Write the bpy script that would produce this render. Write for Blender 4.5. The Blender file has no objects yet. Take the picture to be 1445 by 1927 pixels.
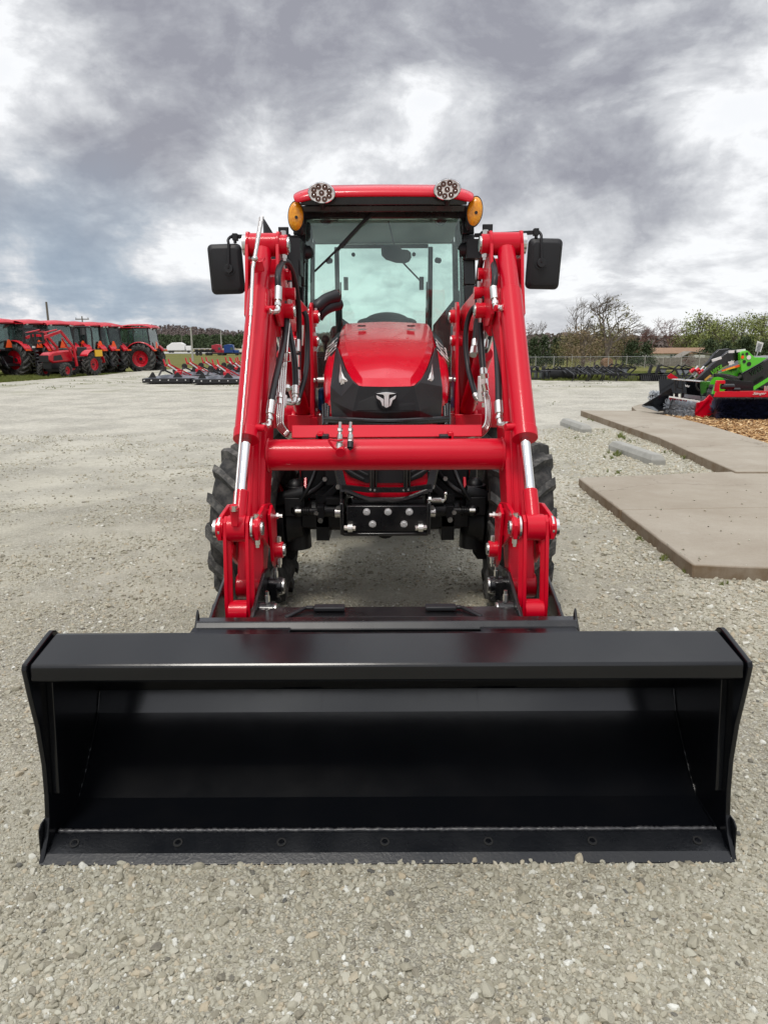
import bpy, bmesh, math, random
import numpy as np
from mathutils import Vector, Matrix, Euler, noise as mnoise
R = math.radians
sc = bpy.context.scene
col = sc.collection
random.seed(7)

# ------------------------------------------------------------------ camera, sky, sun, exposure
H = 1.33; PITCH = 13.2; FPX = 1340.0; ROLL = 0.25
cam_d = bpy.data.cameras.new('camera'); cam = bpy.data.objects.new('camera', cam_d); col.objects.link(cam)
cam.location = (0, 0, H)
cam_d.sensor_fit = 'VERTICAL'; cam_d.sensor_height = 24.0; cam_d.lens = 24.0 * FPX / 1927.0
cam_d.clip_start = 0.05; cam_d.clip_end = 6000
cam.rotation_euler = (Matrix.Rotation(R(90 - PITCH), 4, 'X') @ Matrix.Rotation(R(-ROLL), 4, 'Z')).to_euler()
sc.camera = cam
sc.view_settings.view_transform = 'Standard'; sc.view_settings.look = 'None'
sc.view_settings.exposure = 0.18; sc.view_settings.gamma = 1.0
ZENITH = 2.2                      # how much brighter the overcast is overhead than low down
SUN_EL, SUN_AZ = 62.0, 200.0      # behind the camera, a little to its left
sun_d = bpy.data.lights.new('sun', 'SUN'); sun = bpy.data.objects.new('sun', sun_d); col.objects.link(sun)
sun_d.energy = 1.5; sun_d.angle = R(14); sun_d.color = (1.0, 0.95, 0.87)
sv = Vector((math.sin(R(SUN_AZ)) * math.cos(R(SUN_EL)), math.cos(R(SUN_AZ)) * math.cos(R(SUN_EL)), math.sin(R(SUN_EL))))
sun.rotation_euler = sv.to_track_quat('Z', 'Y').to_euler(); sun.location = (0, -6, 9)

class NT:
    """small helper round a node tree"""
    def __init__(s, nt): s.nt = nt; s.n = nt.nodes; s.l = nt.links
    def node(s, t, **kw):
        n = s.n.new(t)
        for k, v in kw.items(): setattr(n, k, v)
        return n
    def link(s, a, b): s.l.new(a, b)
    def val(s, x, sock):
        if hasattr(x, 'is_output') or hasattr(x, 'links'): s.link(x, sock)
        elif isinstance(x, (tuple, list)) and len(x) == 3 and sock.type == 'RGBA': sock.default_value = (*x, 1)
        else: sock.default_value = x
    def math(s, op, a, b=0.0, c=None, clamp=False):
        n = s.node('ShaderNodeMath', operation=op); n.use_clamp = clamp
        s.val(a, n.inputs[0]); s.val(b, n.inputs[1])
        if c is not None: s.val(c, n.inputs[2])
        return n.outputs[0]
    def vmath(s, op, a, b=None, scale=None):
        n = s.node('ShaderNodeVectorMath', operation=op)
        s.val(a, n.inputs[0])
        if b is not None: s.val(b, n.inputs[1])
        if scale is not None: s.val(scale, n.inputs['Scale'])
        return n.outputs['Value'] if op in ('DOT_PRODUCT', 'LENGTH', 'DISTANCE') else n.outputs[0]
    def mix(s, f, a, b, mode='MIX'):
        n = s.node('ShaderNodeMix', data_type='RGBA', blend_type=mode)
        s.val(f, n.inputs[0]); s.val(a, n.inputs[6]); s.val(b, n.inputs[7])
        return n.outputs[2]
    def ramp(s, f, stops, interp='LINEAR'):
        n = s.node('ShaderNodeValToRGB'); cr = n.color_ramp; cr.interpolation = interp
        while len(cr.elements) < len(stops): cr.elements.new(0.5)
        for e, (p, c) in zip(cr.elements, stops):
            e.position = p; e.color = (*c, 1) if isinstance(c, (tuple, list)) else (c, c, c, 1)
        s.val(f, n.inputs[0]); return n.outputs[0]
    def mrange(s, x, a, b, c=0.0, d=1.0, smooth=False):
        n = s.node('ShaderNodeMapRange'); n.interpolation_type = 'SMOOTHSTEP' if smooth else 'LINEAR'
        s.val(x, n.inputs[0])
        for i, q in enumerate((a, b, c, d)): n.inputs[i + 1].default_value = q
        return n.outputs[0]
    def noise(s, vec, scale, detail=4, rough=0.55, dist=0.0, out=0):
        n = s.node('ShaderNodeTexNoise'); n.inputs['Scale'].default_value = scale; n.inputs['Detail'].default_value = detail
        n.inputs['Roughness'].default_value = rough; n.inputs['Distortion'].default_value = dist
        if vec is not None: s.link(vec, n.inputs['Vector'])
        return n.outputs[out]
    def voro(s, vec, scale, feature='F1', out='Distance', rnd=1.0):
        n = s.node('ShaderNodeTexVoronoi', feature=feature); n.inputs['Scale'].default_value = scale
        n.inputs['Randomness'].default_value = rnd
        if vec is not None: s.link(vec, n.inputs['Vector'])
        return n.outputs[out]
    def bump(s, h, strength=0.3, dist=0.01, normal=None):
        n = s.node('ShaderNodeBump'); n.inputs['Strength'].default_value = strength; n.inputs['Distance'].default_value = dist
        s.link(h, n.inputs['Height'])
        if normal is not None: s.link(normal, n.inputs['Normal'])
        return n.outputs[0]

world = bpy.data.worlds.new("World"); sc.world = world; world.use_nodes = True
w = NT(world.node_tree); w.n.clear()
geo = w.node('ShaderNodeTexCoord'); D = w.vmath('NORMALIZE', geo.outputs['Generated'])
sep = w.node('ShaderNodeSeparateXYZ'); w.link(D, sep.inputs[0])
dx, dy, dz = sep.outputs
den = w.math('ADD', w.math('MAXIMUM', dz, 0.0), 0.16)
mp = w.node('ShaderNodeMapping'); w.link(D, mp.inputs[0]); mp.inputs['Scale'].default_value = (1.0, 1.0, 1.7); mp.inputs['Location'].default_value = (0.37, 0.11, 0.52); Q = mp.outputs[0]
m2 = w.node('ShaderNodeMapping'); w.link(D, m2.inputs[0]); m2.inputs['Scale'].default_value = (1.0, 1.0, 3.6); m2.inputs['Location'].default_value = (1.3, 0.4, 0.2)
lowf = w.mrange(dz, 0.03, 0.20, 1.0, 0.0, smooth=True)               # flatter, more drawn-out cloud near the skyline
n1 = w.noise(Q, 2.6, 5, 0.5, 0.3)
n2 = w.noise(Q, 6.5, 12, 0.60, 0.25)
n3 = w.noise(m2.outputs[0], 7.0, 12, 0.60, 0.3)
puff = w.math('ABSOLUTE', w.math('SUBTRACT', w.noise(Q, 4.6, 10, 0.58, 0.4), 0.5))
fine = w.math('ADD', w.math('MULTIPLY', n2, w.math('SUBTRACT', 1.0, lowf)), w.math('MULTIPLY', n3, lowf))
den_c = w.math('SUBTRACT', w.math('ADD', w.math('MULTIPLY', n1, 0.42), w.math('MULTIPLY', fine, 0.74)), w.math('MULTIPLY', w.math('SUBTRACT', puff, 0.07), 0.85))
den_c = w.math('SUBTRACT', den_c, 0.08)
def sky_dir(px, py):
    v = Vector(((px - 722.5), FPX * math.cos(R(PITCH)) + (963.5 - py) * math.sin(R(PITCH)), -FPX * math.sin(R(PITCH)) + (963.5 - py) * math.cos(R(PITCH))))
    return v.normalized()
# large cloud masses and bright breaks, each at its own bearing in the sky
MASS = [((300, 60), .20, .15), ((560, 90), .16, .13), ((470, 30), .15, .08), ((90, 290), .18, .15), ((290, 320), .14, .12), ((900, 70), .18, .11), ((1040, 170), .13, .07), ((1180, 30), .16, .06), ((1130, 400), .17, .10),
        ((1290, 310), .14, .07), ((110, 500), .10, .07), ((330, 480), .08, .05), ((730, 40), .12, .04), ((960, 370), .10, .03),
        ((500, 260), .15, -.08), ((60, 50), .14, -.13), ((20, 160), .12, -.09), ((180, 160), .09, -.04), ((660, 280), .17, -.10), ((1430, 80), .13, -.12), ((780, 200), .12, -.06), ((380, 340), .10, -.02), ((1180, 190), .12, -.08), ((1400, 210), .10, -.04), ((960, 270), .10, -.06),
        ((1250, 560), .25, -.10), ((200, 590), .22, -.09), ((460, 560), .2, -.08), ((1400, 380), .09, -.07), ((350, 420), .10, -.04), ((60, 420), .10, -.05), ((1050, 550), .2, -.08), ((760, 560), .2, -.06), ((1445, 440), .08, -.04), ((1340, 500), .10, -.06)]
tot = w.math('ADD', w.math('MULTIPLY', w.math('SUBTRACT', den_c, 0.5), 1.05), 0.485)
wv = w.node('ShaderNodeVectorMath', operation='ADD'); w.link(D, wv.inputs[0])
wn = w.noise(D, 4.0, 6, 0.6, 0, out=1)
w.link(w.vmath('SCALE', w.vmath('SUBTRACT', wn, (0.5, 0.5, 0.5)), scale=0.16), wv.inputs[1])
DW = wv.outputs[0]
for (p, rad, amt) in MASS:
    d = w.vmath('DISTANCE', DW, tuple(sky_dir(*p)))
    tot = w.math('ADD', tot, w.mrange(d, 0.0, rad * 1.5, amt * 0.80, 0.0, smooth=True))
tot = w.math('SUBTRACT', tot, w.mrange(dz, 0.02, 0.20, 0.055, 0.0, smooth=True))
cloud = w.ramp(tot, [(0.345, (0.80, 0.81, 0.825)), (0.42, (0.60, 0.612, 0.635)), (0.50, (0.475, 0.487, 0.515)), (0.57, (0.365, 0.375, 0.41)), (0.68, (0.27, 0.275, 0.315))])
# the lower layer reads a little bluer away to the left, near the skyline
blue = w.math('MULTIPLY', w.mrange(w.vmath('DISTANCE', DW, tuple(sky_dir(170, 590))), 0.04, 0.24, 0.50, 0.0, smooth=True), w.mrange(tot, 0.39, 0.52, 0.0, 1.0))
cloud = w.mix(blue, cloud, (0.25, 0.36, 0.47))
# an overcast sky is brightest overhead (above the frame)
zen = w.node('ShaderNodeCombineXYZ'); zf = w.mrange(dz, 0.42, 0.85, 1.0, ZENITH, smooth=True)
for i in range(3): w.link(zf, zen.inputs[i])
cloud = w.mix(1.0, cloud, zen.outputs[0], 'MULTIPLY')
sky = w.node('ShaderNodeTexSky'); sky.sky_type = 'NISHITA'; sky.sun_disc = False
sky.sun_elevation = R(SUN_EL); sky.sun_rotation = R(SUN_AZ)
bg1 = w.node('ShaderNodeBackground'); w.link(sky.outputs[0], bg1.inputs[0]); bg1.inputs[1].default_value = 0.10
bg2 = w.node('ShaderNodeBackground'); w.link(cloud, bg2.inputs[0]); bg2.inputs[1].default_value = 1.10
mx = w.node('ShaderNodeMixShader'); w.link(w.mrange(tot, 0.28, 0.38, 0.92, 0.985), mx.inputs[0]); w.link(bg1.outputs[0], mx.inputs[1]); w.link(bg2.outputs[0], mx.inputs[2])
wo = w.node('ShaderNodeOutputWorld'); w.link(mx.outputs[0], wo.inputs[0])

# ------------------------------------------------------------------ helpers
Rm = Matrix.Rotation(R(90 - PITCH), 3, 'X') @ Matrix.Rotation(R(-ROLL), 3, 'Z')
def ray(px, py): return Rm @ Vector((px - 722.5, 963.5 - py, -FPX))
def W(px, py, Y): d = ray(px, py); return Vector((0, 0, H)) + d * (Y / d.y)          # point seen at (px, py) at depth Y
def WZ(px, py, z=0.0): d = ray(px, py); return Vector((0, 0, H)) + d * ((z - H) / d.z)
def sstep(a, b, x): t = min(1, max(0, (x - a) / (b - a))); return t * t * (3 - 2 * t)
def gz(x, y):                                                                        # terrain: flat lot, land falling away beyond it
    az = x / max(abs(y), 1.0)
    k = 0.012 + 0.013 * sstep(-0.15, 0.1, az)
    lim = 150.0
    return -k * (max(0.0, min(y, lim) - 33.0)) - 0.05 * sstep(30, 36, y)
def GP(px, Y): p = W(px, 650, Y); return Vector((p.x, Y, gz(p.x, Y)))                # ground point on bearing px at depth Y

class MB:
    def __init__(s): s.v = []; s.f = []
    def add(s, vs, fs, M=None):
        o = len(s.v)
        for p in vs: s.v.append(tuple(M @ Vector(p)) if M is not None else tuple(p))
        for f in fs: s.f.append(tuple(i + o for i in f))
        return s
    def box(s, x0, x1, y0, y1, z0, z1, M=None):
        if x0 > x1: x0, x1 = x1, x0
        if y0 > y1: y0, y1 = y1, y0
        if z0 > z1: z0, z1 = z1, z0
        return s.add([(x, y, z) for z in (z0, z1) for y in (y0, y1) for x in (x0, x1)],
                     [(0, 2, 3, 1), (4, 5, 7, 6), (0, 1, 5, 4), (2, 6, 7, 3), (0, 4, 6, 2), (1, 3, 7, 5)], M)
    def bar(s, a, b, wd, ht, up=(0, 0, 1)):                                          # rectangular bar between two points
        a = Vector(a); b = Vector(b); d = b - a; L = d.length
        if L < 1e-6: return s
        d /= L; x = d.cross(Vector(up))
        if x.length < 1e-4: x = d.cross(Vector((1, 0, 0)))
        x.normalize(); z = x.cross(d)
        M = Matrix((x, d, z)).transposed().to_4x4(); M.translation = a
        return s.box(-wd / 2, wd / 2, 0, L, -ht / 2, ht / 2, M)
    def cyl(s, a, b, r0, r1=None, n=16, cap=True):
        a = Vector(a); b = Vector(b); d = b - a
        if d.length < 1e-7: return s
        if r1 is None: r1 = r0
        q = d.to_track_quat('Z', 'Y'); vs = []
        for c, r in ((a, r0), (b, r1)):
            for i in range(n):
                t = 2 * math.pi * i / n; vs.append(c + q @ Vector((r * math.cos(t), r * math.sin(t), 0)))
        fs = [(i, (i + 1) % n, n + (i + 1) % n, n + i) for i in range(n)]
        if cap: fs += [tuple(range(n - 1, -1, -1)), tuple(range(n, 2 * n))]
        return s.add(vs, fs)
    def tube(s, pts, r, n=8, sub=6, cap=True, smooth=True):                          # tube along a smoothed path
        P = [Vector(p) for p in pts]
        if smooth and len(P) > 2:
            Q = [P[0] * 2 - P[1]] + P + [P[-1] * 2 - P[-2]]; out = []
            for i in range(1, len(Q) - 2):
                for k in range(sub):
                    t = k / sub; a, b, c, d = Q[i - 1], Q[i], Q[i + 1], Q[i + 2]
                    out.append(0.5 * ((2 * b) + (c - a) * t + (2 * a - 5 * b + 4 * c - d) * t * t + (3 * b - a - 3 * c + d) * t ** 3))
            out.append(P[-1]); P = out
        m = len(P); rs = r if isinstance(r, (list, tuple)) else [r]
        vs = []; up = None
        for i, p in enumerate(P):
            d = (P[min(i + 1, m - 1)] - P[max(i - 1, 0)])
            if d.length < 1e-9: d = Vector((0, 0, 1))
            d.normalize()
            if up is None: up = d.orthogonal().normalized()
            else:
                up = up - d * up.dot(d)
                up = up.normalized() if up.length > 1e-5 else d.orthogonal().normalized()
            e = d.cross(up); f = i / max(1, m - 1) * (len(rs) - 1); j = min(int(f), len(rs) - 2) if len(rs) > 1 else 0
            rr = rs[0] if len(rs) == 1 else rs[j] + (rs[j + 1] - rs[j]) * (f - j)
            for k in range(n):
                t = 2 * math.pi * k / n; vs.append(p + (up * math.cos(t) + e * math.sin(t)) * rr)
        fs = []
        for i in range(m - 1):
            for k in range(n): fs.append((i * n + k, i * n + (k + 1) % n, (i + 1) * n + (k + 1) % n, (i + 1) * n + k))
        if cap: fs += [tuple(range(n - 1, -1, -1)), tuple((m - 1) * n + k for k in range(n))]
        return s.add(vs, fs)
    def prism(s, poly, axis, lo, hi, M=None):                                        # polygon extruded along an axis
        f = {'x': lambda a, b, c: (c, a, b), 'y': lambda a, b, c: (a, c, b), 'z': lambda a, b, c: (a, b, c)}[axis]
        n = len(poly); area = sum(poly[i][0] * poly[(i + 1) % n][1] - poly[(i + 1) % n][0] * poly[i][1] for i in range(n))
        if (area < 0) != (axis == 'y'): poly = poly[::-1]
        if lo > hi: lo, hi = hi, lo
        vs = [f(a, b, lo) for a, b in poly] + [f(a, b, hi) for a, b in poly]
        return s.add(vs, [tuple(range(n - 1, -1, -1)), tuple(range(n, 2 * n))] + [(i, (i + 1) % n, n + (i + 1) % n, n + i) for i in range(n)], M)
    def plate(s, pts, off):                                                          # 3-D polygon given a thickness
        n = len(pts); off = Vector(off); P = [Vector(p) for p in pts]
        nrm = Vector((0, 0, 0))
        for i in range(n): nrm += P[i].cross(P[(i + 1) % n])
        if nrm.dot(off) > 0: P = P[::-1]
        vs = P + [p + off for p in P]
        return s.add(vs, [tuple(range(n)), tuple(range(2 * n - 1, n - 1, -1))] + [((i + 1) % n, i, n + i, n + (i + 1) % n) for i in range(n)])
    def sph(s, c, r, n=16, m=10, M=None):
        if not isinstance(r, (tuple, list)): r = (r, r, r)
        vs = [(c[0], c[1], c[2] + r[2])]
        for i in range(1, m):
            a = math.pi * i / m
            for k in range(n):
                t = 2 * math.pi * k / n; vs.append((c[0] + r[0] * math.sin(a) * math.cos(t), c[1] + r[1] * math.sin(a) * math.sin(t), c[2] + r[2] * math.cos(a)))
        vs.append((c[0], c[1], c[2] - r[2])); L = len(vs) - 1
        fs = [(0, 1 + k, 1 + (k + 1) % n) for k in range(n)]
        for i in range(m - 2):
            for k in range(n): fs.append((1 + i * n + k, 1 + (i + 1) * n + k, 1 + (i + 1) * n + (k + 1) % n, 1 + i * n + (k + 1) % n))
        fs += [(L, 1 + (m - 2) * n + (k + 1) % n, 1 + (m - 2) * n + k) for k in range(n)]
        return s.add(vs, fs, M)
    def lathe(s, prof, n=32, M=None, closed=True):                                   # profile (r, x) spun round the x axis
        m = len(prof); vs = []
        for k in range(n):
            t = 2 * math.pi * k / n
            for r, x in prof: vs.append((x, r * math.cos(t), r * math.sin(t)))
        fs = []
        for k in range(n):
            k2 = (k + 1) % n
            for i in range(m if closed else m - 1):
                j = (i + 1) % m; fs.append((k * m + i, k * m + j, k2 * m + j, k2 * m + i))
        return s.add(vs, fs, M)
    def grid(s, rows):
        n = len(rows[0]); o = [p for r in rows for p in r]
        return s.add(o, [(i * n + k, i * n + k + 1, (i + 1) * n + k + 1, (i + 1) * n + k) for i in range(len(rows) - 1) for k in range(n - 1)])
    def root(s, p):
        while p.parent is not None: p = p.parent
        return p.name
    def pieces(s, gap=0.006):                                                        # clusters of touching pieces
        n = len(s.v); par = list(range(n))
        def fd(i):
            while par[i] != i: par[i] = par[par[i]]; i = par[i]
            return i
        for f in s.f:
            a = fd(f[0])
            for i in f[1:]: par[fd(i)] = a
        comp = {}
        for i in range(n): comp.setdefault(fd(i), []).append(i)
        A = np.array([tuple(p) for p in s.v]); ks = list(comp); bb = [(A[comp[k]].min(0) - gap / 2, A[comp[k]].max(0) + gap / 2) for k in ks]
        cp = list(range(len(ks)))
        def fc(i):
            while cp[i] != i: i = cp[i]
            return i
        for i in range(len(ks)):
            for j in range(i):
                if (bb[i][0] <= bb[j][1]).all() and (bb[j][0] <= bb[i][1]).all(): cp[fc(i)] = fc(j)
        gid = {k: fc(i) for i, k in enumerate(ks)}; out = {}; idx = {}
        for i in range(n):
            m = out.setdefault(gid[fd(i)], MB()); idx[i] = len(m.v); m.v.append(s.v[i])
        for f in s.f: out[gid[fd(f[0])]].f.append(tuple(idx[i] for i in f))
        return list(out.values())
    def mirror(s, xc):                                                               # add the mirror image about x = xc
        n = len(s.v); s.v += [(2 * xc - x, y, z) for x, y, z in s.v]; s.f += [tuple(i + n for i in f[::-1]) for f in s.f]; return s
    def build(s, name, mat, parent=None, bev=0, smooth=35, label=None, one=False, sub=0, merge=0, solid=0, kind=None, origin=None, fixn=False):
        if parent is not None and not one and not sub and s.root(parent) == 'tractor':
            cl = s.pieces()
            if len(cl) > 1:                                           # separate pieces become separate parts
                kw = dict(bev=bev, smooth=smooth, label=label, one=True, merge=merge, solid=solid, kind=kind, fixn=fixn)
                return [m.build(name, mat, parent, **kw) for m in cl][0]
        if parent is not None:
            o = Vector((0, 0, 0)); q = parent
            while q is not None: o += q.location; q = q.parent
        elif origin is not None: o = Vector(origin)
        else:
            A = np.array(s.v); o = Vector(((A[:, 0].min() + A[:, 0].max()) / 2, (A[:, 1].min() + A[:, 1].max()) / 2, A[:, 2].min()))
        me = bpy.data.meshes.new(name); me.from_pydata([(x - o.x, y - o.y, z - o.z) for x, y, z in s.v], [], s.f)
        if merge or fixn:
            bm = bmesh.new(); bm.from_mesh(me)
            if merge: bmesh.ops.remove_doubles(bm, verts=bm.verts, dist=merge)
            if fixn: bmesh.ops.recalc_face_normals(bm, faces=bm.faces)
            bm.to_mesh(me); bm.free()
        if mat is not None: me.materials.append(mat)
        ob = bpy.data.objects.new(name, me); col.objects.link(ob)
        if parent is not None: ob.parent = parent
        else: ob.location = o
        if smooth:
            me.shade_smooth(); me.set_sharp_from_angle(angle=R(smooth))
        if solid:
            m = ob.modifiers.new('thickness', 'SOLIDIFY'); m.thickness = solid; m.offset = -1
        if sub:
            m = ob.modifiers.new('subdivision', 'SUBSURF'); m.levels = sub; m.render_levels = sub
        if bev:
            m = ob.modifiers.new('bevel', 'BEVEL'); m.width = bev; m.segments = 2; m.limit_method = 'ANGLE'; m.angle_limit = R(40); m.harden_normals = False
        if label: ob['label'] = label
        if kind: ob['kind'] = kind
        return ob

def tag(o, label=None, cat=None, group=None, kind=None):
    if label: o['label'] = label
    if cat: o['category'] = cat
    if group: o['group'] = group
    if kind: o['kind'] = kind
    return o
def thing(name, label, cat, loc=(0, 0, 0), group=None, rz=0):
    o = bpy.data.objects.new(name, None); o.empty_display_size = 0.3; col.objects.link(o); o.location = loc; o.rotation_euler = (0, 0, rz)
    return tag(o, label, cat, group)
KIDS = {}
def copy_tree(o, parent=None):
    c = o.copy(); col.objects.link(c)
    if parent is not None: c.parent = parent
    for ch in [q for q in bpy.data.objects if q.parent == o]: copy_tree(ch, c)
    return c
def text_mb(mb, s, size, M, extrude=0.001, shear=0.0, align='CENTER'):
    cu = bpy.data.curves.new('lettering', 'FONT'); cu.body = s; cu.size = size; cu.extrude = extrude; cu.shear = shear
    cu.align_x = align; cu.align_y = 'CENTER'; cu.resolution_u = 3
    ob = bpy.data.objects.new('lettering', cu); col.objects.link(ob)
    bpy.context.view_layer.update()
    me = bpy.data.meshes.new_from_object(ob.evaluated_get(bpy.context.evaluated_depsgraph_get()))
    mb.add([tuple(v.co) for v in me.vertices], [tuple(p.vertices) for p in me.polygons], M)
    bpy.data.objects.remove(ob); bpy.data.curves.remove(cu); bpy.data.meshes.remove(me)
    return mb
def frame3(o, x, y):                                                                 # matrix with given origin, x and y axes
    x = Vector(x).normalized(); y = Vector(y).normalized(); z = x.cross(y).normalized(); y = z.cross(x)
    M = Matrix((x, y, z)).transposed().to_4x4(); M.translation = Vector(o); return M

# ------------------------------------------------------------------ materials
def mat(name, base, rough=0.5, metal=0.0, coat=0.0, spec=0.5, var=0.0, vscale=8.0, bump=0.0, bscale=60.0, rvar=0.0, trans=0.0, alpha=1.0, dirt=None):
    m = bpy.data.materials.new(name); m.use_nodes = True; t = NT(m.node_tree); b = t.n['Principled BSDF']
    b.inputs['Base Color'].default_value = (*base, 1); b.inputs['Roughness'].default_value = rough; b.inputs['Metallic'].default_value = metal
    b.inputs['Coat Weight'].default_value = coat; b.inputs['Coat Roughness'].default_value = 0.06; b.inputs['Specular IOR Level'].default_value = spec
    b.inputs['Transmission Weight'].default_value = trans
    tc = t.node('ShaderNodeTexCoord').outputs['Object']
    c = None
    if var:
        n = t.noise(tc, vscale, 5, 0.6)
        lo = tuple(x * (1 - var) for x in base); hi = tuple(min(1, x * (1 + var)) for x in base)
        c = t.ramp(n, [(0.3, lo), (0.7, hi)])
    if dirt:
        n = t.noise(tc, dirt[2] if len(dirt) > 2 else 14.0, 6, 0.65)
        c = t.mix(t.mrange(n, 0.45, 0.75, 0.0, dirt[1]), c if c is not None else base, dirt[0])
    if c is not None: t.link(c, b.inputs['Base Color'])
    if rvar:
        n = t.noise(tc, 6.0, 5, 0.6); t.link(t.mrange(n, 0.3, 0.7, max(0.02, rough - rvar), min(1, rough + rvar)), b.inputs['Roughness'])
    if bump: t.link(t.bump(t.noise(tc, bscale, 4, 0.6), bump, 0.01), b.inputs['Normal'])
    return m
M = {}
M['red'] = mat('red_paint', (0.60, 0.0005, 0.017), 0.34, spec=0.25, coat=0.20, rvar=0.06, bump=0.015, bscale=9)
M['redhood'] = mat('red_bodywork', (0.66, 0.0005, 0.018), 0.26, spec=0.3, coat=0.45, rvar=0.03)
M['redfar'] = mat('red_paint_weathered', (0.56, 0.003, 0.018), 0.38, coat=0.3, var=0.12)
M['bucket'] = mat('bucket_black_paint', (0.0034, 0.0040, 0.0055), 0.18, spec=0.42, rvar=0.03, bump=0.012, bscale=30, dirt=((0.022, 0.020, 0.018), 0.10, 5.0))
M['strip'] = mat('glossier_bucket_black', (0.005, 0.006, 0.008), 0.13, spec=1.0, rvar=0.03, bump=0.01, bscale=12)  # bucket paint made glossier so the strip mirrors more sky
M['edge'] = mat('worn_cutting_edge', (0.007, 0.008, 0.010), 0.30, spec=0.5, rvar=0.1, bump=0.1, bscale=120)
M['black'] = mat('black_paint', (0.006, 0.006, 0.007), 0.28, coat=0.2, rvar=0.1, dirt=((0.10, 0.09, 0.08), 0.16, 8.0))
M['plastic'] = mat('black_plastic', (0.014, 0.014, 0.016), 0.5, spec=0.4, bump=0.06, bscale=300)
M['plastic2'] = mat('grey_black_plastic', (0.022, 0.023, 0.026), 0.55, spec=0.4, bump=0.05, bscale=400)
M['rubber'] = mat('tyre_rubber', (0.019, 0.019, 0.019), 0.72, spec=0.3, dirt=((0.16, 0.15, 0.135), 0.6, 14.0), bump=0.1, bscale=80)
M['tread'] = mat('dusty_tread_rubber', (0.06, 0.06, 0.058), 0.85, spec=0.2, dirt=((0.24, 0.23, 0.21), 0.8, 26.0), bump=0.3, bscale=60)
M['cast'] = mat('black_casting', (0.006, 0.006, 0.007), 0.42, spec=0.35, bump=0.08, bscale=60, dirt=((0.05, 0.045, 0.04), 0.2, 12.0))
M['hose'] = mat('hose_rubber', (0.012, 0.012, 0.014), 0.42, spec=0.4, bump=0.05, bscale=200)
M['chrome'] = mat('chrome', (0.78, 0.78, 0.78), 0.10, metal=1.0)
M['zinc'] = mat('zinc_plated_steel', (0.68, 0.67, 0.64), 0.27, metal=1.0, rvar=0.08)
M['tubes'] = mat('steel_tube', (0.60, 0.57, 0.54), 0.24, metal=1.0)
M['badge'] = mat('polished_badge', (0.86, 0.86, 0.86), 0.22, metal=0.55)
M['amber'] = mat('amber_lens', (1.0, 0.34, 0.008), 0.15, coat=0.6, var=0.25, vscale=60, bump=0.25, bscale=110)
M['lens'] = mat('clear_lamp_lens', (0.85, 0.83, 0.80), 0.12, metal=0.3, coat=0.8, bump=0.3, bscale=90)
M['lampdark'] = mat('lamp_reflector', (0.13, 0.07, 0.055), 0.2, metal=0.6)
M['white'] = mat('white_paint', (0.75, 0.75, 0.73), 0.45, var=0.06)
M['yellow'] = mat('yellow_label', (0.85, 0.48, 0.02), 0.45)
M['orange'] = mat('orange_reflector', (0.95, 0.10, 0.01), 0.35)
M['blue'] = mat('blue_vinyl', (0.01, 0.13, 0.36), 0.4, var=0.7, vscale=30, bump=0.5, bscale=40)
M['seat'] = mat('seat_vinyl', (0.03, 0.032, 0.034), 0.6)
M['liner'] = mat('headliner', (0.30, 0.33, 0.32), 0.8)
M['green'] = mat('lime_green_paint', (0.10, 0.60, 0.015), 0.3, coat=0.5)
M['lime'] = mat('lime_lettering', (0.16, 0.62, 0.03), 0.4)
M['limedark'] = mat('dark_green_lettering', (0.010, 0.045, 0.012), 0.4)
M['greysteel'] = mat('bare_grey_steel', (0.24, 0.26, 0.28), 0.42, metal=0.55, var=0.2)
M['bristle'] = mat('navy_bristle', (0.012, 0.016, 0.045), 0.5, var=0.6, vscale=12)
M['bristle2'] = mat('steel_blue_bristle', (0.55, 0.58, 0.62), 0.5, var=0.4, vscale=20)
M['tan'] = mat('tan_decal', (0.60, 0.33, 0.06), 0.5)
M['implement'] = mat('implement_black', (0.012, 0.012, 0.014), 0.45, var=0.3)
M['wood'] = mat('weathered_wood', (0.22, 0.20, 0.17), 0.9, var=0.3, vscale=3)
M['siding'] = mat('pale_siding', (0.62, 0.62, 0.57), 0.7, var=0.05)
M['roofing'] = mat('brown_shingle', (0.26, 0.16, 0.10), 0.85, var=0.2, vscale=2)
M['galv'] = mat('galvanised_wire', (0.35, 0.36, 0.37), 0.55, metal=0.6)
M['pole'] = mat('utility_pole_wood', (0.16, 0.14, 0.12), 0.9, var=0.2)
M['polelight'] = mat('grey_pole', (0.40, 0.39, 0.36), 0.8, var=0.2)
M['truckred'] = mat('faded_red_truck_paint', (0.42, 0.03, 0.05), 0.4)
M['truckblue'] = mat('blue_truck_paint', (0.01, 0.05, 0.22), 0.35)
M['bark'] = mat('grey_bark', (0.13, 0.105, 0.085), 0.9, var=0.3, vscale=2)
M['barkred'] = mat('reddish_twigs', (0.14, 0.075, 0.065), 0.9, var=0.3, vscale=2)
M['rust'] = mat('rusty_bale', (0.22, 0.13, 0.075), 0.9, var=0.3, vscale=6)
M['mowertop'] = mat('mower_deck_grey', (0.11, 0.12, 0.14), 0.35, coat=0.3, var=0.2, vscale=3)
M['glassfar'] = mat('tinted_window', (0.05, 0.09, 0.085), 0.08, spec=0.8)
def leafmat(name, c1, c2):
    m = bpy.data.materials.new(name); m.use_nodes = True; t = NT(m.node_tree); b = t.n['Principled BSDF']
    tc = t.node('ShaderNodeTexCoord').outputs['Object']
    t.link(t.ramp(t.noise(tc, 0.9, 5, 0.7), [(0.3, c1), (0.7, c2)]), b.inputs['Base Color']); b.inputs['Roughness'].default_value = 0.8
    b.inputs['Specular IOR Level'].default_value = 0.2
    return m
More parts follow.
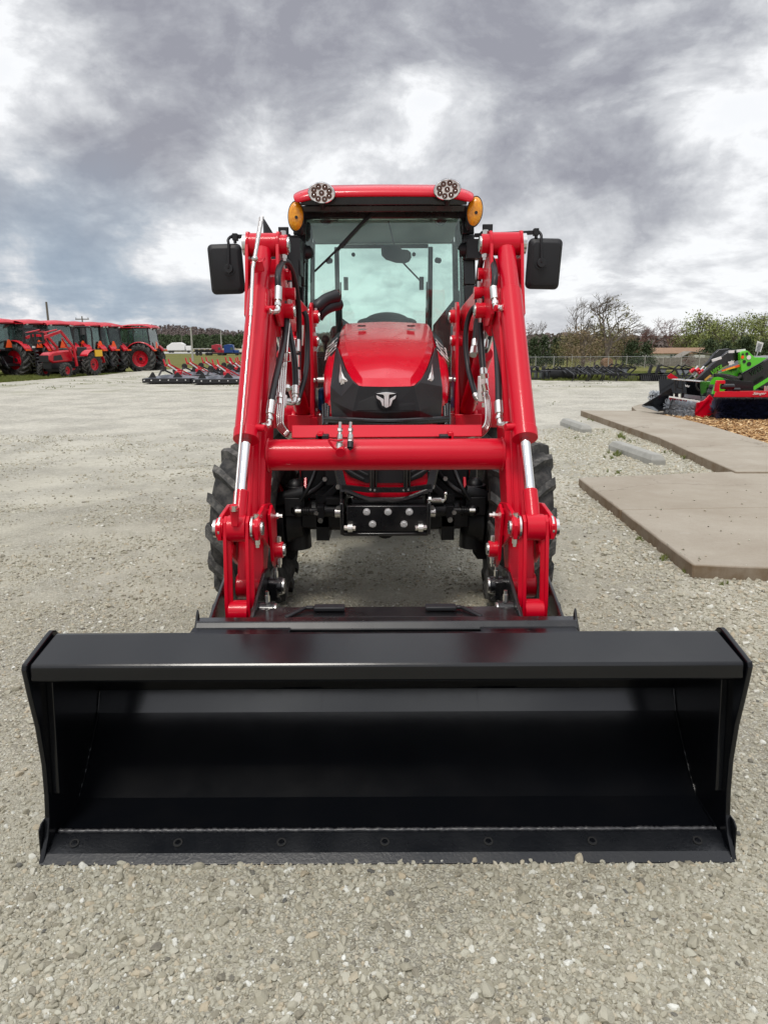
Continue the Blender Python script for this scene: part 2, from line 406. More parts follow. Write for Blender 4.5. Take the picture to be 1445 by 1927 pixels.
M['cedar'] = leafmat('cedar_foliage', (0.034, 0.054, 0.024), (0.085, 0.112, 0.055))
M['spring'] = leafmat('spring_leaf', (0.16, 0.19, 0.06), (0.3, 0.33, 0.13))
M['olive'] = leafmat('olive_leaf', (0.125, 0.12, 0.055), (0.24, 0.22, 0.1))
M['brownleaf'] = leafmat('brown_leaf', (0.165, 0.125, 0.075), (0.29, 0.22, 0.135))
M['mauve'] = leafmat('budding_twigs', (0.13, 0.105, 0.097), (0.23, 0.185, 0.17))  # tones lightened to stand in for haze over the far woods
M['grassblade'] = leafmat('grass_blade', (0.10, 0.15, 0.03), (0.24, 0.24, 0.08))
def glass(name, tint, tr=0.9):
    m = bpy.data.materials.new(name); m.use_nodes = True; t = NT(m.node_tree); t.n.clear()
    a = t.node('ShaderNodeBsdfTransparent'); a.inputs[0].default_value = (*tint, 1)
    g = t.node('ShaderNodeBsdfGlossy'); g.inputs['Roughness'].default_value = 0.02; g.inputs[0].default_value = (0.9, 0.97, 0.95, 1)
    d = t.node('ShaderNodeBsdfDiffuse'); d.inputs[0].default_value = (0.45, 0.52, 0.50, 1)
    fr = t.node('ShaderNodeFresnel'); fr.inputs[0].default_value = 1.5
    m1 = t.node('ShaderNodeMixShader'); t.link(t.math('ADD', t.math('MULTIPLY', fr.outputs[0], 1.3), 0.02), m1.inputs[0]); t.link(a.outputs[0], m1.inputs[1]); t.link(g.outputs[0], m1.inputs[2])
    tc = t.node('ShaderNodeTexCoord').outputs['Object']
    dust_smears = t.mrange(t.noise(tc, 2.2, 5, 0.6), 0.42, 0.75, 0.015, 0.07)  # patchy dust film, strengthened to stand in for reflection smears
    m2 = t.node('ShaderNodeMixShader'); t.link(dust_smears, m2.inputs[0]); t.link(m1.outputs[0], m2.inputs[1]); t.link(d.outputs[0], m2.inputs[2])
    o = t.node('ShaderNodeOutputMaterial'); t.link(m2.outputs[0], o.inputs[0]); return m
M['glass'] = glass('cab_glass', (0.90, 0.985, 0.955))
M['glass2'] = glass('far_cab_glass', (0.74, 0.88, 0.84))
# ------------------------------------------------------------------ the setting: ground, gravel lot, roads, hills
def ground_mats():
    m = bpy.data.materials.new('field_grass'); m.use_nodes = True; t = NT(m.node_tree); b = t.n['Principled BSDF']
    g = t.node('ShaderNodeNewGeometry').outputs['Position']
    s = t.node('ShaderNodeSeparateXYZ'); t.link(g, s.inputs[0])
    n1 = t.noise(g, 0.11, 6, 0.6); n2 = t.noise(g, 3.0, 6, 0.7); n3 = t.noise(g, 22.0, 3, 0.7)
    c = t.ramp(n1, [(0.36, (0.105, 0.135, 0.030)), (0.48, (0.17, 0.155, 0.04)), (0.60, (0.23, 0.195, 0.065))])
    c = t.mix(0.5, c, t.ramp(n2, [(0.3, (0.055, 0.085, 0.018)), (0.7, (0.24, 0.215, 0.085))]))
    c = t.mix(t.mrange(n3, 0.35, 0.7, 0.0, 0.45), c, (0.05, 0.06, 0.015))
    far = t.math('MULTIPLY', t.mrange(s.outputs[1], 330, 420, 0, 1), t.mrange(t.noise(g, 0.004, 3), 0.40, 0.5, 0.3, 1))
    c = t.mix(far, c, (0.27, 0.215, 0.13))
    t.link(c, b.inputs['Base Color']); b.inputs['Roughness'].default_value = 0.95; b.inputs['Specular IOR Level'].default_value = 0.1
    t.link(t.bump(n2, 0.6, 0.05), b.inputs['Normal'])
    k = bpy.data.materials.new('gravel'); k.use_nodes = True; t = NT(k.node_tree); b = t.n['Principled BSDF']
    g = t.node('ShaderNodeNewGeometry').outputs['Position']
    wob = t.vmath('ADD', g, t.vmath('SCALE', t.vmath('SUBTRACT', t.noise(g, 60, 3, 0.6, out=1), (0.5, 0.5, 0.5)), scale=0.012))
    vc = t.voro(wob, 78, out='Color'); vd = t.voro(wob, 78, feature='DISTANCE_TO_EDGE'); fd = t.noise(g, 330, 4, 0.7); v2 = t.voro(wob, 190, out='Color')
    s3 = t.node('ShaderNodeSeparateColor'); t.link(vc, s3.inputs[0]); s4 = t.node('ShaderNodeSeparateColor'); t.link(v2, s4.inputs[0])
    stone = t.ramp(s3.outputs[0], [(0.0, (0.208, 0.189, 0.147)), (0.16, (0.365, 0.339, 0.264)), (0.5, (0.474, 0.453, 0.364)), (0.8, (0.552, 0.538, 0.453)), (0.94, (0.520, 0.464, 0.348)), (1.0, (0.750, 0.754, 0.697))])
    grit = t.ramp(s4.outputs[1], [(0.0, (0.334, 0.308, 0.233)), (0.5, (0.489, 0.464, 0.369)), (1.0, (0.624, 0.614, 0.528))])
    fines = t.mix(t.mrange(fd, 0.3, 0.7, 0, 0.6), (0.520, 0.490, 0.385), grit)
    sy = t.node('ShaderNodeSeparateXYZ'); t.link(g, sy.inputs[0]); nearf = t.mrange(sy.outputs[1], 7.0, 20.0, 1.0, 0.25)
    patch = t.noise(g, 1.1, 5, 0.6, 0.4)
    big = t.noise(g, 0.16, 4, 0.55, 0.6)
    cov = t.mrange(patch, 0.40, 0.62, 0.25, 1.0)
    c = t.mix(cov, fines, stone)
    edge = t.mrange(vd, 0.0, 0.12, 0.62, 0.0)
    c = t.mix(t.math('MULTIPLY', edge, cov), c, (0.114, 0.103, 0.079))
    c = t.mix(t.math('MULTIPLY', nearf, t.mrange(big, 0.38, 0.62, 0.0, 0.30)), c, (0.375, 0.345, 0.269), 'MIX')
    c = t.mix(t.math('MULTIPLY', nearf, t.mrange(t.noise(g, 0.45, 4, 0.6, 0.5), 0.56, 0.74, 0.0, 0.26)), c, (0.281, 0.254, 0.189), 'MIX')
    ln = t.node('ShaderNodeMapping'); t.link(g, ln.inputs[0]); ln.inputs['Scale'].default_value = (1.5, 0.13, 1.0); ln.inputs['Rotation'].default_value = (0, 0, 0.35)
    lane = t.noise(ln.outputs[0], 1.0, 4, 0.6, 0.3)                     # lanes packed and bleached by wheels
    c = t.mix(t.mrange(lane, 0.50, 0.66, 0.0, 0.25), c, (0.60, 0.575, 0.50))
    c = t.mix(t.mrange(lane, 0.46, 0.34, 0.0, 0.16), c, (0.27, 0.255, 0.205))
    s5 = t.node('ShaderNodeSeparateXYZ'); t.link(g, s5.inputs[0])
    # gravel colour blended towards a pale tone with distance from the camera
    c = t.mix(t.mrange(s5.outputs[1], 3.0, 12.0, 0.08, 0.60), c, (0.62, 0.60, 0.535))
    sp = t.math('ADD', t.math('MULTIPLY', t.noise(g, 26, 3, 0.8), 0.5), t.math('MULTIPLY', t.noise(g, 8, 4, 0.8), 0.5))
    ff = t.mrange(s5.outputs[1], 6.0, 14.0, 0.0, 1.0)                # coarser grain still reads far off
    c = t.mix(t.math('MULTIPLY', ff, t.mrange(sp, 0.50, 0.38, 0.0, 0.62)), c, (0.23, 0.215, 0.17))
    c = t.mix(t.math('MULTIPLY', ff, t.mrange(sp, 0.52, 0.62, 0.0, 0.6)), c, (0.72, 0.70, 0.64))
    # thin weeds creeping in where the lot meets the field
    wd = t.math('MULTIPLY', t.mrange(s5.outputs[1], 18.0, 25.0, 0.0, 0.9), t.mrange(t.noise(g, 0.8, 5, 0.65), 0.5, 0.62, 0.0, 0.6))
    c = t.mix(wd, c, (0.177, 0.183, 0.075))
    c = t.mix(t.mrange(t.noise(g, 9.0, 3, 0.8), 0.35, 0.65, 0.0, 0.22), c, (0.268, 0.246, 0.183))
    t.link(c, b.inputs['Base Color']); b.inputs['Roughness'].default_value = 0.92; b.inputs['Specular IOR Level'].default_value = 0.25
    h = t.math('ADD', t.math('MULTIPLY', t.mrange(vd, 0.0, 0.25, 0, 1), cov), t.math('MULTIPLY', fd, 0.5))
    h = t.math('ADD', h, t.math('MULTIPLY', t.voro(g, 140), 0.5))
    t.link(t.bump(h, 0.75, 0.009), b.inputs['Normal'])
    st = bpy.data.materials.new('loose_stone'); st.use_nodes = True; t = NT(st.node_tree); b = t.n['Principled BSDF']
    a = t.node('ShaderNodeAttribute', attribute_type='INSTANCER'); a.attribute_name = 'rnd'
    tc = t.node('ShaderNodeTexCoord').outputs['Object']
    c = t.ramp(a.outputs['Fac'], [(0.0, (0.083, 0.086, 0.089)), (0.02, (0.230, 0.210, 0.164)), (0.12, (0.344, 0.319, 0.242)), (0.45, (0.454, 0.431, 0.344)), (0.74, (0.531, 0.517, 0.427)), (0.88, (0.479, 0.404, 0.286)), (0.95, (0.603, 0.593, 0.516)), (1.0, (0.833, 0.840, 0.780))])
    n = t.noise(tc, 2.2, 5, 0.65)
    c = t.mix(t.mrange(n, 0.3, 0.75, 0.0, 0.4), c, (0.375, 0.350, 0.269))
    t.link(c, b.inputs['Base Color']); b.inputs['Roughness'].default_value = 0.85; b.inputs['Specular IOR Level'].default_value = 0.3
    t.link(t.bump(t.noise(tc, 5, 4, 0.7), 0.35, 0.05), b.inputs['Normal'])
    cn = bpy.data.materials.new('concrete'); cn.use_nodes = True; t = NT(cn.node_tree); b = t.n['Principled BSDF']
    g = t.node('ShaderNodeNewGeometry').outputs['Position']
    sx = t.node('ShaderNodeMapping'); t.link(g, sx.inputs[0]); sx.inputs['Scale'].default_value = (0.8, 6.0, 1.0)
    c = t.ramp(t.noise(g, 1.3, 6, 0.65), [(0.32, (0.305, 0.262, 0.205)), (0.68, (0.40, 0.36, 0.295))])
    c = t.mix(t.mrange(t.noise(sx.outputs[0], 22, 4, 0.7), 0.35, 0.7, 0.0, 0.3), c, (0.44, 0.40, 0.34))
    c = t.mix(t.mrange(t.noise(g, 90, 3, 0.7), 0.5, 0.8, 0.0, 0.3), c, (0.16, 0.13, 0.10))
    ck = t.voro(t.vmath('ADD', g, t.vmath('SCALE', t.noise(g, 2.5, 4, 0.6, out=1), scale=0.5)), 0.42, feature='DISTANCE_TO_EDGE')
    c = t.mix(t.math('MULTIPLY', t.mrange(ck, 0.0, 0.006, 0.55, 0.0), t.mrange(t.noise(g, 0.7, 3), 0.45, 0.55)), c, (0.10, 0.08, 0.06))
    c = t.mix(t.mrange(t.noise(g, 0.55, 5, 0.65, 0.8), 0.50, 0.66, 0.0, 0.38), c, (0.26, 0.215, 0.16))
    c = t.mix(t.mrange(t.noise(g, 3.4, 5, 0.7, 0.5), 0.60, 0.72, 0.0, 0.4), c, (0.46, 0.43, 0.38))
    ng = t.node('ShaderNodeNewGeometry'); sn = t.node('ShaderNodeSeparateXYZ'); t.link(ng.outputs['Normal'], sn.inputs[0])
    c = t.mix(t.math('MULTIPLY', t.mrange(sn.outputs[2], 0.3, 0.8, 1.0, 0.0), t.mrange(t.noise(g, 5.5, 5, 0.7), 0.3, 0.7, 0.35, 0.95)), c, (0.17, 0.115, 0.065))   # upright faces mixed towards a patchy brown
    t.link(c, b.inputs['Base Color']); b.inputs['Roughness'].default_value = 0.9; b.inputs['Specular IOR Level'].default_value = 0.25
    t.link(t.bump(t.noise(sx.outputs[0], 60, 4, 0.7), 0.18, 0.004), b.inputs['Normal'])
    return m, k, st, cn
M['grass'], M['gravel'], M['stone'], M['concrete'] = ground_mats()

ys = [-12, -4, 2, 8, 14, 20, 26, 29, 31, 33, 36, 40, 46, 54, 64, 76, 90, 106, 125, 150, 180, 215, 232, 250, 300, 380, 500, 700, 1000, 1500, 2200, 3200]
xs = [-3200, -1800, -1000, -600, -360, -220, -140, -90, -60, -40, -26, -16, -9, -4, 0, 4, 9, 16, 26, 40, 60, 90, 140, 220, 360, 600, 1000, 1800, 3200]
g = MB(); g.grid([[(x, y, gz(x, y) - 0.008) for x in xs] for y in ys])
g.f = [f[::-1] for f in g.f] if False else g.f
tag(g.build('ground', M['grass'], origin=(0, 0, 0), smooth=60), kind='structure')
edge = [(-900, 735), (-500, 722), (-120, 728), (0, 720), (60, 716), (120, 711), (200, 705), (275, 697), (360, 693), (460, 693), (700, 698), (1000, 715), (1120, 716), (1240, 717), (1445, 718), (1700, 722), (2100, 730)]
pts = []
for i in range(len(edge) - 1):
    a, b = WZ(*edge[i]), WZ(*edge[i + 1])
    for k in range(14):
        p = a.lerp(b, k / 14); n = mnoise.noise(Vector((p.x * 0.6, p.y * 0.6, 3))) + 0.5 * mnoise.noise(Vector((p.x * 2.1, p.y * 2.1, 9)))
        pts.append((p.x + 0.4 * n, p.y + 0.9 * n))
g = MB(); lot = [(-30, -6)] + pts + [(32, -6)]
g.v = [(x, y, 0.0) for x, y in lot]; g.f = [tuple(range(len(lot)))[::-1]]
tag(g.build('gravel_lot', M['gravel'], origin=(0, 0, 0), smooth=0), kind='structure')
M['road'] = mat('pale_road', (0.42, 0.41, 0.38), 0.9, var=0.1, vscale=0.05)
for name, y0, y1 in (('road', 262, 335), ('road', 640, 790)):
    g = MB(); g.grid([[(x, y, gz(x, y) + 0.1) for x in (-900, -500, -200, -60)] for y in (y0, y1)])
    tag(g.build(name, M['road'], origin=(0, 0, 0), smooth=0), kind='structure')

# hills beyond the road: terrain plus the wood that covers them
def hill_h(px):
    P = [(-400, 630), (0, 622), (150, 622), (290, 618), (330, 617), (400, 624), (450, 628), (520, 632), (620, 638), (727, 640), (900, 636), (1000, 628), (1445, 622), (1900, 626)]
    for (a, ya), (b, yb) in zip(P, P[1:]):
        if a <= px <= b: return ya + (yb - ya) * (px - a) / (b - a)
    return 632
g = MB(); rows = []
for j, (Y, fr) in enumerate(((820, 0.0), (860, 0.35), (940, 0.8), (1040, 1.0), (1200, 0.9))):
    r = []
    for px in range(-400, 1901, 25):
        p = W(px, hill_h(px) + 6, 1040); r.append((p.x * Y / 1040, Y, gz(p.x, Y) - 1 + (p.z - gz(p.x, Y)) * fr))
    rows.append(r)
g.grid(rows); M['hill'] = mat('hill_scrub', (0.12, 0.10, 0.085), 1.0, var=0.3, vscale=0.02)
tag(g.build('hills', M['hill'], origin=(0, 0, 0)), kind='structure')
def wood(name, label, n, px0, px1, Y0, Y1, hmin, hmax, mt, seed, lift=None):
    rd = random.Random(seed); g = MB()
    for i in range(n):
        px = rd.uniform(px0, px1); Y = rd.uniform(Y0, Y1); p = W(px, 650, Y)
        z0 = lift(px, Y) if lift else gz(p.x, Y)
        h = rd.uniform(hmin, hmax); wd = h * rd.uniform(0.28, 0.5)
        for k in range(30):                                       # ragged clumps of leaf and twig faces
            u = rd.random() ** 0.7; a = rd.uniform(0, 6.28); rr = wd * math.sqrt(rd.random()) * (1.05 - u * 0.75)
            c = Vector((p.x + rr * math.cos(a), Y + rr * math.sin(a), z0 + h * (0.05 + u * 0.95)))
            s = wd * rd.uniform(0.12, 0.30); q = Euler((rd.uniform(-.9, .9), rd.uniform(-.9, .9), rd.uniform(0, 6.3))).to_matrix()
            m = rd.randint(3, 4); vs = [c + q @ Vector((s * math.cos(6.28 * e / m) * rd.uniform(.6, 1.3), s * rd.uniform(-.4, .4), s * math.sin(6.28 * e / m) * rd.uniform(.7, 1.6))) for e in range(m)]
            g.add(vs, [tuple(range(m))])
    o = g.build(name, mt, origin=(0, Y0, 0), smooth=0); tag(o, label, 'woodland', kind='stuff'); return o
def hl(px, Y):
    fr = min(1, max(0, (Y - 820) / 200)); p = W(px, hill_h(px) + 8, 1040); return (gz(-200, Y)) + (p.z + 3.2) * fr - 1
wood('woodland', 'grey brown leafless wood covering the far hill on the left', 2600, 40, 600, 830, 1050, 6, 10, M['mauve'], 3, hl)
wood('evergreen_woodland', 'dark evergreen belt of trees at the foot of the far hill', 700, 230, 560, 720, 800, 9, 14, M['cedar'], 4)
wood('woodland', 'thin far line of trees seen low behind the tractor and the roadside', 1500, -420, 200, 600, 700, 7, 10, M['mauve'], 5)
wood('woodland', 'hazy far wood showing low beside and behind the cab and loader arms', 900, 540, 1120, 480, 620, 8, 12, M['mauve'], 6)

# ------------------------------------------------------------------ concrete pads, kerb and mulch bed
def wz(px, py, z): p = WZ(px, py, z); return (p.x, p.y)
def rough(poly, amp=0.006, st=0.13):                                  # slab edges wander and chip a little
    out = []
    for i in range(len(poly)):
        a, q = Vector(poly[i]), Vector(poly[(i + 1) % len(poly)]); d = q - a; L = d.length
        if L < 1e-4: continue
        n = max(1, int(L / st)) if L < 8 else 1; nr = Vector((-d.y, d.x)) / L
        for k in range(n):
            p = a + d * (k / n); e = mnoise.noise(Vector((p.x * 5, p.y * 5, 1))) * amp + (amp * 2.2 * max(0, mnoise.noise(Vector((p.x * 2.2, p.y * 2.2, 7))) - 0.25)); p = p + nr * e; out.append((p.x, p.y))
    return out
def slab(name, poly, z0, z1, mt, kind='structure', bev=0.012):
    if mt is M['concrete']: poly = rough(poly)
    g = MB(); g.prism(poly, 'z', z0, z1); o = g.build(name, mt, origin=(0, 0, 0), bev=bev); tag(o, kind=kind); return o
PADZ = 0.085
padA = [wz(1088, 899, PADZ), wz(1304, 1062, PADZ), wz(1700, 1076, PADZ), wz(2300, 1100, PADZ), wz(2000, 893, PADZ), wz(1450, 886, PADZ), wz(1380, 887, PADZ)]
j1 = (wz(1172, 959, PADZ), wz(1950, 945, PADZ))
def joint_cut(poly, a, b):                                            # split a slab along a tooled joint
    A = Vector(a); Bv = Vector(b); d = (Bv - A); L, Rr = [], []
    n = len(poly); side = lambda p: d.x * (p[1] - A.y) - d.y * (p[0] - A.x)
    for i in range(n):
        p, q = poly[i], poly[(i + 1) % n]; sp, sq = side(p), side(q)
        (L if sp >= 0 else Rr).append(p)
        if (sp >= 0) != (sq >= 0):
            t = sp / (sp - sq); x = (p[0] + (q[0] - p[0]) * t, p[1] + (q[1] - p[1]) * t); L.append(x); Rr.append(x)
    off = Vector((-d.y, d.x)).normalized() * 0.004
    cut = lambda P, s: [((x + off.x * s, y + off.y * s) if abs(side((x, y))) < 1e-6 * max(1, d.length) ** 2 * 10 else (x, y)) for x, y in P]
    return cut(L, 1), cut(Rr, -1)
for q in joint_cut(padA, *j1): slab('pavement', q, -0.05, PADZ, M['concrete'])
WH = PADZ + .02
q1 = [wz(1092, 772, WH), wz(1240, 823, WH), wz(1410, 823, WH), wz(1330, 799, WH), wz(1262, 783, WH), wz(1203, 773, WH)]
q2 = [wz(1240, 823, WH), wz(1299, 850, WH), wz(1500, 850, WH), wz(1410, 823, WH)]
q3 = [wz(1299, 850, WH), wz(1384, 887, WH), wz(1640, 887, WH), wz(1500, 850, WH)]
for q in (q1, q2, q3):
    cy = [p[1] for p in q]; sh = [(x, y + (0.004 if y < min(cy) + .01 else (-0.004 if y > max(cy) - .01 else 0))) for x, y in q]
    slab('pavement', sh, -0.05, WH, M['concrete'])
walk = [q1[0], q1[1], q2[1], q3[1], q3[2], q3[3], q2[3], q1[3], q1[4], q1[5]]
far = [wz(1188, 765, .08), wz(1196, 772, .08), wz(1225, 776, .08), wz(1262, 781, .08), wz(1330, 778, .08), wz(1330, 757, .08), wz(1250, 758, .08), wz(1205, 760, .08)]
slab('pavement', far, -0.05, 0.08, M['concrete'])
mulch = [wz(1240, 782, .07), wz(1290, 796, .07), wz(1360, 815, .07), wz(1445, 838, .07), wz(1700, 900, .07), wz(2000, 860, .07), wz(1800, 760, .07), wz(1330, 770, .07)]
M['mulch'] = mat('wood_chip_bed', (0.30, 0.16, 0.06), 0.95, var=0.4, vscale=30, bump=0.8, bscale=60)
slab('mulch_bed', mulch, 0.0, 0.06, M['mulch'], bev=0)
def inpoly(x, y, P):
    c = False; n = len(P)
    for i in range(n):
        x1, y1 = P[i]; x2, y2 = P[(i + 1) % n]
        if (y1 > y) != (y2 > y) and x < (x2 - x1) * (y - y1) / (y2 - y1) + x1: c = not c
    return c

# ------------------------------------------------------------------ scattered small stuff (stones, chips, grass) as instances on points
def scatter(name, label, cat, P, scl, rot, protos, mt, rnd):
    cc = bpy.data.collections.new(name + '_shapes')
    for i, (v, f) in enumerate(protos):
        me = bpy.data.meshes.new(name + '_shape'); me.from_pydata(v, [], f); me.materials.append(mt); me.shade_smooth(); me.set_sharp_from_angle(angle=R(24))
        cc.objects.link(bpy.data.objects.new(name + '_shape', me))
    me = bpy.data.meshes.new(name); me.from_pydata([tuple(p) for p in P], [], [])
    for an, ty, dat in (('scl', 'FLOAT_VECTOR', scl), ('rot', 'FLOAT_VECTOR', rot), ('rnd', 'FLOAT', rnd), ('pick', 'INT', np.random.RandomState(5).randint(0, len(protos), len(P)))):
        at = me.attributes.new(an, ty, 'POINT')
        at.data.foreach_set('vector' if ty == 'FLOAT_VECTOR' else 'value', np.asarray(dat, dtype=np.int32 if ty == 'INT' else np.float32).ravel())
    o = bpy.data.objects.new(name, me); col.objects.link(o)
    ng = bpy.data.node_groups.new(name, 'GeometryNodeTree'); ng.interface.new_socket('Geometry', in_out='INPUT', socket_type='NodeSocketGeometry'); ng.interface.new_socket('Geometry', in_out='OUTPUT', socket_type='NodeSocketGeometry')
    N = ng.nodes; gi = N.new('NodeGroupInput'); go = N.new('NodeGroupOutput'); ip = N.new('GeometryNodeInstanceOnPoints'); ci = N.new('GeometryNodeCollectionInfo')
    ci.inputs['Collection'].default_value = cc; ci.inputs['Separate Children'].default_value = True; ci.inputs['Reset Children'].default_value = True
    def attr(nm, ty):
        a = N.new('GeometryNodeInputNamedAttribute'); a.data_type = ty; a.inputs['Name'].default_value = nm; return a.outputs[0]
    L = ng.links; L.new(gi.outputs[0], ip.inputs['Points']); L.new(ci.outputs[0], ip.inputs['Instance']); ip.inputs['Pick Instance'].default_value = True
    L.new(attr('pick', 'INT'), ip.inputs['Instance Index']); L.new(attr('scl', 'FLOAT_VECTOR'), ip.inputs['Scale'])
    er = N.new('FunctionNodeEulerToRotation'); L.new(attr('rot', 'FLOAT_VECTOR'), er.inputs[0]); L.new(er.outputs[0], ip.inputs['Rotation'])
    L.new(ip.outputs[0], go.inputs[0]); md = o.modifiers.new('scatter', 'NODES'); md.node_group = ng
    return tag(o, label, cat, kind='stuff')
def rock(seed):
    bm = bmesh.new(); bmesh.ops.create_icosphere(bm, subdivisions=2, radius=1.0); rd = random.Random(seed); of = Vector((seed * 7.1, 3, 1))
    cuts = [(Vector((rd.gauss(0, 1), rd.gauss(0, 1), rd.gauss(0, 1))).normalized(), rd.uniform(0.50, 0.78)) for _ in range(13)]
    for v in bm.verts:
        p = v.co.copy()
        for n, d in cuts:
            e = p.dot(n) - d
            if e > 0: p -= n * e
        p *= 1 + 0.12 * mnoise.noise(p * 1.6 + of); v.co = p
    r = ([tuple(v.co) for v in bm.verts], [tuple(v.index for v in f.verts) for f in bm.faces]); bm.free(); return r
rs = np.random.RandomState(11); ROCKS = [rock(i) for i in range(8)]
def stone_field():
    X, Y, Rr, K = [], [], [], []
    def fill(y0, y1, dens, rmed, sig, xw=0.66, pad=0.5, patchy=True, x0=None, x1=None):
        wmax = (y1 * xw + pad); xa = -wmax if x0 is None else x0; xb = wmax if x1 is None else x1
        n = int(dens * (y1 - y0) * (xb - xa)); x = rs.uniform(xa, xb, n); y = rs.uniform(y0, y1, n); r = rmed * np.exp(rs.normal(0, sig, n))
        for i in range(n):
            if x0 is None and abs(x[i]) > y[i] * xw + pad: continue
            if patchy:
                q = mnoise.noise(Vector((x[i] * 1.3, y[i] * 1.3, 5))) + 0.6 * mnoise.noise(Vector((x[i] * 4, y[i] * 4, 8)))
                if rs.rand() > 0.50 + 1.25 * q + (0.16 if x[i] > 0.2 else 0.0): continue
            if inpoly(x[i], y[i], padA) or inpoly(x[i], y[i], walk): continue
            X.append(x[i]); Y.append(y[i]); Rr.append(min(r[i], 0.030))
    fill(0.95, 1.75, 16000, 0.0034, 0.35, patchy=False); fill(0.95, 2.2, 9000, 0.0048, 0.34); fill(0.95, 2.2, 4600, 0.0085, 0.30); fill(0.95, 2.2, 120, 0.0125, 0.25, patchy=False)
    fill(1.75, 3.6, 6000, 0.0046, 0.36, patchy=False); fill(2.2, 3.6, 2400, 0.0088, 0.28); fill(2.2, 3.6, 70, 0.0125, 0.25, patchy=False)
    fill(3.6, 6.0, 2400, 0.0066, 0.34); fill(3.6, 6.0, 500, 0.0108, 0.3)
    fill(6.0, 11.0, 450, 0.0105, 0.32)
    # thick washed stone along the concrete
    n = 30000; x = rs.uniform(1.0, 5.2, n); y = rs.uniform(2.6, 11.5, n)
    for i in range(n):
        ex = 1.35 + 0.17 * (y[i] - 3)                       # roughly where the pads begin
        if x[i] < ex - 0.55 or x[i] > 0.6 * y[i] + 0.6: continue
        if rs.rand() > sstep(ex - 0.6, ex + 0.5, x[i]) * 0.9 + 0.1: continue
        if inpoly(x[i], y[i], padA) or inpoly(x[i], y[i], walk) or inpoly(x[i], y[i], mulch): continue
        X.append(x[i]); Y.append(y[i]); Rr.append(min(0.0155 * math.exp(rs.normal(0, 0.25)), 0.034))
    for k in range(2600):                                   # fines and stones pushed up along the cutting edge
        X.append(rs.uniform(-.93, .95)); Y.append(1.607 - abs(rs.normal(0, .010))); Rr.append(min(.0095, .0036 * math.exp(rs.normal(0, .45))))
    Zb = [0.0] * len(X)
    for k in range(260):                                    # a few stones kicked up onto the slabs
        q = WZ(rs.uniform(1090, 1445), rs.uniform(895, 1070), PADZ); u = rs.rand() ** 2
        if inpoly(q.x, q.y, padA) and (not inpoly(q.x - .25 * u - .02, q.y, padA) or rs.rand() < .12): X.append(q.x); Y.append(q.y); Rr.append(rs.uniform(.004, .011)); Zb.append(PADZ)
    Zb = np.array(Zb); n = len(X); X, Y, Rr = map(np.array, (X, Y, Rr))
    S = np.stack([Rr * rs.uniform(0.8, 1.35, n), Rr * rs.uniform(0.75, 1.1, n), Rr * rs.uniform(0.5, 0.85, n)], 1)
    P = np.stack([X, Y, Zb + S[:, 2] * np.where(Zb > 0, 0.7, rs.uniform(-0.25, 0.45, n))], 1)
    Ro = np.stack([rs.uniform(-0.35, 0.35, n), rs.uniform(-0.35, 0.35, n), rs.uniform(0, 6.28, n)], 1)
    rnd = rs.rand(n); coarse = (X > 1.0) & (Y > 2.6) & (Rr > 0.012); rnd[coarse] = 0.3 + rnd[coarse] * 0.7
    print('stones', n)
    scatter('gravel', 'loose grey and tan stones scattered thickly over the lot', 'gravel', P, S, Ro, ROCKS, M['stone'], rnd)
stone_field()
# wood chips on the bed
chip = ([(-1, -.3, -.1), (1, -.25, -.12), (1, .25, -.1), (-1, .3, -.05), (-.9, -.25, .12), (.95, -.2, .08), (.9, .25, .1), (-1, .22, .14)], [(3, 2, 1, 0), (4, 5, 6, 7), (0, 1, 5, 4), (1, 2, 6, 5), (2, 3, 7, 6), (3, 0, 4, 7)])
M['chip'] = bpy.data.materials.new('wood_chips'); M['chip'].use_nodes = True; t = NT(M['chip'].node_tree)
a = t.node('ShaderNodeAttribute', attribute_type='INSTANCER'); a.attribute_name = 'rnd'
t.link(t.ramp(a.outputs['Fac'], [(0, (0.10, 0.04, 0.015)), (0.3, (0.30, 0.15, 0.05)), (0.6, (0.52, 0.32, 0.14)), (0.9, (0.72, 0.52, 0.28)), (1, (0.85, 0.70, 0.45))]), t.n['Principled BSDF'].inputs['Base Color']); t.n['Principled BSDF'].inputs['Roughness'].default_value = 0.85
n = 9000; mx0 = min(p[0] for p in mulch); mx1 = min(12.0, max(p[0] for p in mulch)); my0 = min(p[1] for p in mulch); my1 = max(p[1] for p in mulch)
P = [(x, y, 0.065 + rs.rand() * 0.02) for x, y in zip(rs.uniform(mx0, mx1, n * 3), rs.uniform(my0, my1, n * 3)) if inpoly(x, y, mulch) and not inpoly(x, y, walk) and x < 0.6 * y + 1][:n]; n = len(P)
scatter('wood_chips', 'golden wood chips spread in the bed below the machines', 'mulch', P, rs.uniform(0.018, 0.045, (n, 1)) * np.array([[1, 1, 0.6]]), np.stack([rs.uniform(-.5, .5, n), rs.uniform(-.5, .5, n), rs.uniform(0, 6.3, n)], 1), [chip], M['chip'], rs.rand(n))
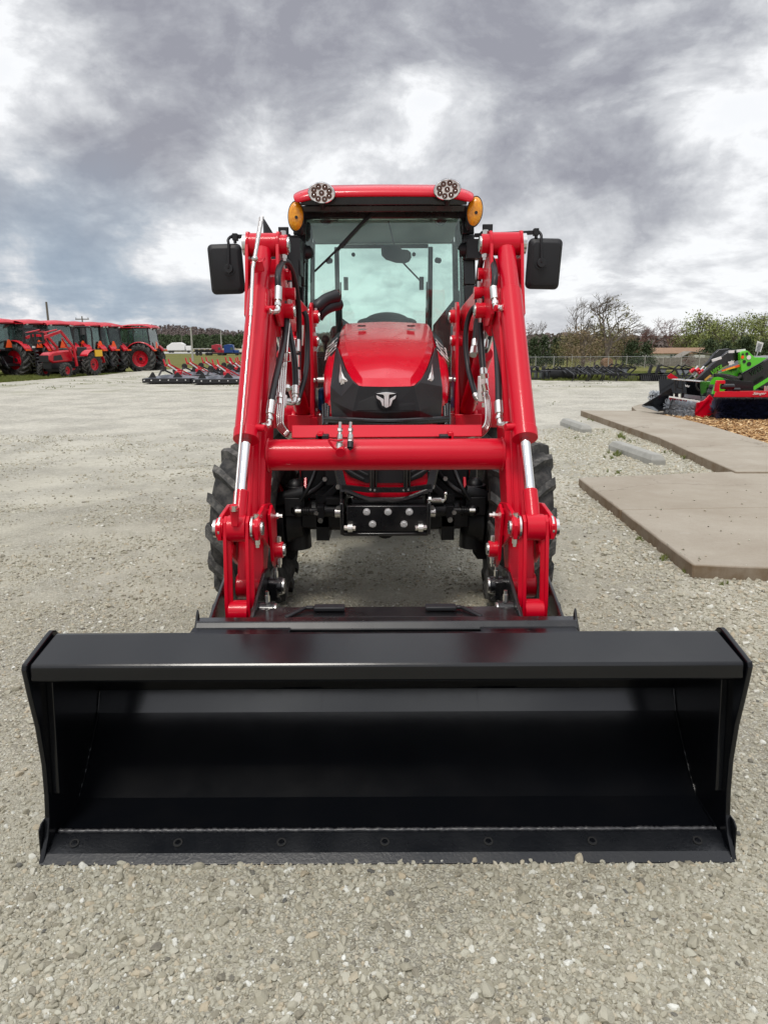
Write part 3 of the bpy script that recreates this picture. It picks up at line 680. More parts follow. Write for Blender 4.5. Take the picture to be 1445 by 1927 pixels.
# grass along the lot's edge and under the parked tractors; weeds by the concrete
def tuft(seed):
    rd = random.Random(seed); v, f = [], []
    for i in range(16):
        a = rd.uniform(0, 6.28); r = rd.uniform(0, .35); x, y = r * math.cos(a), r * math.sin(a); l = rd.uniform(.5, 1.0); b = rd.uniform(-.5, .5), rd.uniform(-.5, .5); w_ = .045
        o = len(v); c, s_ = math.cos(a + 1.57) * w_, math.sin(a + 1.57) * w_
        v += [(x - c, y - s_, 0), (x + c, y + s_, 0), (x + b[0] * .4 + c * .7, y + b[1] * .4 + s_ * .7, l * .6), (x + b[0] * .4 - c * .7, y + b[1] * .4 - s_ * .7, l * .6), (x + b[0], y + b[1], l)]
        f += [(o, o + 1, o + 2, o + 3), (o + 3, o + 2, o + 4)]
    return v, f
TUFTS = [tuft(i) for i in range(5)]
P, S = [], []
for (x, y) in [(x, y) for x, y in zip(rs.uniform(-26, 26, 60000), rs.uniform(19, 42, 60000))]:
    if abs(x) > 0.6 * y + 2: continue
    inside = inpoly(x, y, lot)
    if inside:
        if y < 23 or mnoise.noise(Vector((x * .5, y * .5, 2))) < 0.25 or rs.rand() > 0.3: continue
    P.append((x, y, gz(x, y) - .01)); S.append([rs.uniform(.025, .07) if inside else rs.uniform(.06, .14)] * 3)
n = len(P); scatter('grass', 'short green and straw grass growing along the far edge of the lot', 'grass', P, S, np.stack([np.zeros(n), np.zeros(n), rs.uniform(0, 6.3, n)], 1), TUFTS, M['grassblade'], rs.rand(n))
P, S = [], []
for (px, py, k, sz) in [(1165, 779, 26, .035), (1130, 781, 18, .03), (1170, 823, 4, .10), (1160, 858, 8, .07), (1152, 864, 6, .05), (1183, 832, 5, .05), (1290, 862, 6, .07), (1250, 850, 5, .04), (1155, 892, 6, .04), (1206, 1017, 8, .03), (1252, 1052, 8, .04),
                        (1300, 1076, 9, .045), (1365, 1083, 14, .05), (1372, 1079, 6, .06), (1440, 1087, 8, .04), (1100, 822, 14, .03), (1085, 826, 10, .03), (1360, 1100, 5, .025), (1110, 792, 8, .035), (1068, 805, 6, .04), (1135, 812, 5, .03), (1040, 760, 10, .03)]:
    for i in range(k):
        p = WZ(px + rs.normal(0, 9), py + rs.normal(0, 2.0))
        if inpoly(p.x, p.y, padA) or inpoly(p.x, p.y, walk): continue
        P.append((p.x, p.y, 0)); S.append([sz * rs.uniform(.6, 1.3)] * 3)
n = len(P); scatter('weeds', 'small green weeds sprouting from the gravel beside the concrete', 'weeds', P, S, np.stack([np.zeros(n), np.zeros(n), rs.uniform(0, 6.3, n)], 1), TUFTS, M['grassblade'], rs.rand(n))

# wheel stops
def wheel_stop(a, b, label):
    A = WZ(*a); B = WZ(*b); d = (B - A); L = d.length; rz = math.atan2(d.y, d.x); r = thing('wheel_stop', label, 'wheel stop', ((A.x + B.x) / 2, (A.y + B.y) / 2, 0), 'concrete wheel stops beside the walkway', rz)
    g = MB(); h = .12; w1, w2 = .085, .055; e = .05; L2 = L / 2
    g.add([(-L2, -w1, -.03), (L2, -w1, -.03), (L2, w1, -.03), (-L2, w1, -.03), (-L2, -w1, .06), (L2, -w1, .06), (L2, w1, .06), (-L2, w1, .06), (-L2 + e, -w2, h), (L2 - e, -w2, h), (L2 - e, w2, h), (-L2 + e, w2, h)],
          [(0, 1, 5, 4), (1, 2, 6, 5), (2, 3, 7, 6), (3, 0, 4, 7), (4, 5, 9, 8), (5, 6, 10, 9), (6, 7, 11, 10), (7, 4, 8, 11), (8, 9, 10, 11), (3, 2, 1, 0)])
    me = bpy.data.meshes.new('block'); me.from_pydata(g.v, [], g.f); me.materials.append(M['wstop']); o = bpy.data.objects.new('block', me); col.objects.link(o); o.parent = r
    m = o.modifiers.new('bevel', 'BEVEL'); m.width = .012; m.segments = 2
M['wstop'] = mat('pale_cast_concrete', (0.345, 0.34, 0.31), 0.9, var=0.15, vscale=9, bump=0.3, bscale=60)
wheel_stop((1155, 846), (1238, 876), 'pale concrete wheel stop nearer the camera, beside the middle of the walkway edge')
wheel_stop((1062, 800), (1103, 815), 'pale concrete wheel stop farther off, near the far corner of the walkway')
# ------------------------------------------------------------------ wheels (shared by the near tractor and the parked ones)
def tyre_prof(Rt, w, rr):
    s = Rt - rr
    return [(rr, -w * .36), (rr + s * .12, -w * .44), (rr + s * .45, -w * .5), (rr + s * .78, -w * .47), (Rt - s * .10, -w * .40), (Rt - s * .05, -w * .2), (Rt - s * .04, 0),
            (Rt - s * .05, w * .2), (Rt - s * .10, w * .40), (rr + s * .78, w * .47), (rr + s * .45, w * .5), (rr + s * .12, w * .44), (rr, w * .36)]
def wheel(parent, name, c, Rt, w, rr, nl, lug, steer=0.0, flip=1, rimmat='red', seg=48, cut=True, side=1):
    """tractor wheel: axle along x. Returns the wheel part; its tyre and rim are children."""
    Mx = Matrix.Translation(Vector(c)) @ Matrix.Rotation(steer, 4, 'Z')
    g = MB(); g.lathe(tyre_prof(Rt - lug, w, rr), seg, Mx)
    ty = g.build('tyre', M['rubber'], parent, smooth=38, fixn=True)
    g = MB()
    for sgn in (-1, 1):
        for k in range(nl):
            t0 = 2 * math.pi * (k + (0.5 if sgn > 0 else 0)) / nl; sp = 2 * math.pi / nl
            # lug runs from the centre line out over the shoulder, swept back
            st = [(-.03, 0.0, 1.0), (.16, .28, 1.0), (.34, .60, .98), (.455, .86, .70), (.49, .98, .30)]
            vs = []
            for (fx, ft, hh) in st:
                x = sgn * w * fx; ang = t0 + flip * ft * sp * 0.95
                s_ = Rt - lug - rr; base = {1.0: Rt - lug * 1.3, .98: Rt - lug * 1.5, .70: Rt - lug - s_ * .16, .30: Rt - lug - s_ * .36}[hh]
                top = {1.0: Rt, .98: Rt - lug * .12, .70: Rt - lug * .75, .30: Rt - lug - s_ * .30}[hh]
                hw = (0.030 if hh > .9 else 0.034) * (Rt / .42) * .8 / Rt
                xo = sgn * w * .035 * (1 if hh < .9 else 0)
                for (rad, aa) in ((base - .01, -hw * 1.25), (top, -hw * .85), (top, hw * .85), (base - .01, hw * 1.25)):
                    xx = x + (xo if rad == top else 0); vs.append((xx, rad * math.cos(ang + aa), rad * math.sin(ang + aa)))
            fs = [(4 * i + j, 4 * i + (j + 1) % 4, 4 * i + 4 + (j + 1) % 4, 4 * i + 4 + j) for i in range(len(st) - 1) for j in range(4)] + [(3, 2, 1, 0), (4 * len(st) - 4, 4 * len(st) - 3, 4 * len(st) - 2, 4 * len(st) - 1)]
            g.add(vs, fs, Mx)
    g.build('tread', M['tread'], parent, smooth=38, fixn=True, one=True)
    g = MB(); d = w * .33
    prof = [(rr + .012, -d * 1.08), (rr + .012, -d), (rr - .02, -d * .9), (rr - .035, -d * .3), (rr * .62, -d * .05), (rr * .55, d * .25 * side), (rr * .30, d * .25 * side), (rr * .28, d * .05), (0.001, d * .05), (0.001, -d * .1), (rr * .6, -d * .22), (rr - .045, -d * .35), (rr - .045, d * .9), (rr + .012, d), (rr + .012, d * 1.08), (rr - .012, d * 1.0), (rr - .028, d * .2), (rr - .028, -d * .7)]
    g.lathe(prof[:9] + [(0.001, d * .3 * side), (rr * .3, d * .3 * side), (rr * .62, d * .18), (rr - .03, d * .2), (rr - .02, d * .9), (rr + .012, d), (rr + .012, d * 1.08), (rr + .004, d * 1.08), (rr + .004, -d * 1.08)], 32, Mx)
    rm = g.build('rim', M[rimmat], parent, smooth=35, fixn=True)
    g = MB()
    for k in range(8):
        a = k * math.pi / 4; p = Vector((0, rr * .42 * math.cos(a), rr * .42 * math.sin(a)))
        g.cyl(Mx @ (p + Vector((-side * 0.001 + d * .28 * side, 0, 0))), Mx @ (p + Vector((side * .02 + d * .3 * side, 0, 0))), rr * .045, n=6)
    g.cyl(Mx @ Vector((d * .2 * side, 0, 0)), Mx @ Vector((d * .55 * side, 0, 0)), rr * .2, n=16)
    g.build('hub', M['plastic'], parent, smooth=35)

# ------------------------------------------------------------------ the near tractor
XC = 0.006
TR = thing('tractor', 'large shiny red cab tractor in the foreground with a front loader and wide black bucket', 'tractor', (XC, 3.6, 0))
def X(s, v): return XC + s * v

# wheels
for s in (-1, 1):
    wp = bpy.data.objects.new('front_wheel', None); col.objects.link(wp); wp.parent = TR
    wheel(wp, 'front_wheel', (X(s, .66 if s < 0 else .68), 3.62, .425), .425, .31, .215, 15, .030, steer=R(-5), flip=-1, side=s)
    wp = bpy.data.objects.new('rear_wheel', None); col.objects.link(wp); wp.parent = TR
    wheel(wp, 'rear_wheel', (X(s, .66), 5.70, .64), .64, .36, .36, 20, .036, flip=1, side=s)

# ---- front bolster, axle and steering gear
g = MB()
g.plate([W(652, 952, 3.06), W(652, 1000, 3.06), W(808, 1000, 3.06), W(808, 952, 3.06)], (0, .03, 0)); g.plate([W(662, 938, 3.12), W(662, 958, 3.12), W(798, 958, 3.12), W(798, 938, 3.12)], (0, .03, 0))
g.box(X(1, -.185), X(1, .185), 3.065, 3.45, .50, .53); g.box(X(1, -.20), X(1, -.184), 3.05, 4.3, .51, .655); g.box(X(1, .184), X(1, .20), 3.05, 4.3, .51, .655)
g.box(X(1, -.16), X(1, .16), 3.5, 4.4, .45, .72); g.cyl((XC, 3.2, .50), (XC, 3.5, .50), .05)
g.box(X(1, -.19), X(1, .19), 3.056, 3.09, .505, .517)
bol = g.build('bolster', M['black'], TR, bev=.004)
g = MB()
for px, py in ((690, 963), (730, 963), (770, 963), (701, 986), (760, 986)):
    p = W(px, py, 3.06); g.cyl(p + Vector((0, -.004, 0)), p, .016, n=20); g.cyl(p + Vector((0, -.014, 0)), p + Vector((0, -.004, 0)), .010, n=6)
g.build('bolt', M['badge'], bol, smooth=30)
g = MB()
for s in (-1, 1):
    g.cyl((X(s, .17), 3.60, .475), (X(s, .43), 3.61, .47), .085, .075); g.box(X(s, .19), X(s, .42), 3.50, 3.54, .43, .515); g.box(X(s, .40), X(s, .50), 3.46, 3.52, .50, .59); g.cyl((X(s, .40), 3.50, .61), (X(s, .55), 3.52, .57), .035); g.bar((X(s, .22), 3.50, .66), (X(s, .33), 3.50, .56), .04, .03); g.tube([(X(s, .40), 3.46, .60), (X(s, .33), 3.5, .64), (X(s, .27), 3.6, .70), (X(s, .25), 3.7, .8)], .014, 8); g.tube([(X(s, .42), 3.44, .58), (X(s, .37), 3.44, .66), (X(s, .33), 3.55, .76)], .011, 8); g.box(X(s, .23), X(s, .42), 3.60, 3.9, .56, .80); g.cyl((X(s, .30), 3.60, .47), (X(s, .345), 3.60, .47), .085, n=8)
    g.box(X(s, .285), X(s, .35), 3.50, 3.68, .36, .60); g.cyl((X(s, .42), 3.61, .44), (X(s, .50), 3.61, .44), .10, .13, n=20)
    g.cyl((X(s, .46), 3.60, .30), (X(s, .46), 3.60, .63), .075, .06, n=16); g.sph((X(s, .46), 3.6, .62), .045)
    g.cyl((X(s, .50), 3.62, .43), (X(s, .60), 3.63, .43), .14, .15, n=24)
    for k in range(8):
        a = k * math.pi / 4; g.cyl((X(s, .47), 3.6 + .10 * math.cos(a), .44 + .11 * math.sin(a)), (X(s, .505), 3.6 + .10 * math.cos(a), .44 + .11 * math.sin(a)), .011, n=6)
    g.box(X(s, .38), X(s, .47), 3.46, 3.6, .51, .545)
    g.cyl((X(s, .20), 3.44, .53), (X(s, .31), 3.44, .53), .030); g.cyl((X(s, .31), 3.44, .53), (X(s, .42), 3.43, .53), .017); g.sph((X(s, .43), 3.43, .53), .028)
    g.box(X(s, .20), X(s, .29), 3.42, 3.50, .565, .60); g.box(X(s, .30), X(s, .335), 3.40, 3.46, .50, .56)
    for k in range(5): g.cyl((X(s, .375 + k * .011), 3.43, .53), (X(s, .379 + k * .011), 3.43, .53), .024, n=12)
g.build('front_axle', M['cast'], TR, bev=.005)
g = MB()
for s in (-1, 1):
    g.cyl((X(s, .175), 3.40, .53), (X(s, .245), 3.40, .53), .024, n=14); g.cyl((X(s, .13), 3.04, .545), (X(s, .18), 3.05, .545), .012, n=6); g.cyl((X(s, .145), 3.04, .545), (X(s, .165), 3.04, .545), .019, n=12)
    for (dx, y, z) in ((.215, 3.2, .70), (.215, 3.2, .60), (.30, 3.5, .68), (.335, 3.38, .535)): g.cyl((X(s, dx), y - .012, z), (X(s, dx), y, z), .012, n=6)
    g.cyl((X(s, .315), 3.36, .50), (X(s, .315), 3.375, .50), .013, n=12); g.cyl((X(s, .412), 3.40, .54), (X(s, .44), 3.40, .54), .010, n=6)
g.build('steering_fitting', M['zinc'], TR, smooth=30)
g = MB()
g.tube([W(803, 941, 3.12), W(835, 941, 3.14)], .006, 8, smooth=False); g.tube([W(832, 945, 3.14), W(838, 938, 3.14), W(838, 929, 3.13)], .006, 8); g.sph(tuple(W(838, 929, 3.13)), .009, 8, 6)
for k in range(9): g.cyl(W(813 + k * 2, 941, 3.13), W(814 + k * 2, 941, 3.13), .011, n=10)
g.cyl(W(806, 939, 3.11), W(811, 939, 3.11), .012, n=6)
g.build('latch_rod', M['zinc'], TR)
# side brackets reaching from the frame out to the loader masts, and the black plates beneath
g = MB()
for s in (-1, 1):
    g.box(X(s, .19), X(s, .205), 3.15, 4.3, .50, .78); g.box(X(s, .20), X(s, .40), 3.72, 3.86, .50, .60); g.box(X(s, .20), X(s, .42), 4.05, 4.15, .52, .74)
    pts = [(.425, .50), (.475, .23), (.50, .195), (.585, .20), (.60, .25), (.61, .50)]
    g.prism([(X(s, a), b) for a, b in pts], 'y', 3.70 - .0, 3.73)
    g.box(X(s, .39), X(s, .45), 3.75, 4.05, .60, .98); g.cyl((X(s, .24), 3.95, .90), (X(s, .40), 3.95, .90), .05)
    g.cyl((X(s, .50), 3.69, .255), (X(s, .50), 3.71, .255), .02)
g.build('mounting_frame', M['cast'], TR, bev=.005)
g = MB()
g.box(X(1, .24), X(1, .42), 3.80, 4.25, .52, .88); g.box(X(1, -.42), X(1, -.26), 3.90, 4.3, .52, .84); g.box(X(1, .25), X(1, .41), 3.795, 3.80, .55, .86)
g.box(X(1, -.30), X(1, -.20), 3.5, 3.9, .64, .86); g.box(X(1, .2), X(1, .24), 3.55, 3.75, .6, .9)
g.build('battery_box', M['plastic'], TR, bev=.012)
g = MB(); g.box(X(1, -.24), X(1, .24), 3.4, 4.6, .70, .98); g.box(X(1, -.2), X(1, .2), 4.3, 6.0, .45, .9); g.box(X(1, -.45), X(1, .45), 5.5, 5.9, .45, .8); g.cyl((X(1, -.5), 5.7, .64), (X(1, .5), 5.7, .64), .13)
g.box(X(1, -.5), X(1, .5), 4.55, 5.3, .62, .68); g.box(X(1, -.62), X(1, -.42), 4.7, 5.3, .35, .62); g.box(X(1, .42), X(1, .62), 4.7, 5.3, .35, .62)
g.build('chassis', M['black'], TR, bev=.01)

# ---- bonnet
CXP = 727.0
def mir(p): return (2 * CXP - p[0], p[1], p[2])
def Wp(p): return W(*p)
rows = [[(727, 728, 3.165), (682, 727, 3.17), (675, 725.5, 3.185)], [(727, 712, 3.20), (682, 711, 3.215), (662, 713.5, 3.27)], [(727, 689, 3.31), (666, 690, 3.335), (651, 695, 3.40)],
        [(727, 657, 3.56), (652, 660, 3.60), (641, 665, 3.64)], [(727, 634, 3.90), (648, 637, 3.93), (638, 643, 3.95)], [(727, 614, 4.36), (647, 619, 4.36), (641, 624, 4.36)], [(727, 605, 4.60), (651, 609, 4.60), (647, 613, 4.60)]]
g = MB(); gr = []
for r in rows:
    c, e, o = r; q = [c, tuple((a * .6 + b * .4) for a, b in zip(c, e)), tuple((a * .12 + b * .88) for a, b in zip(c, e)), e, o]
    o2 = (o[0] + 2.0, o[1] + 5, o[2] + .05)
    gr.append([Wp(p) for p in [o2] + q[::-1]] + [Wp(mir(p)) for p in q[1:]] + [Wp(mir(o2))])
g.grid([r[::-1] for r in gr][::-1]); hood = g.build('bonnet', M['redhood'], TR, smooth=16, sub=2, fixn=True)
bm = bmesh.new(); bm.from_mesh(hood.data); cl = bm.edges.layers.float.get('crease_edge') or bm.edges.layers.float.new('crease_edge')
nc = len(gr[0])
for e in bm.edges:
    a, b = sorted((e.verts[0].index, e.verts[1].index))
    if b - a == nc and a % nc in (2, nc - 3): e[cl] = 0.95
    if b - a == nc and a % nc in (1, nc - 2): e[cl] = 1.0
    if b - a == 1 and a // nc in (len(gr) - 2, len(gr) - 1): e[cl] = 0.85
    if b - a == nc and a % nc in (0, nc - 1): e[cl] = 1.0
bm.to_mesh(hood.data); bm.free()
# louvres/markings on the rear of the bonnet are recessed black slots
g = MB()
for s in (-1, 1):
    for (px, py, wd) in ((681, 615.5, .045),):
        q = (px, py, 4.3) if s < 0 else mir((px, py, 4.3)); p = Wp(q); g.box(p.x - wd / 2, p.x + wd / 2, 4.24, 4.30, p.z + .002, p.z + .009)
g.build('bonnet_mark', M['plastic'], hood)
# side panels: tall red cheeks either side of the nose
A = [(645, 622, 4.42), (638, 650, 3.96), (634, 668, 3.76), (630, 695, 3.53), (626, 728, 3.41), (624, 752, 3.385), (626, 772, 3.375), (629, 789, 3.37)]
B = [(633, 634, 4.45), (622, 652, 4.05), (613, 676, 3.80), (608, 702, 3.65), (607, 728, 3.56), (610, 750, 3.54), (613, 772, 3.53), (617, 789, 3.53)]
for s in (-1, 1):
    g = MB(); G = []
    for a, b in zip(A, B):
        if s > 0: a, b = mir(a), mir(b)
        a, b = Wp(a), Wp(b); ai = Vector((a.x - s * .02, a.y + .05, a.z)); mid = a.lerp(b, .5) + Vector((s * .012, -.015, 0)); c = Vector((b.x - s * .005, 4.58, min(b.z, 1.40))); d2 = b + Vector((-s * 0.0, .10, 0))
        G.append([ai, a, mid, b, d2, c])
    G.append([Vector((p.x, p.y + .02, 0.99)) for p in G[-1]])
    g.grid(G); g.build('side_panel', M['redhood'], TR, smooth=60, sub=1, fixn=True)
    # black band with lettering at the shoulder
    g = MB(); P = [(643, 626, 4.36), (629, 640, 4.2), (624, 655, 4.0), (627, 672, 3.80), (636, 652, 3.92), (639, 640, 4.02)]
    P = [Wp(p if s < 0 else mir(p)) + Vector((s * .013, -.02, .004)) for p in P]; g.plate(P, (-s * .008, .008, 0)); db = g.build('decal_band', M['plastic'], TR, smooth=0)
    g = MB(); lo = Wp((630, 668, 3.84) if s < 0 else mir((630, 668, 3.84))); hi = Wp((633, 649, 4.03) if s < 0 else mir((633, 649, 4.03)))
    wid = (Wp((637, 656, 3.9)) - Wp((627, 660, 3.98))) if s < 0 else (Wp(mir((627, 660, 3.98))) - Wp(mir((637, 656, 3.9))))
    ctr = (lo + hi) / 2 + Vector((s * .018, -.032, .008))
    along = (hi - lo) if s < 0 else (lo - hi)
    text_mb(g, 'T574', .125, frame3(ctr, along, Vector((0, -.35 * 1, 1)).cross(Vector((1, 0, 0))) if False else (wid if s > 0 else -wid)), .001, shear=.2)
    g.build('model_lettering', M['white'], db, one=True, smooth=0)
# black mask round the lamps and the grille
K = dict(a=(669, 721, 3.225), b=(678, 728, 3.185), c=(667, 772, 3.19), d=(647, 747, 3.30), e=(626, 753, 3.395), f=(629, 789.5, 3.375), g=(667, 790, 3.23), h=(727, 791, 3.195), i=(727, 775, 3.15), j=(727, 729, 3.16),
         k=(630, 695, 3.525), k2=(626, 729, 3.405), l=(636, 655, 3.90), m=(651, 697, 3.395), n=(640, 667, 3.63))
g = MB()
for face in ('jbci', 'icgh', 'badc', 'lnk', 'nmk', 'makx', 'ked', 'dec', 'ecgf'):
    fs = {'makx': ['m', 'a', 'd', 'k2'], 'ked': ['d', 'k2', 'e'], 'nmk': ['n', 'm', 'k'], 'lnk': ['l', 'n', 'k']}.get(face, list(face))
    if face == 'dec': fs = ['d', 'e', 'c']
    p = [Wp(K[q]) for q in fs]; g.add(p, [tuple(range(len(p)))]); p = [Wp(mir(K[q])) for q in fs]; g.add(p, [tuple(range(len(p) - 1, -1, -1))])
p = [Wp(K[q]) for q in ('m', 'k2', 'k')]; g.add(p, [(0, 1, 2)]); p = [Wp(mir(K[q])) for q in ('m', 'k2', 'k')]; g.add(p, [(2, 1, 0)])
mask = g.build('grille_surround', M['plastic2'], TR, smooth=0, merge=.002, fixn=True, solid=.012)
mask.modifiers['thickness'].offset = 1
g = MB()                                                               # fine ribs of the centre panel
for i in range(22):
    t = (i + .5) / 22; y = 731 + 41 * t; xl = 679 - 10 * t; Yf = 3.16 - .01 * t
    a, b, c = Wp((xl + 2, y, Yf + .022)), Wp((727, y + .5, Yf - .012)), Wp(mir((xl + 2, y, Yf + .022)))
    g.tube([a, b, c], .0015, 5, smooth=False)
g.build('grille', M['plastic2'], mask, one=True, smooth=50)
# lamps: shard of clear lens each side
for s in (-1, 1):
    P = [(640.5, 684, 3.50), (643, 699, 3.44), (648, 710, 3.39), (658, 718.5, 3.33), (648, 719, 3.37), (647.5, 723, 3.37), (645.5, 723, 3.375), (645, 720, 3.38), (643.5, 724, 3.385), (641, 723.5, 3.39), (641, 720, 3.40), (638.5, 720, 3.41), (638, 710, 3.43), (639.5, 697, 3.47)]
    P = [Wp(p if s < 0 else mir(p)) * .984 + Vector((0, 0, H * .016)) for p in P]
    g = MB(); c = sum(P, Vector()) / len(P) + Vector((0, -.022, .004)); n = len(P); g.add(P + [c] + [p + Vector((0, .02, 0)) for p in P], [(i, (i + 1) % n, n) for i in range(n)] + [((i + 1) % n, i, n + 1 + i, n + 1 + (i + 1) % n) for i in range(n)])
    g.build('headlight', M['lens'], TR, smooth=15, fixn=True)
# bull-head badge: black backing, polished shapes on it
def pb(x, y, d=0.0): p = W(640 + x / 7.706, 700 + y / 7.706, 3.125); return p + Vector((0, d, 0))
g = MB(); P = [(500, 300), (560, 285), (668, 280), (780, 285), (832, 298), (822, 345), (822, 390), (800, 415), (785, 425), (765, 480), (735, 515), (690, 545), (640, 545), (600, 520), (575, 480), (555, 430), (525, 405), (508, 370)]
g.plate([pb(x, y) for x, y in P], (0, .014, 0)); bd = g.build('badge', M['plastic'], TR, smooth=0, bev=.001)
g = MB()
for P in ([(522, 312), (600, 300), (668, 292), (740, 300), (810, 310), (760, 322), (712, 328), (707, 350), (707, 505), (668, 520), (640, 505), (638, 350), (625, 328), (580, 322)],
          [(525, 335), (600, 375), (632, 395), (634, 500), (612, 490), (598, 445), (580, 412), (545, 392), (528, 372)], [(808, 335), (750, 370), (720, 392), (712, 500), (732, 490), (748, 445), (760, 410), (792, 390), (806, 368)]):
    g.plate([pb(x, y, -.006) for x, y in P], (0, .006, 0))
g.build('emblem', M['badge'], bd, one=True, smooth=0, bev=.0012)
# nose below the loader's cross tube
def front(name, P, Y, mt, th=.03, parent=TR, bev=.003, sym=True):
    g = MB(); Q = list(P) + ([mir((a, b, 0))[:2] for a, b in reversed(P)] if sym else []); g.plate([W(a, b, Y) for a, b in Q], (0, th, 0)); return g.build(name, mt, parent, smooth=0, bev=bev)
low = front('lower_nose', [(632, 792), (633, 880), (641, 912), (655, 921), (690, 936), (727, 937)], 3.16, M['redhood'], .3)
front('lower_grille', [(648, 800), (646, 884), (660, 898), (688, 909), (727, 909)], 3.15, M['plastic'], .02, low)
for s in (-1, 1):
    g = MB()
    for (p, q, r_) in (((652, 884), (684, 902), .008), ((664, 880), (692, 894), .006)):
        a = (p[0], p[1], 3.145) if s < 0 else mir((p[0], p[1], 3.145)); b = (q[0], q[1], 3.145) if s < 0 else mir((q[0], q[1], 3.145)); g.tube([Wp(a), Wp(b)], r_, 6, smooth=False)
    g.build('grille_fin', M['plastic2'], low)
g = MB()
g.tube([W(650, 924, 3.12), W(690, 939, 3.10), W(727, 941, 3.10), W(764, 939, 3.10), W(804, 924, 3.12)], .012, 8); g.build('lower_trim', M['black'], low)
g = MB()                                                               # brush guard
pts = [(612, 791, 3.20), (650, 793, 3.11), (700, 795.5, 3.07), (727, 796, 3.065), (754, 795.5, 3.07), (800, 793, 3.11), (843, 790, 3.20)]
for (dy, r_) in ((-3.0, .012), (1.5, .010)): g.tube([W(a, b + dy, c) for a, b, c in pts], r_, 10)
for px in (700, 763): g.cyl(W(px, 800, 3.08), W(px, 920, 3.12), .0105, n=10); g.cyl(W(px - .5 + 8, 800, 3.09), W(px + 7, 918, 3.13), .006, n=8)
P = [(643, 912), (690, 918), (764, 918), (812, 911), (812, 920), (764, 927), (690, 927), (643, 921)]; g.plate([W(a, b, 3.115) for a, b in P], (0, .02, 0))
for s in (-1, 1):
    q = lambda a, b, c: W(*((a, b, c) if s < 0 else mir((a, b, c))))
    g.cyl(q(612, 762, 3.28), q(612, 800, 3.20), .014); g.cyl(q(617, 765, 3.24), q(616, 800, 3.18), .010); g.bar(q(612, 790, 3.25), q(600, 792, 3.7), .02, .05)
    g.bar(q(637, 878, 3.14), q(648, 925, 3.12), .03, .012, up=(0, 1, 0)); g.bar(q(617, 800, 3.25), q(641, 920, 3.2), .012, .02)
bg = g.build('brush_guard', M['black'], TR, smooth=35)
g = MB()
for (px, py) in ((697, 921), (705, 922), (759, 922), (768, 921)): p = W(px, py, 3.11); g.cyl(p, p + Vector((0, -.008, 0)), .0055, n=6)
g.build('bolt', M['zinc'], bg)

# ---- cab
YF, YR = 4.66, 6.02
def front_x(z): return .548 - (z - 1.3) * .052                          # half width of the cab at height z
cab = MB(); ZT = 2.13
for s in (-1, 1):
    for k in range(8):
        z0 = .95 + k * (ZT - .95) / 8; z1 = z0 + (ZT - .95) / 8; wd = .038
        yf = lambda z: YF - .05 * math.sin((z - .95) / (ZT - .95) * 2.6)
        cab.bar((X(s, front_x(z0)), yf(z0), z0), (X(s, front_x(z1)), yf(z1), z1 + .002), wd * 2, wd * 1.2, up=(0, 1, 0))
    cab.bar((X(s, .585), 5.25, .95), (X(s, .545), 5.25, ZT), .05, .05, up=(0, 1, 0))
    cab.bar((X(s, .61), YR, 1.0), (X(s, .57), YR, ZT), .05, .05, up=(0, 1, 0))
    cab.bar((X(s, .59), 5.25, .98), (X(s, .61), YR, 1.02), .05, .06); cab.bar((X(s, .548), YF, .98), (X(s, .59), 5.25, .98), .05, .05)
    cab.box(X(s, .30), X(s, .60), YF - .02, YF + .06, 1.255, 1.29)
    cab.box(X(s, .26), X(s, .56), 5.0, 5.1, .7, .95)
cab.bar((X(-1, .56), YR, ZT + .01), (X(1, .56), YR, ZT + .01), .05, .05); cab.bar((X(-1, .6), YR, 1.02), (X(1, .6), YR, 1.02), .05, .06)
cab.box(X(-1, .51), X(1, .51), YF - .06, YF - .005, ZT - .055, ZT + .02)
cabo = cab.build('cab_frame', M['black'], TR, bev=.008)
# rounded upper corners of the windscreen surround
g = MB()
for s in (-1, 1):
    n = 8; c = (X(s, .50), ZT - .035); P = [(c[0], c[1])] + [(X(s, .50 - .05 * (1 - math.sin(t))), ZT - .035 - .05 * (1 - math.cos(t))) for t in [i * math.pi / 2 / n for i in range(n + 1)]]
    g.prism(P, 'y', YF - .055, YF - .015)
g.build('corner_trim', M['black'], cabo)
def pane(name, P, th=.005):
    g = MB(); Q = [Vector(p) for p in P]; nn = (Q[1] - Q[0]).cross(Q[2] - Q[0]).normalized(); g.plate(Q, nn * th); return g.build(name, M['glass'], TR, smooth=0)
ws = pane('windscreen', [(X(-1, .545), YF - .03, .98), (X(1, .545), YF - .03, .98), (X(1, .50), YF - .045, ZT - .03), (X(-1, .50), YF - .045, ZT - .03)])
pane('rear_window', [(X(-1, .585), YR + .015, 1.04), (X(1, .585), YR + .015, 1.04), (X(1, .55), YR + .015, ZT), (X(-1, .55), YR + .015, ZT)])
for s in (-1, 1):
    pane('side_window', [(X(s, .562), YF + .03, 1.0), (X(s, .598), 5.23, 1.0), (X(s, .556), 5.23, ZT - .03), (X(s, .512), YF + .03, ZT - .03)])
    pane('quarter_window', [(X(s, .596), 5.28, 1.02), (X(s, .606), YR - .03, 1.06), (X(s, .568), YR - .03, ZT - .04), (X(s, .556), 5.28, ZT - .04)])
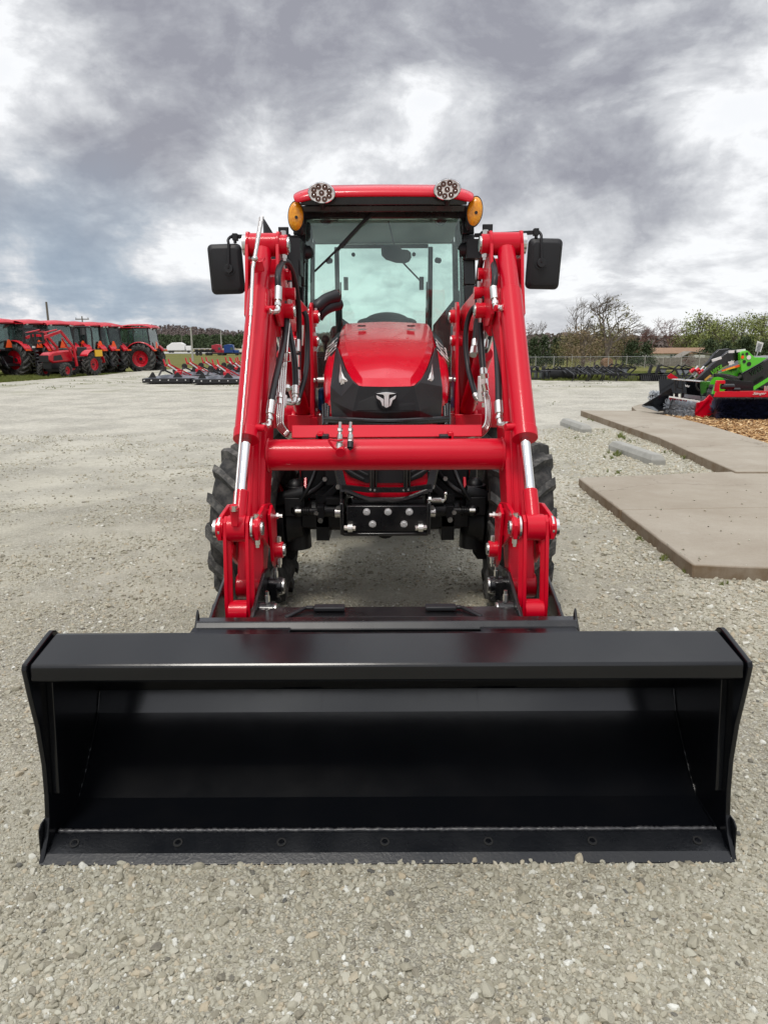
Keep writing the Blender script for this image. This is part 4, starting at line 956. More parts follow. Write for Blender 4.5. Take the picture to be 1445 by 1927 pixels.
# rear window frame bars, gas struts and hinges
g = MB()
for s in (-1, 1): g.box(X(s, .355), X(s, .392), YR - .03, YR + .0, 1.02, ZT - .04)
g.box(X(-1, .355), X(1, .355), YR - .03, YR, ZT - .05, ZT - .02)
g.build('rear_frame', M['plastic2'], cabo, bev=.006)
g = MB()
for s in (-1, 1):
    g.box(X(s, .285), X(s, .32), YR - .05, YR - .03, 1.76, 1.86); g.cyl((X(s, .345), YR - .05, 1.82), (X(s, .345), YR - .06, 1.60), .006, n=8); g.cyl((X(s, .345), YR - .06, 1.62), (X(s, .345), YR - .06, 1.44), .010, n=8)
    g.cyl((X(s, .24), YR - .06, ZT - .10), (X(s, .24), YR - .03, ZT - .10), .015, n=12)
    g.cyl((X(s, .42), YR - .09, 1.98), (X(s, .44), YR - .06, 1.98), .022, n=12)
g.build('gas_strut', M['plastic'], cabo)
# headliner with air vents
g = MB(); g.box(X(-1, .54), X(1, .54), YF + .01, YR - .01, ZT - .01, ZT + .02)
hl_ = g.build('headliner', M['liner'], TR, bev=.02)
g = MB()
for s in (-1, 1): g.cyl((X(s, .355), YF + .02, ZT - .03), (X(s, .355), YF + .12, ZT - .04), .045, .035, n=14); g.box(X(s, .28), X(s, .43), YF + .01, YF + .03, ZT - .055, ZT - .015)
for s in (-1, 1): g.sph((X(s, .47), YF + .05, 1.99), (.03, .02, .085), 16, 10)
g.build('air_vent', M['plastic'], hl_, bev=.004)
# roof: red shell over a black valance
g = MB(); G = []
for (y, zt, hw, ed) in ((4.34, 2.150, .47, .04), (4.35, 2.195, .485, .04), (4.43, 2.232, .495, .042), (4.75, 2.295, .50, .05), (5.3, 2.335, .505, .05), (5.9, 2.325, .495, .05), (6.12, 2.27, .47, .05), (6.16, 2.18, .45, .05)):
    G.append([Vector((X(1, u * (hw + (.035 if abs(u) == 1 else 0))), y, (zt if abs(u) < .99 else min(zt, 2.30) - ed) + (0.004 if abs(u) < .3 else 0) - (.012 if .7 < abs(u) < .99 else 0) if True else 0)) for u in (-1, -.9, -.62, -.58, 0, .58, .62, .9, 1)])
g.grid(G); roof = g.build('roof', M['redhood'], TR, smooth=60, sub=2, solid=.02, fixn=True)
g = MB(); P = [(4.375, ZT - .02), (4.365, ZT + .045), (4.6, ZT + .05), (6.1, ZT + .05), (6.1, ZT + .022), (4.60, ZT + .022)]
g.prism(P, 'x', X(-1, .476), X(1, .476)); g.prism([(4.40, ZT - .052), (4.39, ZT - .018), (4.62, ZT - .002), (4.62, ZT - .012)], 'x', X(-1, .465), X(1, .465))
g.build('roof_valance', M['black'], TR, bev=.012)
# work lights on the roof corners
for s, (px, py, tilt) in ((-1, (605.5, 363.5, -4)), (1, (841, 357, 8))):
    c = W(px, py, 4.27); q = Matrix.Translation(c) @ Matrix.Rotation(R(8), 4, 'X') @ Matrix.Rotation(R(-tilt * 1.0), 4, 'Y')
    wl = bpy.data.objects.new('work_light', None); col.objects.link(wl); wl.parent = TR
    g = MB(); n = 40; a_, b_ = .076, .055
    ring = lambda k, y: [q @ Vector((a_ * k * math.cos(6.2832 * i / n), y, b_ * k * math.sin(6.2832 * i / n))) for i in range(n)]
    rs_ = [ring(.90, -.012), ring(1.0, -.016), ring(1.0, .0), ring(.96, .03), ring(.5, .07)]
    g.add([p for r in rs_ for p in r], [(k * n + i, k * n + (i + 1) % n, (k + 1) * n + (i + 1) % n, (k + 1) * n + i) for k in range(4) for i in range(n)] + [tuple(4 * n + i for i in range(n))])
    for k in range(11):                                               # cooling fins above
        g.box(-.05 + k * .01 - .002, -.05 + k * .01 + .002, 0.0, .05, .03, .058 - .00012 * (k - 5) ** 2 * 8, q)
    g.cyl(q @ Vector((0, .03, -.03)), q @ Vector((0, .08, -.075)), .014, n=10); g.box(-.02, .02, .05, .12, -.06, .0, q)
    g.build('housing', M['plastic'], wl, smooth=40, fixn=True)
    g = MB(); rs_ = [ring(.98, -.0165), ring(.93, -.020), ring(.90, -.013)]
    g.add([p for r in rs_ for p in r], [(k * n + i, k * n + (i + 1) % n, (k + 1) * n + (i + 1) % n, (k + 1) * n + i) for k in range(2) for i in range(n)]); g.build('bezel', M['chrome'], wl, fixn=True)
    g = MB(); cr = ring(.90, -.013); g.add(cr, [tuple(range(n - 1, -1, -1))]); g.build('lens', M['lens'], wl, smooth=0)
    g = MB()
    for k in range(9):
        (lx, lz) = (0, 0) if k == 8 else (.046 * math.cos(k * math.pi / 4 + .4), .033 * math.sin(k * math.pi / 4 + .4))
        g.cyl(q @ Vector((lx, -.0145, lz)), q @ Vector((lx, -.012, lz)), .0155, n=16)
    g.build('diode', M['lampdark'], wl)
    g = MB()
    for k in range(9):
        (lx, lz) = (0, 0) if k == 8 else (.046 * math.cos(k * math.pi / 4 + .4), .033 * math.sin(k * math.pi / 4 + .4))
        g.sph(tuple(q @ Vector((lx, -.0145, lz))), .0048, 8, 6)
    g.build('diode_lens', M['chrome'], wl)
# amber turn signals on stalks
for s, (px, py, tl) in ((-1, (557, 407, 3)), (1, (893, 398, 6))):
    c = W(px, py, 4.42); q = Matrix.Translation(c) @ Matrix.Rotation(R(tl), 4, 'Y')
    ts = bpy.data.objects.new('turn_signal', None); col.objects.link(ts); ts.parent = TR
    g = MB(); n = 32; a_, b_ = .047, .085
    ring = lambda k, y: [q @ Vector((a_ * k * math.cos(6.2832 * i / n), y, b_ * k * math.sin(6.2832 * i / n))) for i in range(n)]
    rs_ = [ring(.93, -.004), ring(1.0, -.004), ring(1.0, .02), ring(.85, .04), ring(.4, .05)]
    g.add([p for r in rs_ for p in r], [(k * n + i, k * n + (i + 1) % n, (k + 1) * n + (i + 1) % n, (k + 1) * n + i) for k in range(4) for i in range(n)] + [tuple(4 * n + i for i in range(n))])
    g.bar(c + Vector((-s * .02, .04, .02)), (X(s, .53), 4.62, c.z + .02), .02, .04); g.bar(c + Vector((-s * .02, .04, -.04)), (X(s, .53), 4.62, c.z - .05), .015, .02)
    g.sph(tuple(c + Vector((-s * .02, .05, -.055))), (.03, .03, .045), 12, 8)
    g.build('housing', M['plastic'], ts, smooth=40, fixn=True)
    g = MB(); rs_ = [ring(.93, -.004), ring(.85, -.016), ring(.55, -.024), ring(.2, -.027)]
    g.add([p for r in rs_ for p in r] + [q @ Vector((0, -.027, 0))], [(k * n + i, k * n + (i + 1) % n, (k + 1) * n + (i + 1) % n, (k + 1) * n + i) for k in range(3) for i in range(n)] + [(3 * n + i, 3 * n + (i + 1) % n, 4 * n) for i in range(n)])
    g.build('lens', M['amber'], ts, smooth=60, fixn=True)
    g = MB(); g.cyl(q @ Vector((.006, -.032, -.01)), q @ Vector((.006, -.026, -.01)), .009, n=12); g.build('lens_screw', M['plastic'], ts)
# wiper on the windscreen, and the rear one seen through the cab
g = MB(); Yw = YF - .075
p0, p1, p2 = W(722, 385, Yw), W(680, 421, Yw - .01), W(592, 511, Yw + .02)
g.bar(p0, p1, .02, .012, up=(0, 1, 0)); g.bar(p1, W(637, 469, Yw), .014, .01, up=(0, 1, 0)); g.bar(W(700, 400, Yw + .02), W(635, 470, Yw + .02), .022, .01, up=(0, 1, 0)); g.bar(W(665, 440, Yw + .022), p2, .012, .012, up=(0, 1, 0))
g.cyl(p0 + Vector((0, -.012, 0)), p0 + Vector((0, .05, 0)), .014, n=12); g.build('wiper', M['plastic'], TR, bev=.002)
g = MB(); g.bar(W(752, 488, YR - .0), W(797, 535, YR - .0), .012, .012, up=(0, 1, 0)); g.bar(W(742, 460, YR), W(752, 488, YR), .01, .01, up=(0, 1, 0)); g.build('rear_wiper', M['plastic'], TR)
g = MB(); P = [(717, 467), (722, 462), (750, 461), (754, 464), (755, 469), (767, 470), (773, 475), (774, 484), (770, 492), (762, 495), (745, 494), (726, 488), (718, 480)]
g.plate([W(a, b, 4.95) for a, b in P], (0, .03, 0)); g.bar(W(742, 461, 4.96), (XC + .03, 4.9, ZT - .02), .01, .01); g.build('interior_mirror', M['plastic2'], TR, bev=.006)
# side mirrors
for s, (px, py, hw, hh, rt) in ((-1, (425.5, 507, 31, 45, -1.5)), (1, (1023.5, 497, 31, 45.5, 1.5))):
    sm = bpy.data.objects.new('side_mirror', None); col.objects.link(sm); sm.parent = TR
    Ym = 4.30; c = W(px, py, Ym); k = (W(px + 1, py, Ym) - c).length; q = Matrix.Translation(c) @ Matrix.Rotation(R(rt), 4, 'Y') @ Matrix.Rotation(R(6), 4, 'X')
    g = MB(); a_, b_, r_ = hw * k, hh * k, .028
    def rr_(sc_, y, off=0):
        o = []
        for (cx, cz, t0) in ((1, 1, 0), (-1, 1, 90), (-1, -1, 180), (1, -1, 270)):
            for i in range(6):
                t = R(t0 + i * 18); o.append(q @ Vector((cx * (a_ - r_) * sc_ + r_ * sc_ * math.cos(t), y, cz * (b_ - r_) * sc_ + r_ * sc_ * math.sin(t) + off)))
        return o
    L_ = [rr_(.98, .05), rr_(1.0, .03), rr_(1.0, .0), rr_(.955, -.012), rr_(.92, -.014), rr_(.86, -.024), rr_(.80, -.027)]
    n = len(L_[0]); g.add([p for r in L_ for p in r], [(j * n + i, j * n + (i + 1) % n, (j + 1) * n + (i + 1) % n, (j + 1) * n + i) for j in range(6) for i in range(n)] + [tuple(6 * n + i for i in range(n)), tuple(range(n))])
    mpx = (434 if s < 0 else 1017); mc = W(mpx - (3 if s < 0 else -1), 506 if s < 0 else 495, Ym - .03)
    g.cyl(mc + Vector((0, .0, 0)), mc + Vector((0, .012, 0)), .036, n=24)
    g.build('mirror_shell', M['plastic'], sm, smooth=40, fixn=True)
    g = MB(); g.add(rr_(.9, .051), [tuple(range(n))]); g.build('mirror_glass', M['chrome'], sm, smooth=0)
    g = MB(); g.cyl(mc + Vector((0, -.016, 0)), mc + Vector((0, .0, 0)), .025, n=20)
    topx = 429.5 if s < 0 else 1018
    g.tube([mc + Vector((0, -.012, 0)), W(topx + (1 if s < 0 else 0), 462 if s < 0 else 455, Ym - .04), W(topx, 452 if s < 0 else 443, Ym - .03), W(topx + (5 if s < 0 else -5), 445.5 if s < 0 else 436, Ym - .01), W(440 if s < 0 else 1008, 445 if s < 0 else 436, Ym)], .0085, 8)
    g.bar(W(436 if s < 0 else 1014, 445 if s < 0 else 437, Ym), W(560 if s < 0 else 893, 447 if s < 0 else 443, 4.5), .018, .022); p = W(443 if s < 0 else 1008, 446 if s < 0 else 436.5, Ym - .01); g.box(p.x - .014, p.x + .014, p.y - .02, p.y + .02, p.z - .02, p.z + .018); g.cyl(p + Vector((0, -.01, -.02)), p + Vector((0, -.01, -.035)), .01, n=6)
    # hinge block on the cab post
    b0 = W(545 if s < 0 else 903, 460 if s < 0 else 450, 4.5); g.box(b0.x - .03, b0.x + .035, 4.42, 4.52, b0.z - .13, b0.z + .03) if False else None
    u = W(562 if s < 0 else 889, 473 if s < 0 else 468, 4.55); g.box(u.x - .04, u.x + .04, 4.5, 4.62, u.z - .06, u.z + .05); g.cyl((u.x - s * .06, 4.6, u.z), (u.x + s * .06, 4.53, u.z), .04, n=14)
    g.box(u.x + s * .04, u.x + s * .055, 4.48, 4.6, u.z - .085, u.z + .09); g.box(u.x + s * .05, u.x + s * .11, 4.49, 4.51, u.z + .06, u.z + .13)
    g.build('mirror_arm', M['plastic'], sm, bev=.003)
g = MB()
for z in (1.86, 1.66, 1.45): g.bar((X(-1, .53), 4.72, z), (X(-1, .60), 4.70, z), .02, .02)
g.bar((X(-1, .60), 4.70, 1.2), (X(-1, .585), 4.70, 1.98), .028, .028, up=(0, 1, 0)); g.bar((X(1, .53), 4.70, 1.66), (X(1, .60), 4.68, 1.67), .018, .018)
g.build('grab_handle', M['black'], TR, bev=.003)
# exhaust stack with slanted mouth
g = MB(); n = 20; x0, y0 = W(519, 450, 4.25).x, 4.25; zt = W(500, 410, 4.25).z; vs = []
for i in range(n):
    a = 6.2832 * i / n; cx, sy = math.cos(a), math.sin(a); vs.append((x0 + .068 * cx - .0, y0 + .06 * sy, 1.0))
for i in range(n):
    a = 6.2832 * i / n; cx, sy = math.cos(a), math.sin(a); vs.append((x0 + .068 * cx, y0 + .06 * sy, zt - .0 - .21 * (cx + 1) / 2))
for i in range(n):
    a = 6.2832 * i / n; cx, sy = math.cos(a), math.sin(a); vs.append((x0 + .060 * cx, y0 + .052 * sy, zt - .005 - .21 * (cx + 1) / 2))
for i in range(n):
    a = 6.2832 * i / n; cx, sy = math.cos(a), math.sin(a); vs.append((x0 + .060 * cx, y0 + .052 * sy, zt - .5))
g.add(vs, [(k * n + i, k * n + (i + 1) % n, (k + 1) * n + (i + 1) % n, (k + 1) * n + i) for k in range(3) for i in range(n)])
g.box(x0 + .03, x0 + .13, 4.3, 4.45, zt - .30, zt - .10); g.box(x0 + .06, x0 + .12, 4.28, 4.40, zt - .36, zt - .22); g.tube([(x0 + .05, 4.26, zt - .2), (x0 + .08, 4.25, zt - .35), (x0 + .09, 4.25, zt - .55), (x0 + .10, 4.3, zt - .8)], .014, 8)
g.build('exhaust_stack', M['plastic'], TR, smooth=40, fixn=True)
# inside the cab
g = MB(); g.prism([(X(-1, .22), 1.10), (X(1, .22), 1.10), (X(1, .19), 1.43), (X(1, .10), 1.50), (X(-1, .10), 1.50), (X(-1, .19), 1.43)], 'y', 4.85, 5.05)
g.sph((XC + .02, 4.95, 1.46), (.17, .14, .085), 24, 12); g.box(X(-1, .24), X(1, .24), 4.66, 4.86, 1.2, 1.44)
g.prism([(4.50, 1.40), (4.62, 1.455), (4.72, 1.455), (4.72, 1.2), (4.50, 1.2)], 'x', X(-1, .27), X(1, .27))
g.build('dashboard', M['plastic'], TR, bev=.02)
g = MB(); n = 40; c = Vector((XC + .02, 5.02, 1.475)); tl = Matrix.Translation(c) @ Matrix.Rotation(R(-8), 4, 'X'); pts = [tl @ Vector((.19 * math.cos(6.2832 * i / n), .19 * math.sin(6.2832 * i / n), 0)) for i in range(n + 1)]
g.tube(pts, .013, 8, smooth=False); [g.bar(c, tl @ Vector((.18 * math.cos(a), .18 * math.sin(a), 0)), .03, .012) for a in (.5, 2.6, 4.7)]; g.build('steering_wheel', M['plastic'], TR, smooth=50)
g = MB(); g.box(X(-1, .24), X(1, .24), 5.35, 5.75, 1.02, 1.16); g.box(X(-1, .22), X(1, .22), 5.66, 5.78, 1.12, 1.46); g.box(X(1, .26), X(1, .33), 5.35, 5.7, 1.25, 1.32); g.box(X(1, .30), X(1, .44), 5.3, 5.6, .8, 1.30); g.box(X(1, .26), X(1, .38), 4.95, 5.1, 1.22, 1.42)
g.build('seat', M['seat'], TR, bev=.03)
g = MB(); g.cyl((X(-1, .34), 4.9, .95), (X(-1, .33), 4.9, 1.40), .012); g.sph((X(-1, .33), 4.9, 1.41), (.03, .03, .045)); g.cyl((X(-1, .42), 5.1, 1.0), (X(-1, .40), 5.0, 1.36), .012); g.sph((X(-1, .40), 5.0, 1.37), .028); g.box(X(-1, .5), X(-1, .26), 4.9, 5.3, 1.05, 1.25)
g.box(X(-1, .31), X(-1, .27), 4.80, 4.86, 1.2, 1.5); g.prism([(X(-1, .30), 1.52), (X(-1, .16), 1.42), (X(-1, .30), 1.40)], 'y', 4.8, 4.83)
g.build('control_levers', M['plastic'], TR, bev=.004)
g = MB(); g.plate([W(x_, y_, 5.62) for x_, y_ in ((872, 540), (862, 548), (862, 553), (815, 612), (812, 660), (878, 660))], (0, .03, 0)); g.build('cab_side_panel', M['seat'], TR, bev=.006)
g = MB(); g.box(X(1, .285), X(1, .41), 5.05, 5.15, 1.15, 1.40); g.sph((X(1, .31), 5.1, 1.40), (.025, .03, .02)); g.sph((X(1, .385), 5.1, 1.40), (.025, .03, .02)); g.build('armrest_console', M['plastic'], TR, bev=.012)
# fenders over the rear wheels
for s in (-1, 1):
    g = MB(); G = []
    for k in range(13):
        a = R(170 - k * 12); r_ = .74; G.append([Vector((X(s, xx), 5.70 + r_ * math.cos(a) * -1 if False else 5.70 + r_ * math.cos(a), .64 + r_ * math.sin(a) * (1.0))) for xx in (.46, .50, .72, .84, .85)])
    for r in G: r[-1] = r[-1] + (Vector((r[-1].x, 5.7, .64)) - r[-1]) * .06; r[0] = r[0] + (Vector((r[0].x, 5.7, .64)) - r[0]) * .25
    g.grid(G); g.build('fender', M['redhood'], TR, smooth=50, solid=.012, fixn=True)
    g = MB(); g.box(X(s, .50), X(s, .585), 5.3, 6.0, 1.0, 1.32); g.build('fender_box', M['plastic2'], TR, bev=.02)

# ---- loader: masts
for s in (-1, 1):
    mp = bpy.data.objects.new('loader_mast', None); col.objects.link(mp); mp.parent = TR
    P = [(3.78, 1.46), (3.84, 1.545), (3.93, 1.55), (3.99, 1.50), (4.06, 1.30), (4.10, .92), (4.02, .80), (3.72, .80), (3.70, .92), (3.74, 1.05), (3.80, 1.2)]
    g = MB(); g.prism(P, 'x', X(s, .375), X(s, .387)); g.prism(P, 'x', X(s, .462), X(s, .474)); g.plate([(X(s, .387), 4.0, .85), (X(s, .462), 4.0, .85), (X(s, .462), 4.0, 1.45), (X(s, .387), 4.0, 1.45)], (0, .01, 0))
    g.box(X(s, .362), X(s, .376), 3.70, 3.78, .80, 1.52)
    g.prism([(X(s, .36), .80), (X(s, .36), .98), (X(s, .50), .98), (X(s, .50), .80)], 'y', 3.69, 3.71)
    g.build('mast_plate', M['red'], mp, bev=.003)
    g = MB()
    for (y, z, r_) in ((3.88, 1.475, .034), (3.78, 1.35, .028), (3.80, .96, .030)):
        g.cyl((X(s, .345), y, z), (X(s, .40), y, z), r_); g.cyl((X(s, .45), y, z), (X(s, .49), y, z), r_)
    g.prism([(X(s, .39), .92), (X(s, .39), .97), (X(s, .33), .97), (X(s, .33), .92)], 'y', 3.66, 3.76)
    g.build('boss', M['red'], mp, bev=.002)
    g = MB()
    for (y, z) in ((3.88, 1.475), (3.78, 1.35), (3.80, .96)): g.cyl((X(s, .338), y, z), (X(s, .347), y, z), .024, n=14); g.cyl((X(s, .36), y, z - .05), (X(s, .36), y, z + .045), .0075, n=6)
    g.cyl((X(s, .30), 3.72, 1.155), (X(s, .345), 3.72, 1.155), .016); g.cyl((X(s, .312), 3.72, 1.12), (X(s, .312), 3.72, 1.185), .004, n=6); g.cyl((X(s, .352), 3.7, 1.155), (X(s, .362), 3.7, 1.155), .013)
    g.build('pin', M['zinc'], mp, smooth=30)
    # brace dropping from the mast foot to the axle frame
    g = MB(); g.prism([(3.74, .86), (4.08, .86), (3.95, .50), (3.80, .42), (3.55, .60)], 'x', X(s, .40), X(s, .415)); g.prism([(X(s, .50), 1.02), (X(s, .31), .98), (X(s, .29), .78), (X(s, .38), .62), (X(s, .43), .50), (X(s, .47), .62)], 'y', 3.90, 3.912)
    g.build('mast_brace', M['red'], mp, bev=.003)
# ---- loader arms
def off_poly(pts, hw):                                                  # thicken a centre line in the y-z plane; hw = (front, back) half depths per point
    L, Rr = [], []
    for i, p in enumerate(pts):
        a = Vector(pts[max(i - 1, 0)]); b = Vector(pts[min(i + 1, len(pts) - 1)]); d = (b - a).normalized(); n = Vector((-d.y, d.x)); h = hw[i]
        L.append(tuple(Vector(p) + n * h)); Rr.append(tuple(Vector(p) - n * h))
    return L + Rr[::-1]
for s in (-1, 1):
    ap = bpy.data.objects.new('loader_arm', None); col.objects.link(ap); ap.parent = TR
    low_p = [(2.30, .534), (2.36, .66), (2.52, .97), (2.68, 1.29), (2.80, 1.50)]
    g = MB(); g.prism(off_poly(low_p, [.035, .055, .075, .078, .07]), 'x', X(s, .412), X(s, .498)); g.cyl((X(s, .405), 2.30, .534), (X(s, .505), 2.30, .534), .042, n=24)
    for xx in (.428, .452): g.prism(off_poly([(2.38, .70), (2.52, .97), (2.68, 1.29), (2.76, 1.43)], [.060, .080, .083, .080]), 'x', X(s, xx), X(s, xx + .009))
    g.build('lower_boom', M['red'], ap, bev=.010)
    g = MB(); g.prism([(2.72, 1.50), (2.80, 1.58), (2.90, 1.60), (3.93, 1.52), (3.96, 1.45), (3.88, 1.40), (2.95, 1.38), (2.86, 1.36)], 'x', X(s, .402), X(s, .45)); g.build('upper_boom', M['red'], ap, bev=.008)
    # knee plates that carry the curl cylinder
    g = MB(); P = [(2.72, 1.44), (2.77, 1.56), (2.80, 1.69), (2.83, 1.745), (2.89, 1.74), (2.92, 1.68), (3.06, 1.52), (3.02, 1.44), (2.90, 1.40), (2.80, 1.40)]
    g.prism(P, 'x', X(s, .392), X(s, .404)); g.prism(P, 'x', X(s, .506), X(s, .518)); g.prism([(X(s, .404), 1.60), (X(s, .506), 1.60), (X(s, .506), 1.66), (X(s, .404), 1.66)], 'y', 3.0, 3.012)
    g.plate([(X(s, .404), 2.95, 1.66), (X(s, .506), 2.95, 1.66), (X(s, .506), 2.93, 1.56), (X(s, .404), 2.93, 1.56)], (0, .012, 0))
    for (y, z, r_) in ((2.96, 1.53, .024), (2.90, 1.46, .030)): g.cyl((X(s, .355), y, z), (X(s, .395), y, z), r_)
    g.cyl((X(s, .372), 2.98, 1.605), (X(s, .395), 2.98, 1.605), .022)
    g.build('knee_plate', M['red'], ap, bev=.002)
    # lower bellcrank plates around the rod end
    P = [(2.10, .79), (2.12, .84), (2.20, .86), (2.32, .87), (2.46, .80), (2.44, .70), (2.38, .56), (2.335, .60), (2.30, .70), (2.19, .72), (2.12, .73)]
    g = MB(); 
    for xx in (.398, .512): g.prism([(2.115, .745), (2.11, .79), (2.15, .815), (2.27, .825), (2.40, .80), (2.42, .70), (2.33, .66), (2.19, .735)], 'x', X(s, xx - .006), X(s, xx + .006))
    g.prism([(2.27, .79), (2.33, .81), (2.40, .76), (2.39, .62), (2.34, .59), (2.305, .62)], 'x', X(s, .378), X(s, .388)) ; g.plate([(X(s, .384), 2.31, .80), (X(s, .405), 2.24, .81), (X(s, .405), 2.24, .74), (X(s, .384), 2.30, .70)], (0, .01, 0))
    g.prism([(2.26, .66), (2.34, .78), (2.38, .74), (2.34, .60)], 'x', X(s, .506), X(s, .516))
    g.cyl((X(s, .350), 2.34, .65), (X(s, .380), 2.34, .65), .028); g.cyl((X(s, .505), 2.335, .66), (X(s, .53), 2.335, .66), .026)
    g.build('bellcrank', M['red'], ap, bev=.002)
    # links down to the bucket coupler
    g = MB()
    for xx in (.428, .496):
        g.prism([(2.175, .80), (2.150, .815), (2.125, .80), (2.115, .76), (2.085, .54), (2.09, .49), (2.115, .475), (2.14, .49), (2.148, .53), (2.165, .74)], 'x', X(s, xx - .0055), X(s, xx + .0055))
        g.plate([(X(s, xx + .005), 2.118, .76), (X(s, xx + .005), 2.088, .53), (X(s, xx - .017), 2.105, .53), (X(s, xx - .017), 2.135, .76)], (0, .005, 0))
    g.cyl((X(s, .432), 2.112, .515), (X(s, .492), 2.112, .515), .036, n=24); g.cyl((X(s, .388), 2.15, .775), (X(s, .42), 2.15, .775), .032); g.cyl((X(s, .434), 2.15, .775), (X(s, .49), 2.15, .775), .041, n=24); g.cyl((X(s, .502), 2.15, .775), (X(s, .525), 2.15, .775), .034)
    g.build('bucket_link', M['red'], ap, bev=.002)
    g = MB()
    for xx in (.414, .514): g.cyl((X(s, xx - .003), 2.15, .775), (X(s, xx + .003), 2.15, .775), .0385, n=24)
    g.cyl((X(s, .525), 2.15, .775), (X(s, .535), 2.15, .775), .028, n=20); g.cyl((X(s, .382), 2.15, .775), (X(s, .389), 2.15, .775), .022, n=16)
    for (xx, y, z) in ((.403, 2.15, .775), (.365, 2.34, .65)):
        g.cyl((X(s, xx), y, z + .028), (X(s, xx), y, z + .046), .009, n=6); g.cyl((X(s, xx), y, z - .052), (X(s, xx), y, z - .030), .009, n=6); g.cyl((X(s, xx), y, z - .062), (X(s, xx), y, z - .05), .006, n=6)
    g.cyl((X(s, .343), 2.34, .65), (X(s, .351), 2.34, .65), .021, n=16); g.cyl((X(s, .352), 2.36, .765), (X(s, .38), 2.36, .765), .006, n=6); g.cyl((X(s, .364), 2.36, .765), (X(s, .371), 2.36, .765), .011, n=6)
    g.cyl((X(s, .350), 2.90, 1.46), (X(s, .356), 2.90, 1.46), .022, n=14)
    for (xx, y, z) in ((.375, 2.90, 1.46), (.375, 2.96, 1.53)): g.cyl((X(s, xx), y, z - .045), (X(s, xx), y, z + .045), .007, n=6)
    g.build('pin', M['zinc'], ap, smooth=30)
    # curl cylinder
    cp = bpy.data.objects.new('curl_cylinder', None); col.objects.link(cp); cp.parent = TR
    A0 = Vector((X(s, .460), 2.155, .78)); A1 = Vector((X(s, .457), 2.85, 1.70)); L = A1 - A0
    g = MB(); g.cyl(A0 + L * .275, A0 + L * .80, .0405, n=36); g.cyl(A0 + L * .268, A0 + L * .30, .043, n=36); g.cyl(A0 + L * .64, A0 + L * .97, .034, n=32)
    g.cyl((X(s, .395), 2.85, 1.70), (X(s, .515), 2.85, 1.70), .042, n=32)
    for xx in (.399, .511): g.cyl((X(s, xx - .005), 2.85, 1.70), (X(s, xx + .005), 2.85, 1.70), .047, n=32)
    g.cyl((X(s, .365), 2.85, 1.70), (X(s, .395), 2.85, 1.70), .036, n=24)
    for t, dz in ((.31, 0), (.735, 0)):                                # ports
        p = A0 + L * t; q_ = p + Vector((-s * .045, -.03, .0)); g.cyl(p + Vector((-s * .02, -.012, 0)), p + Vector((-s * .066, -.03, 0)), .012, n=12)
    g.build('barrel', M['red'], cp, smooth=35, bev=.0015)
    g = MB(); g.cyl(A0 + L * .09, A0 + L * .275, .0165, n=28); g.build('rod', M['chrome'], cp)
    g = MB(); g.cyl(A0 + L * .02, A0 + L * .105, .0235, n=20); g.build('rod_end', M['red'], cp, bev=.003)
    g = MB(); g.cyl((X(s, .515), 2.85, 1.70), (X(s, .532), 2.85, 1.70), .038, n=24); g.cyl((X(s, .358), 2.85, 1.70), (X(s, .366), 2.85, 1.70), .028, n=20)
    g.cyl((X(s, .380), 2.85, 1.652), (X(s, .380), 2.85, 1.672), .011, n=6); g.cyl((X(s, .380), 2.85, 1.642), (X(s, .380), 2.85, 1.655), .007, n=6); g.cyl((X(s, .380), 2.85, 1.735), (X(s, .380), 2.85, 1.75), .010, n=6)
    g.build('pin', M['zinc'], cp, smooth=30)
    # lift cylinder under the arm
    lp = bpy.data.objects.new('lift_cylinder', None); col.objects.link(lp); lp.parent = TR
    B0 = Vector((X(s, .43), 3.82, .96)); B1 = Vector((X(s, .43), 2.90, 1.42)); L2 = B1 - B0
    g = MB(); g.cyl(B0, B0 + L2 * .72, .038, n=28); g.cyl((X(s, .40), 3.82, .96), (X(s, .46), 3.82, .96), .04); g.build('barrel', M['red'], lp, smooth=35)
    g = MB(); g.cyl(B0 + L2 * .7, B1, .018, n=20); g.build('rod', M['chrome'], lp)
# cross tube and the flat guard over the pipes
g = MB(); g.cyl((X(-1, .414), 2.485, .955), (X(1, .414), 2.485, .955), .0545, n=64)
for s in (-1, 1): g.tube([(X(s, .409), 2.485 + .056 * math.cos(t), .955 + .056 * math.sin(t)) for t in [i * math.pi / 14 for i in range(29)]], .0045, 6, smooth=False)
g.build('cross_tube', M['red'], TR, smooth=40)
a, b, c, d = W(549, 800, 2.57), W(907, 799, 2.57), W(907, 821, 2.53), W(549, 824, 2.53)
g = MB(); g.plate([a, b, c, d], (0, .012, -.004)); e1_, e2_ = a + Vector((0, .05, -.01)), b + Vector((0, .05, -.01)); g.plate([a, b, e2_, e1_], (0, 0, -.006))
g.box(X(-1, .24), X(-1, .22), 2.50, 2.56, 1.0, 1.03); g.box(X(1, .24), X(1, .22), 2.50, 2.56, 1.0, 1.03); g.build('pipe_guard', M['red'], TR, bev=.003)
g = MB()
for px in (607, 838): p = W(px, 826, 2.52); g.box(p.x - .022, p.x + .022, p.y - .02, p.y + .04, p.z - .012, p.z + .016)
g.build('pipe_clamp', M['plastic'], TR, bev=.003)
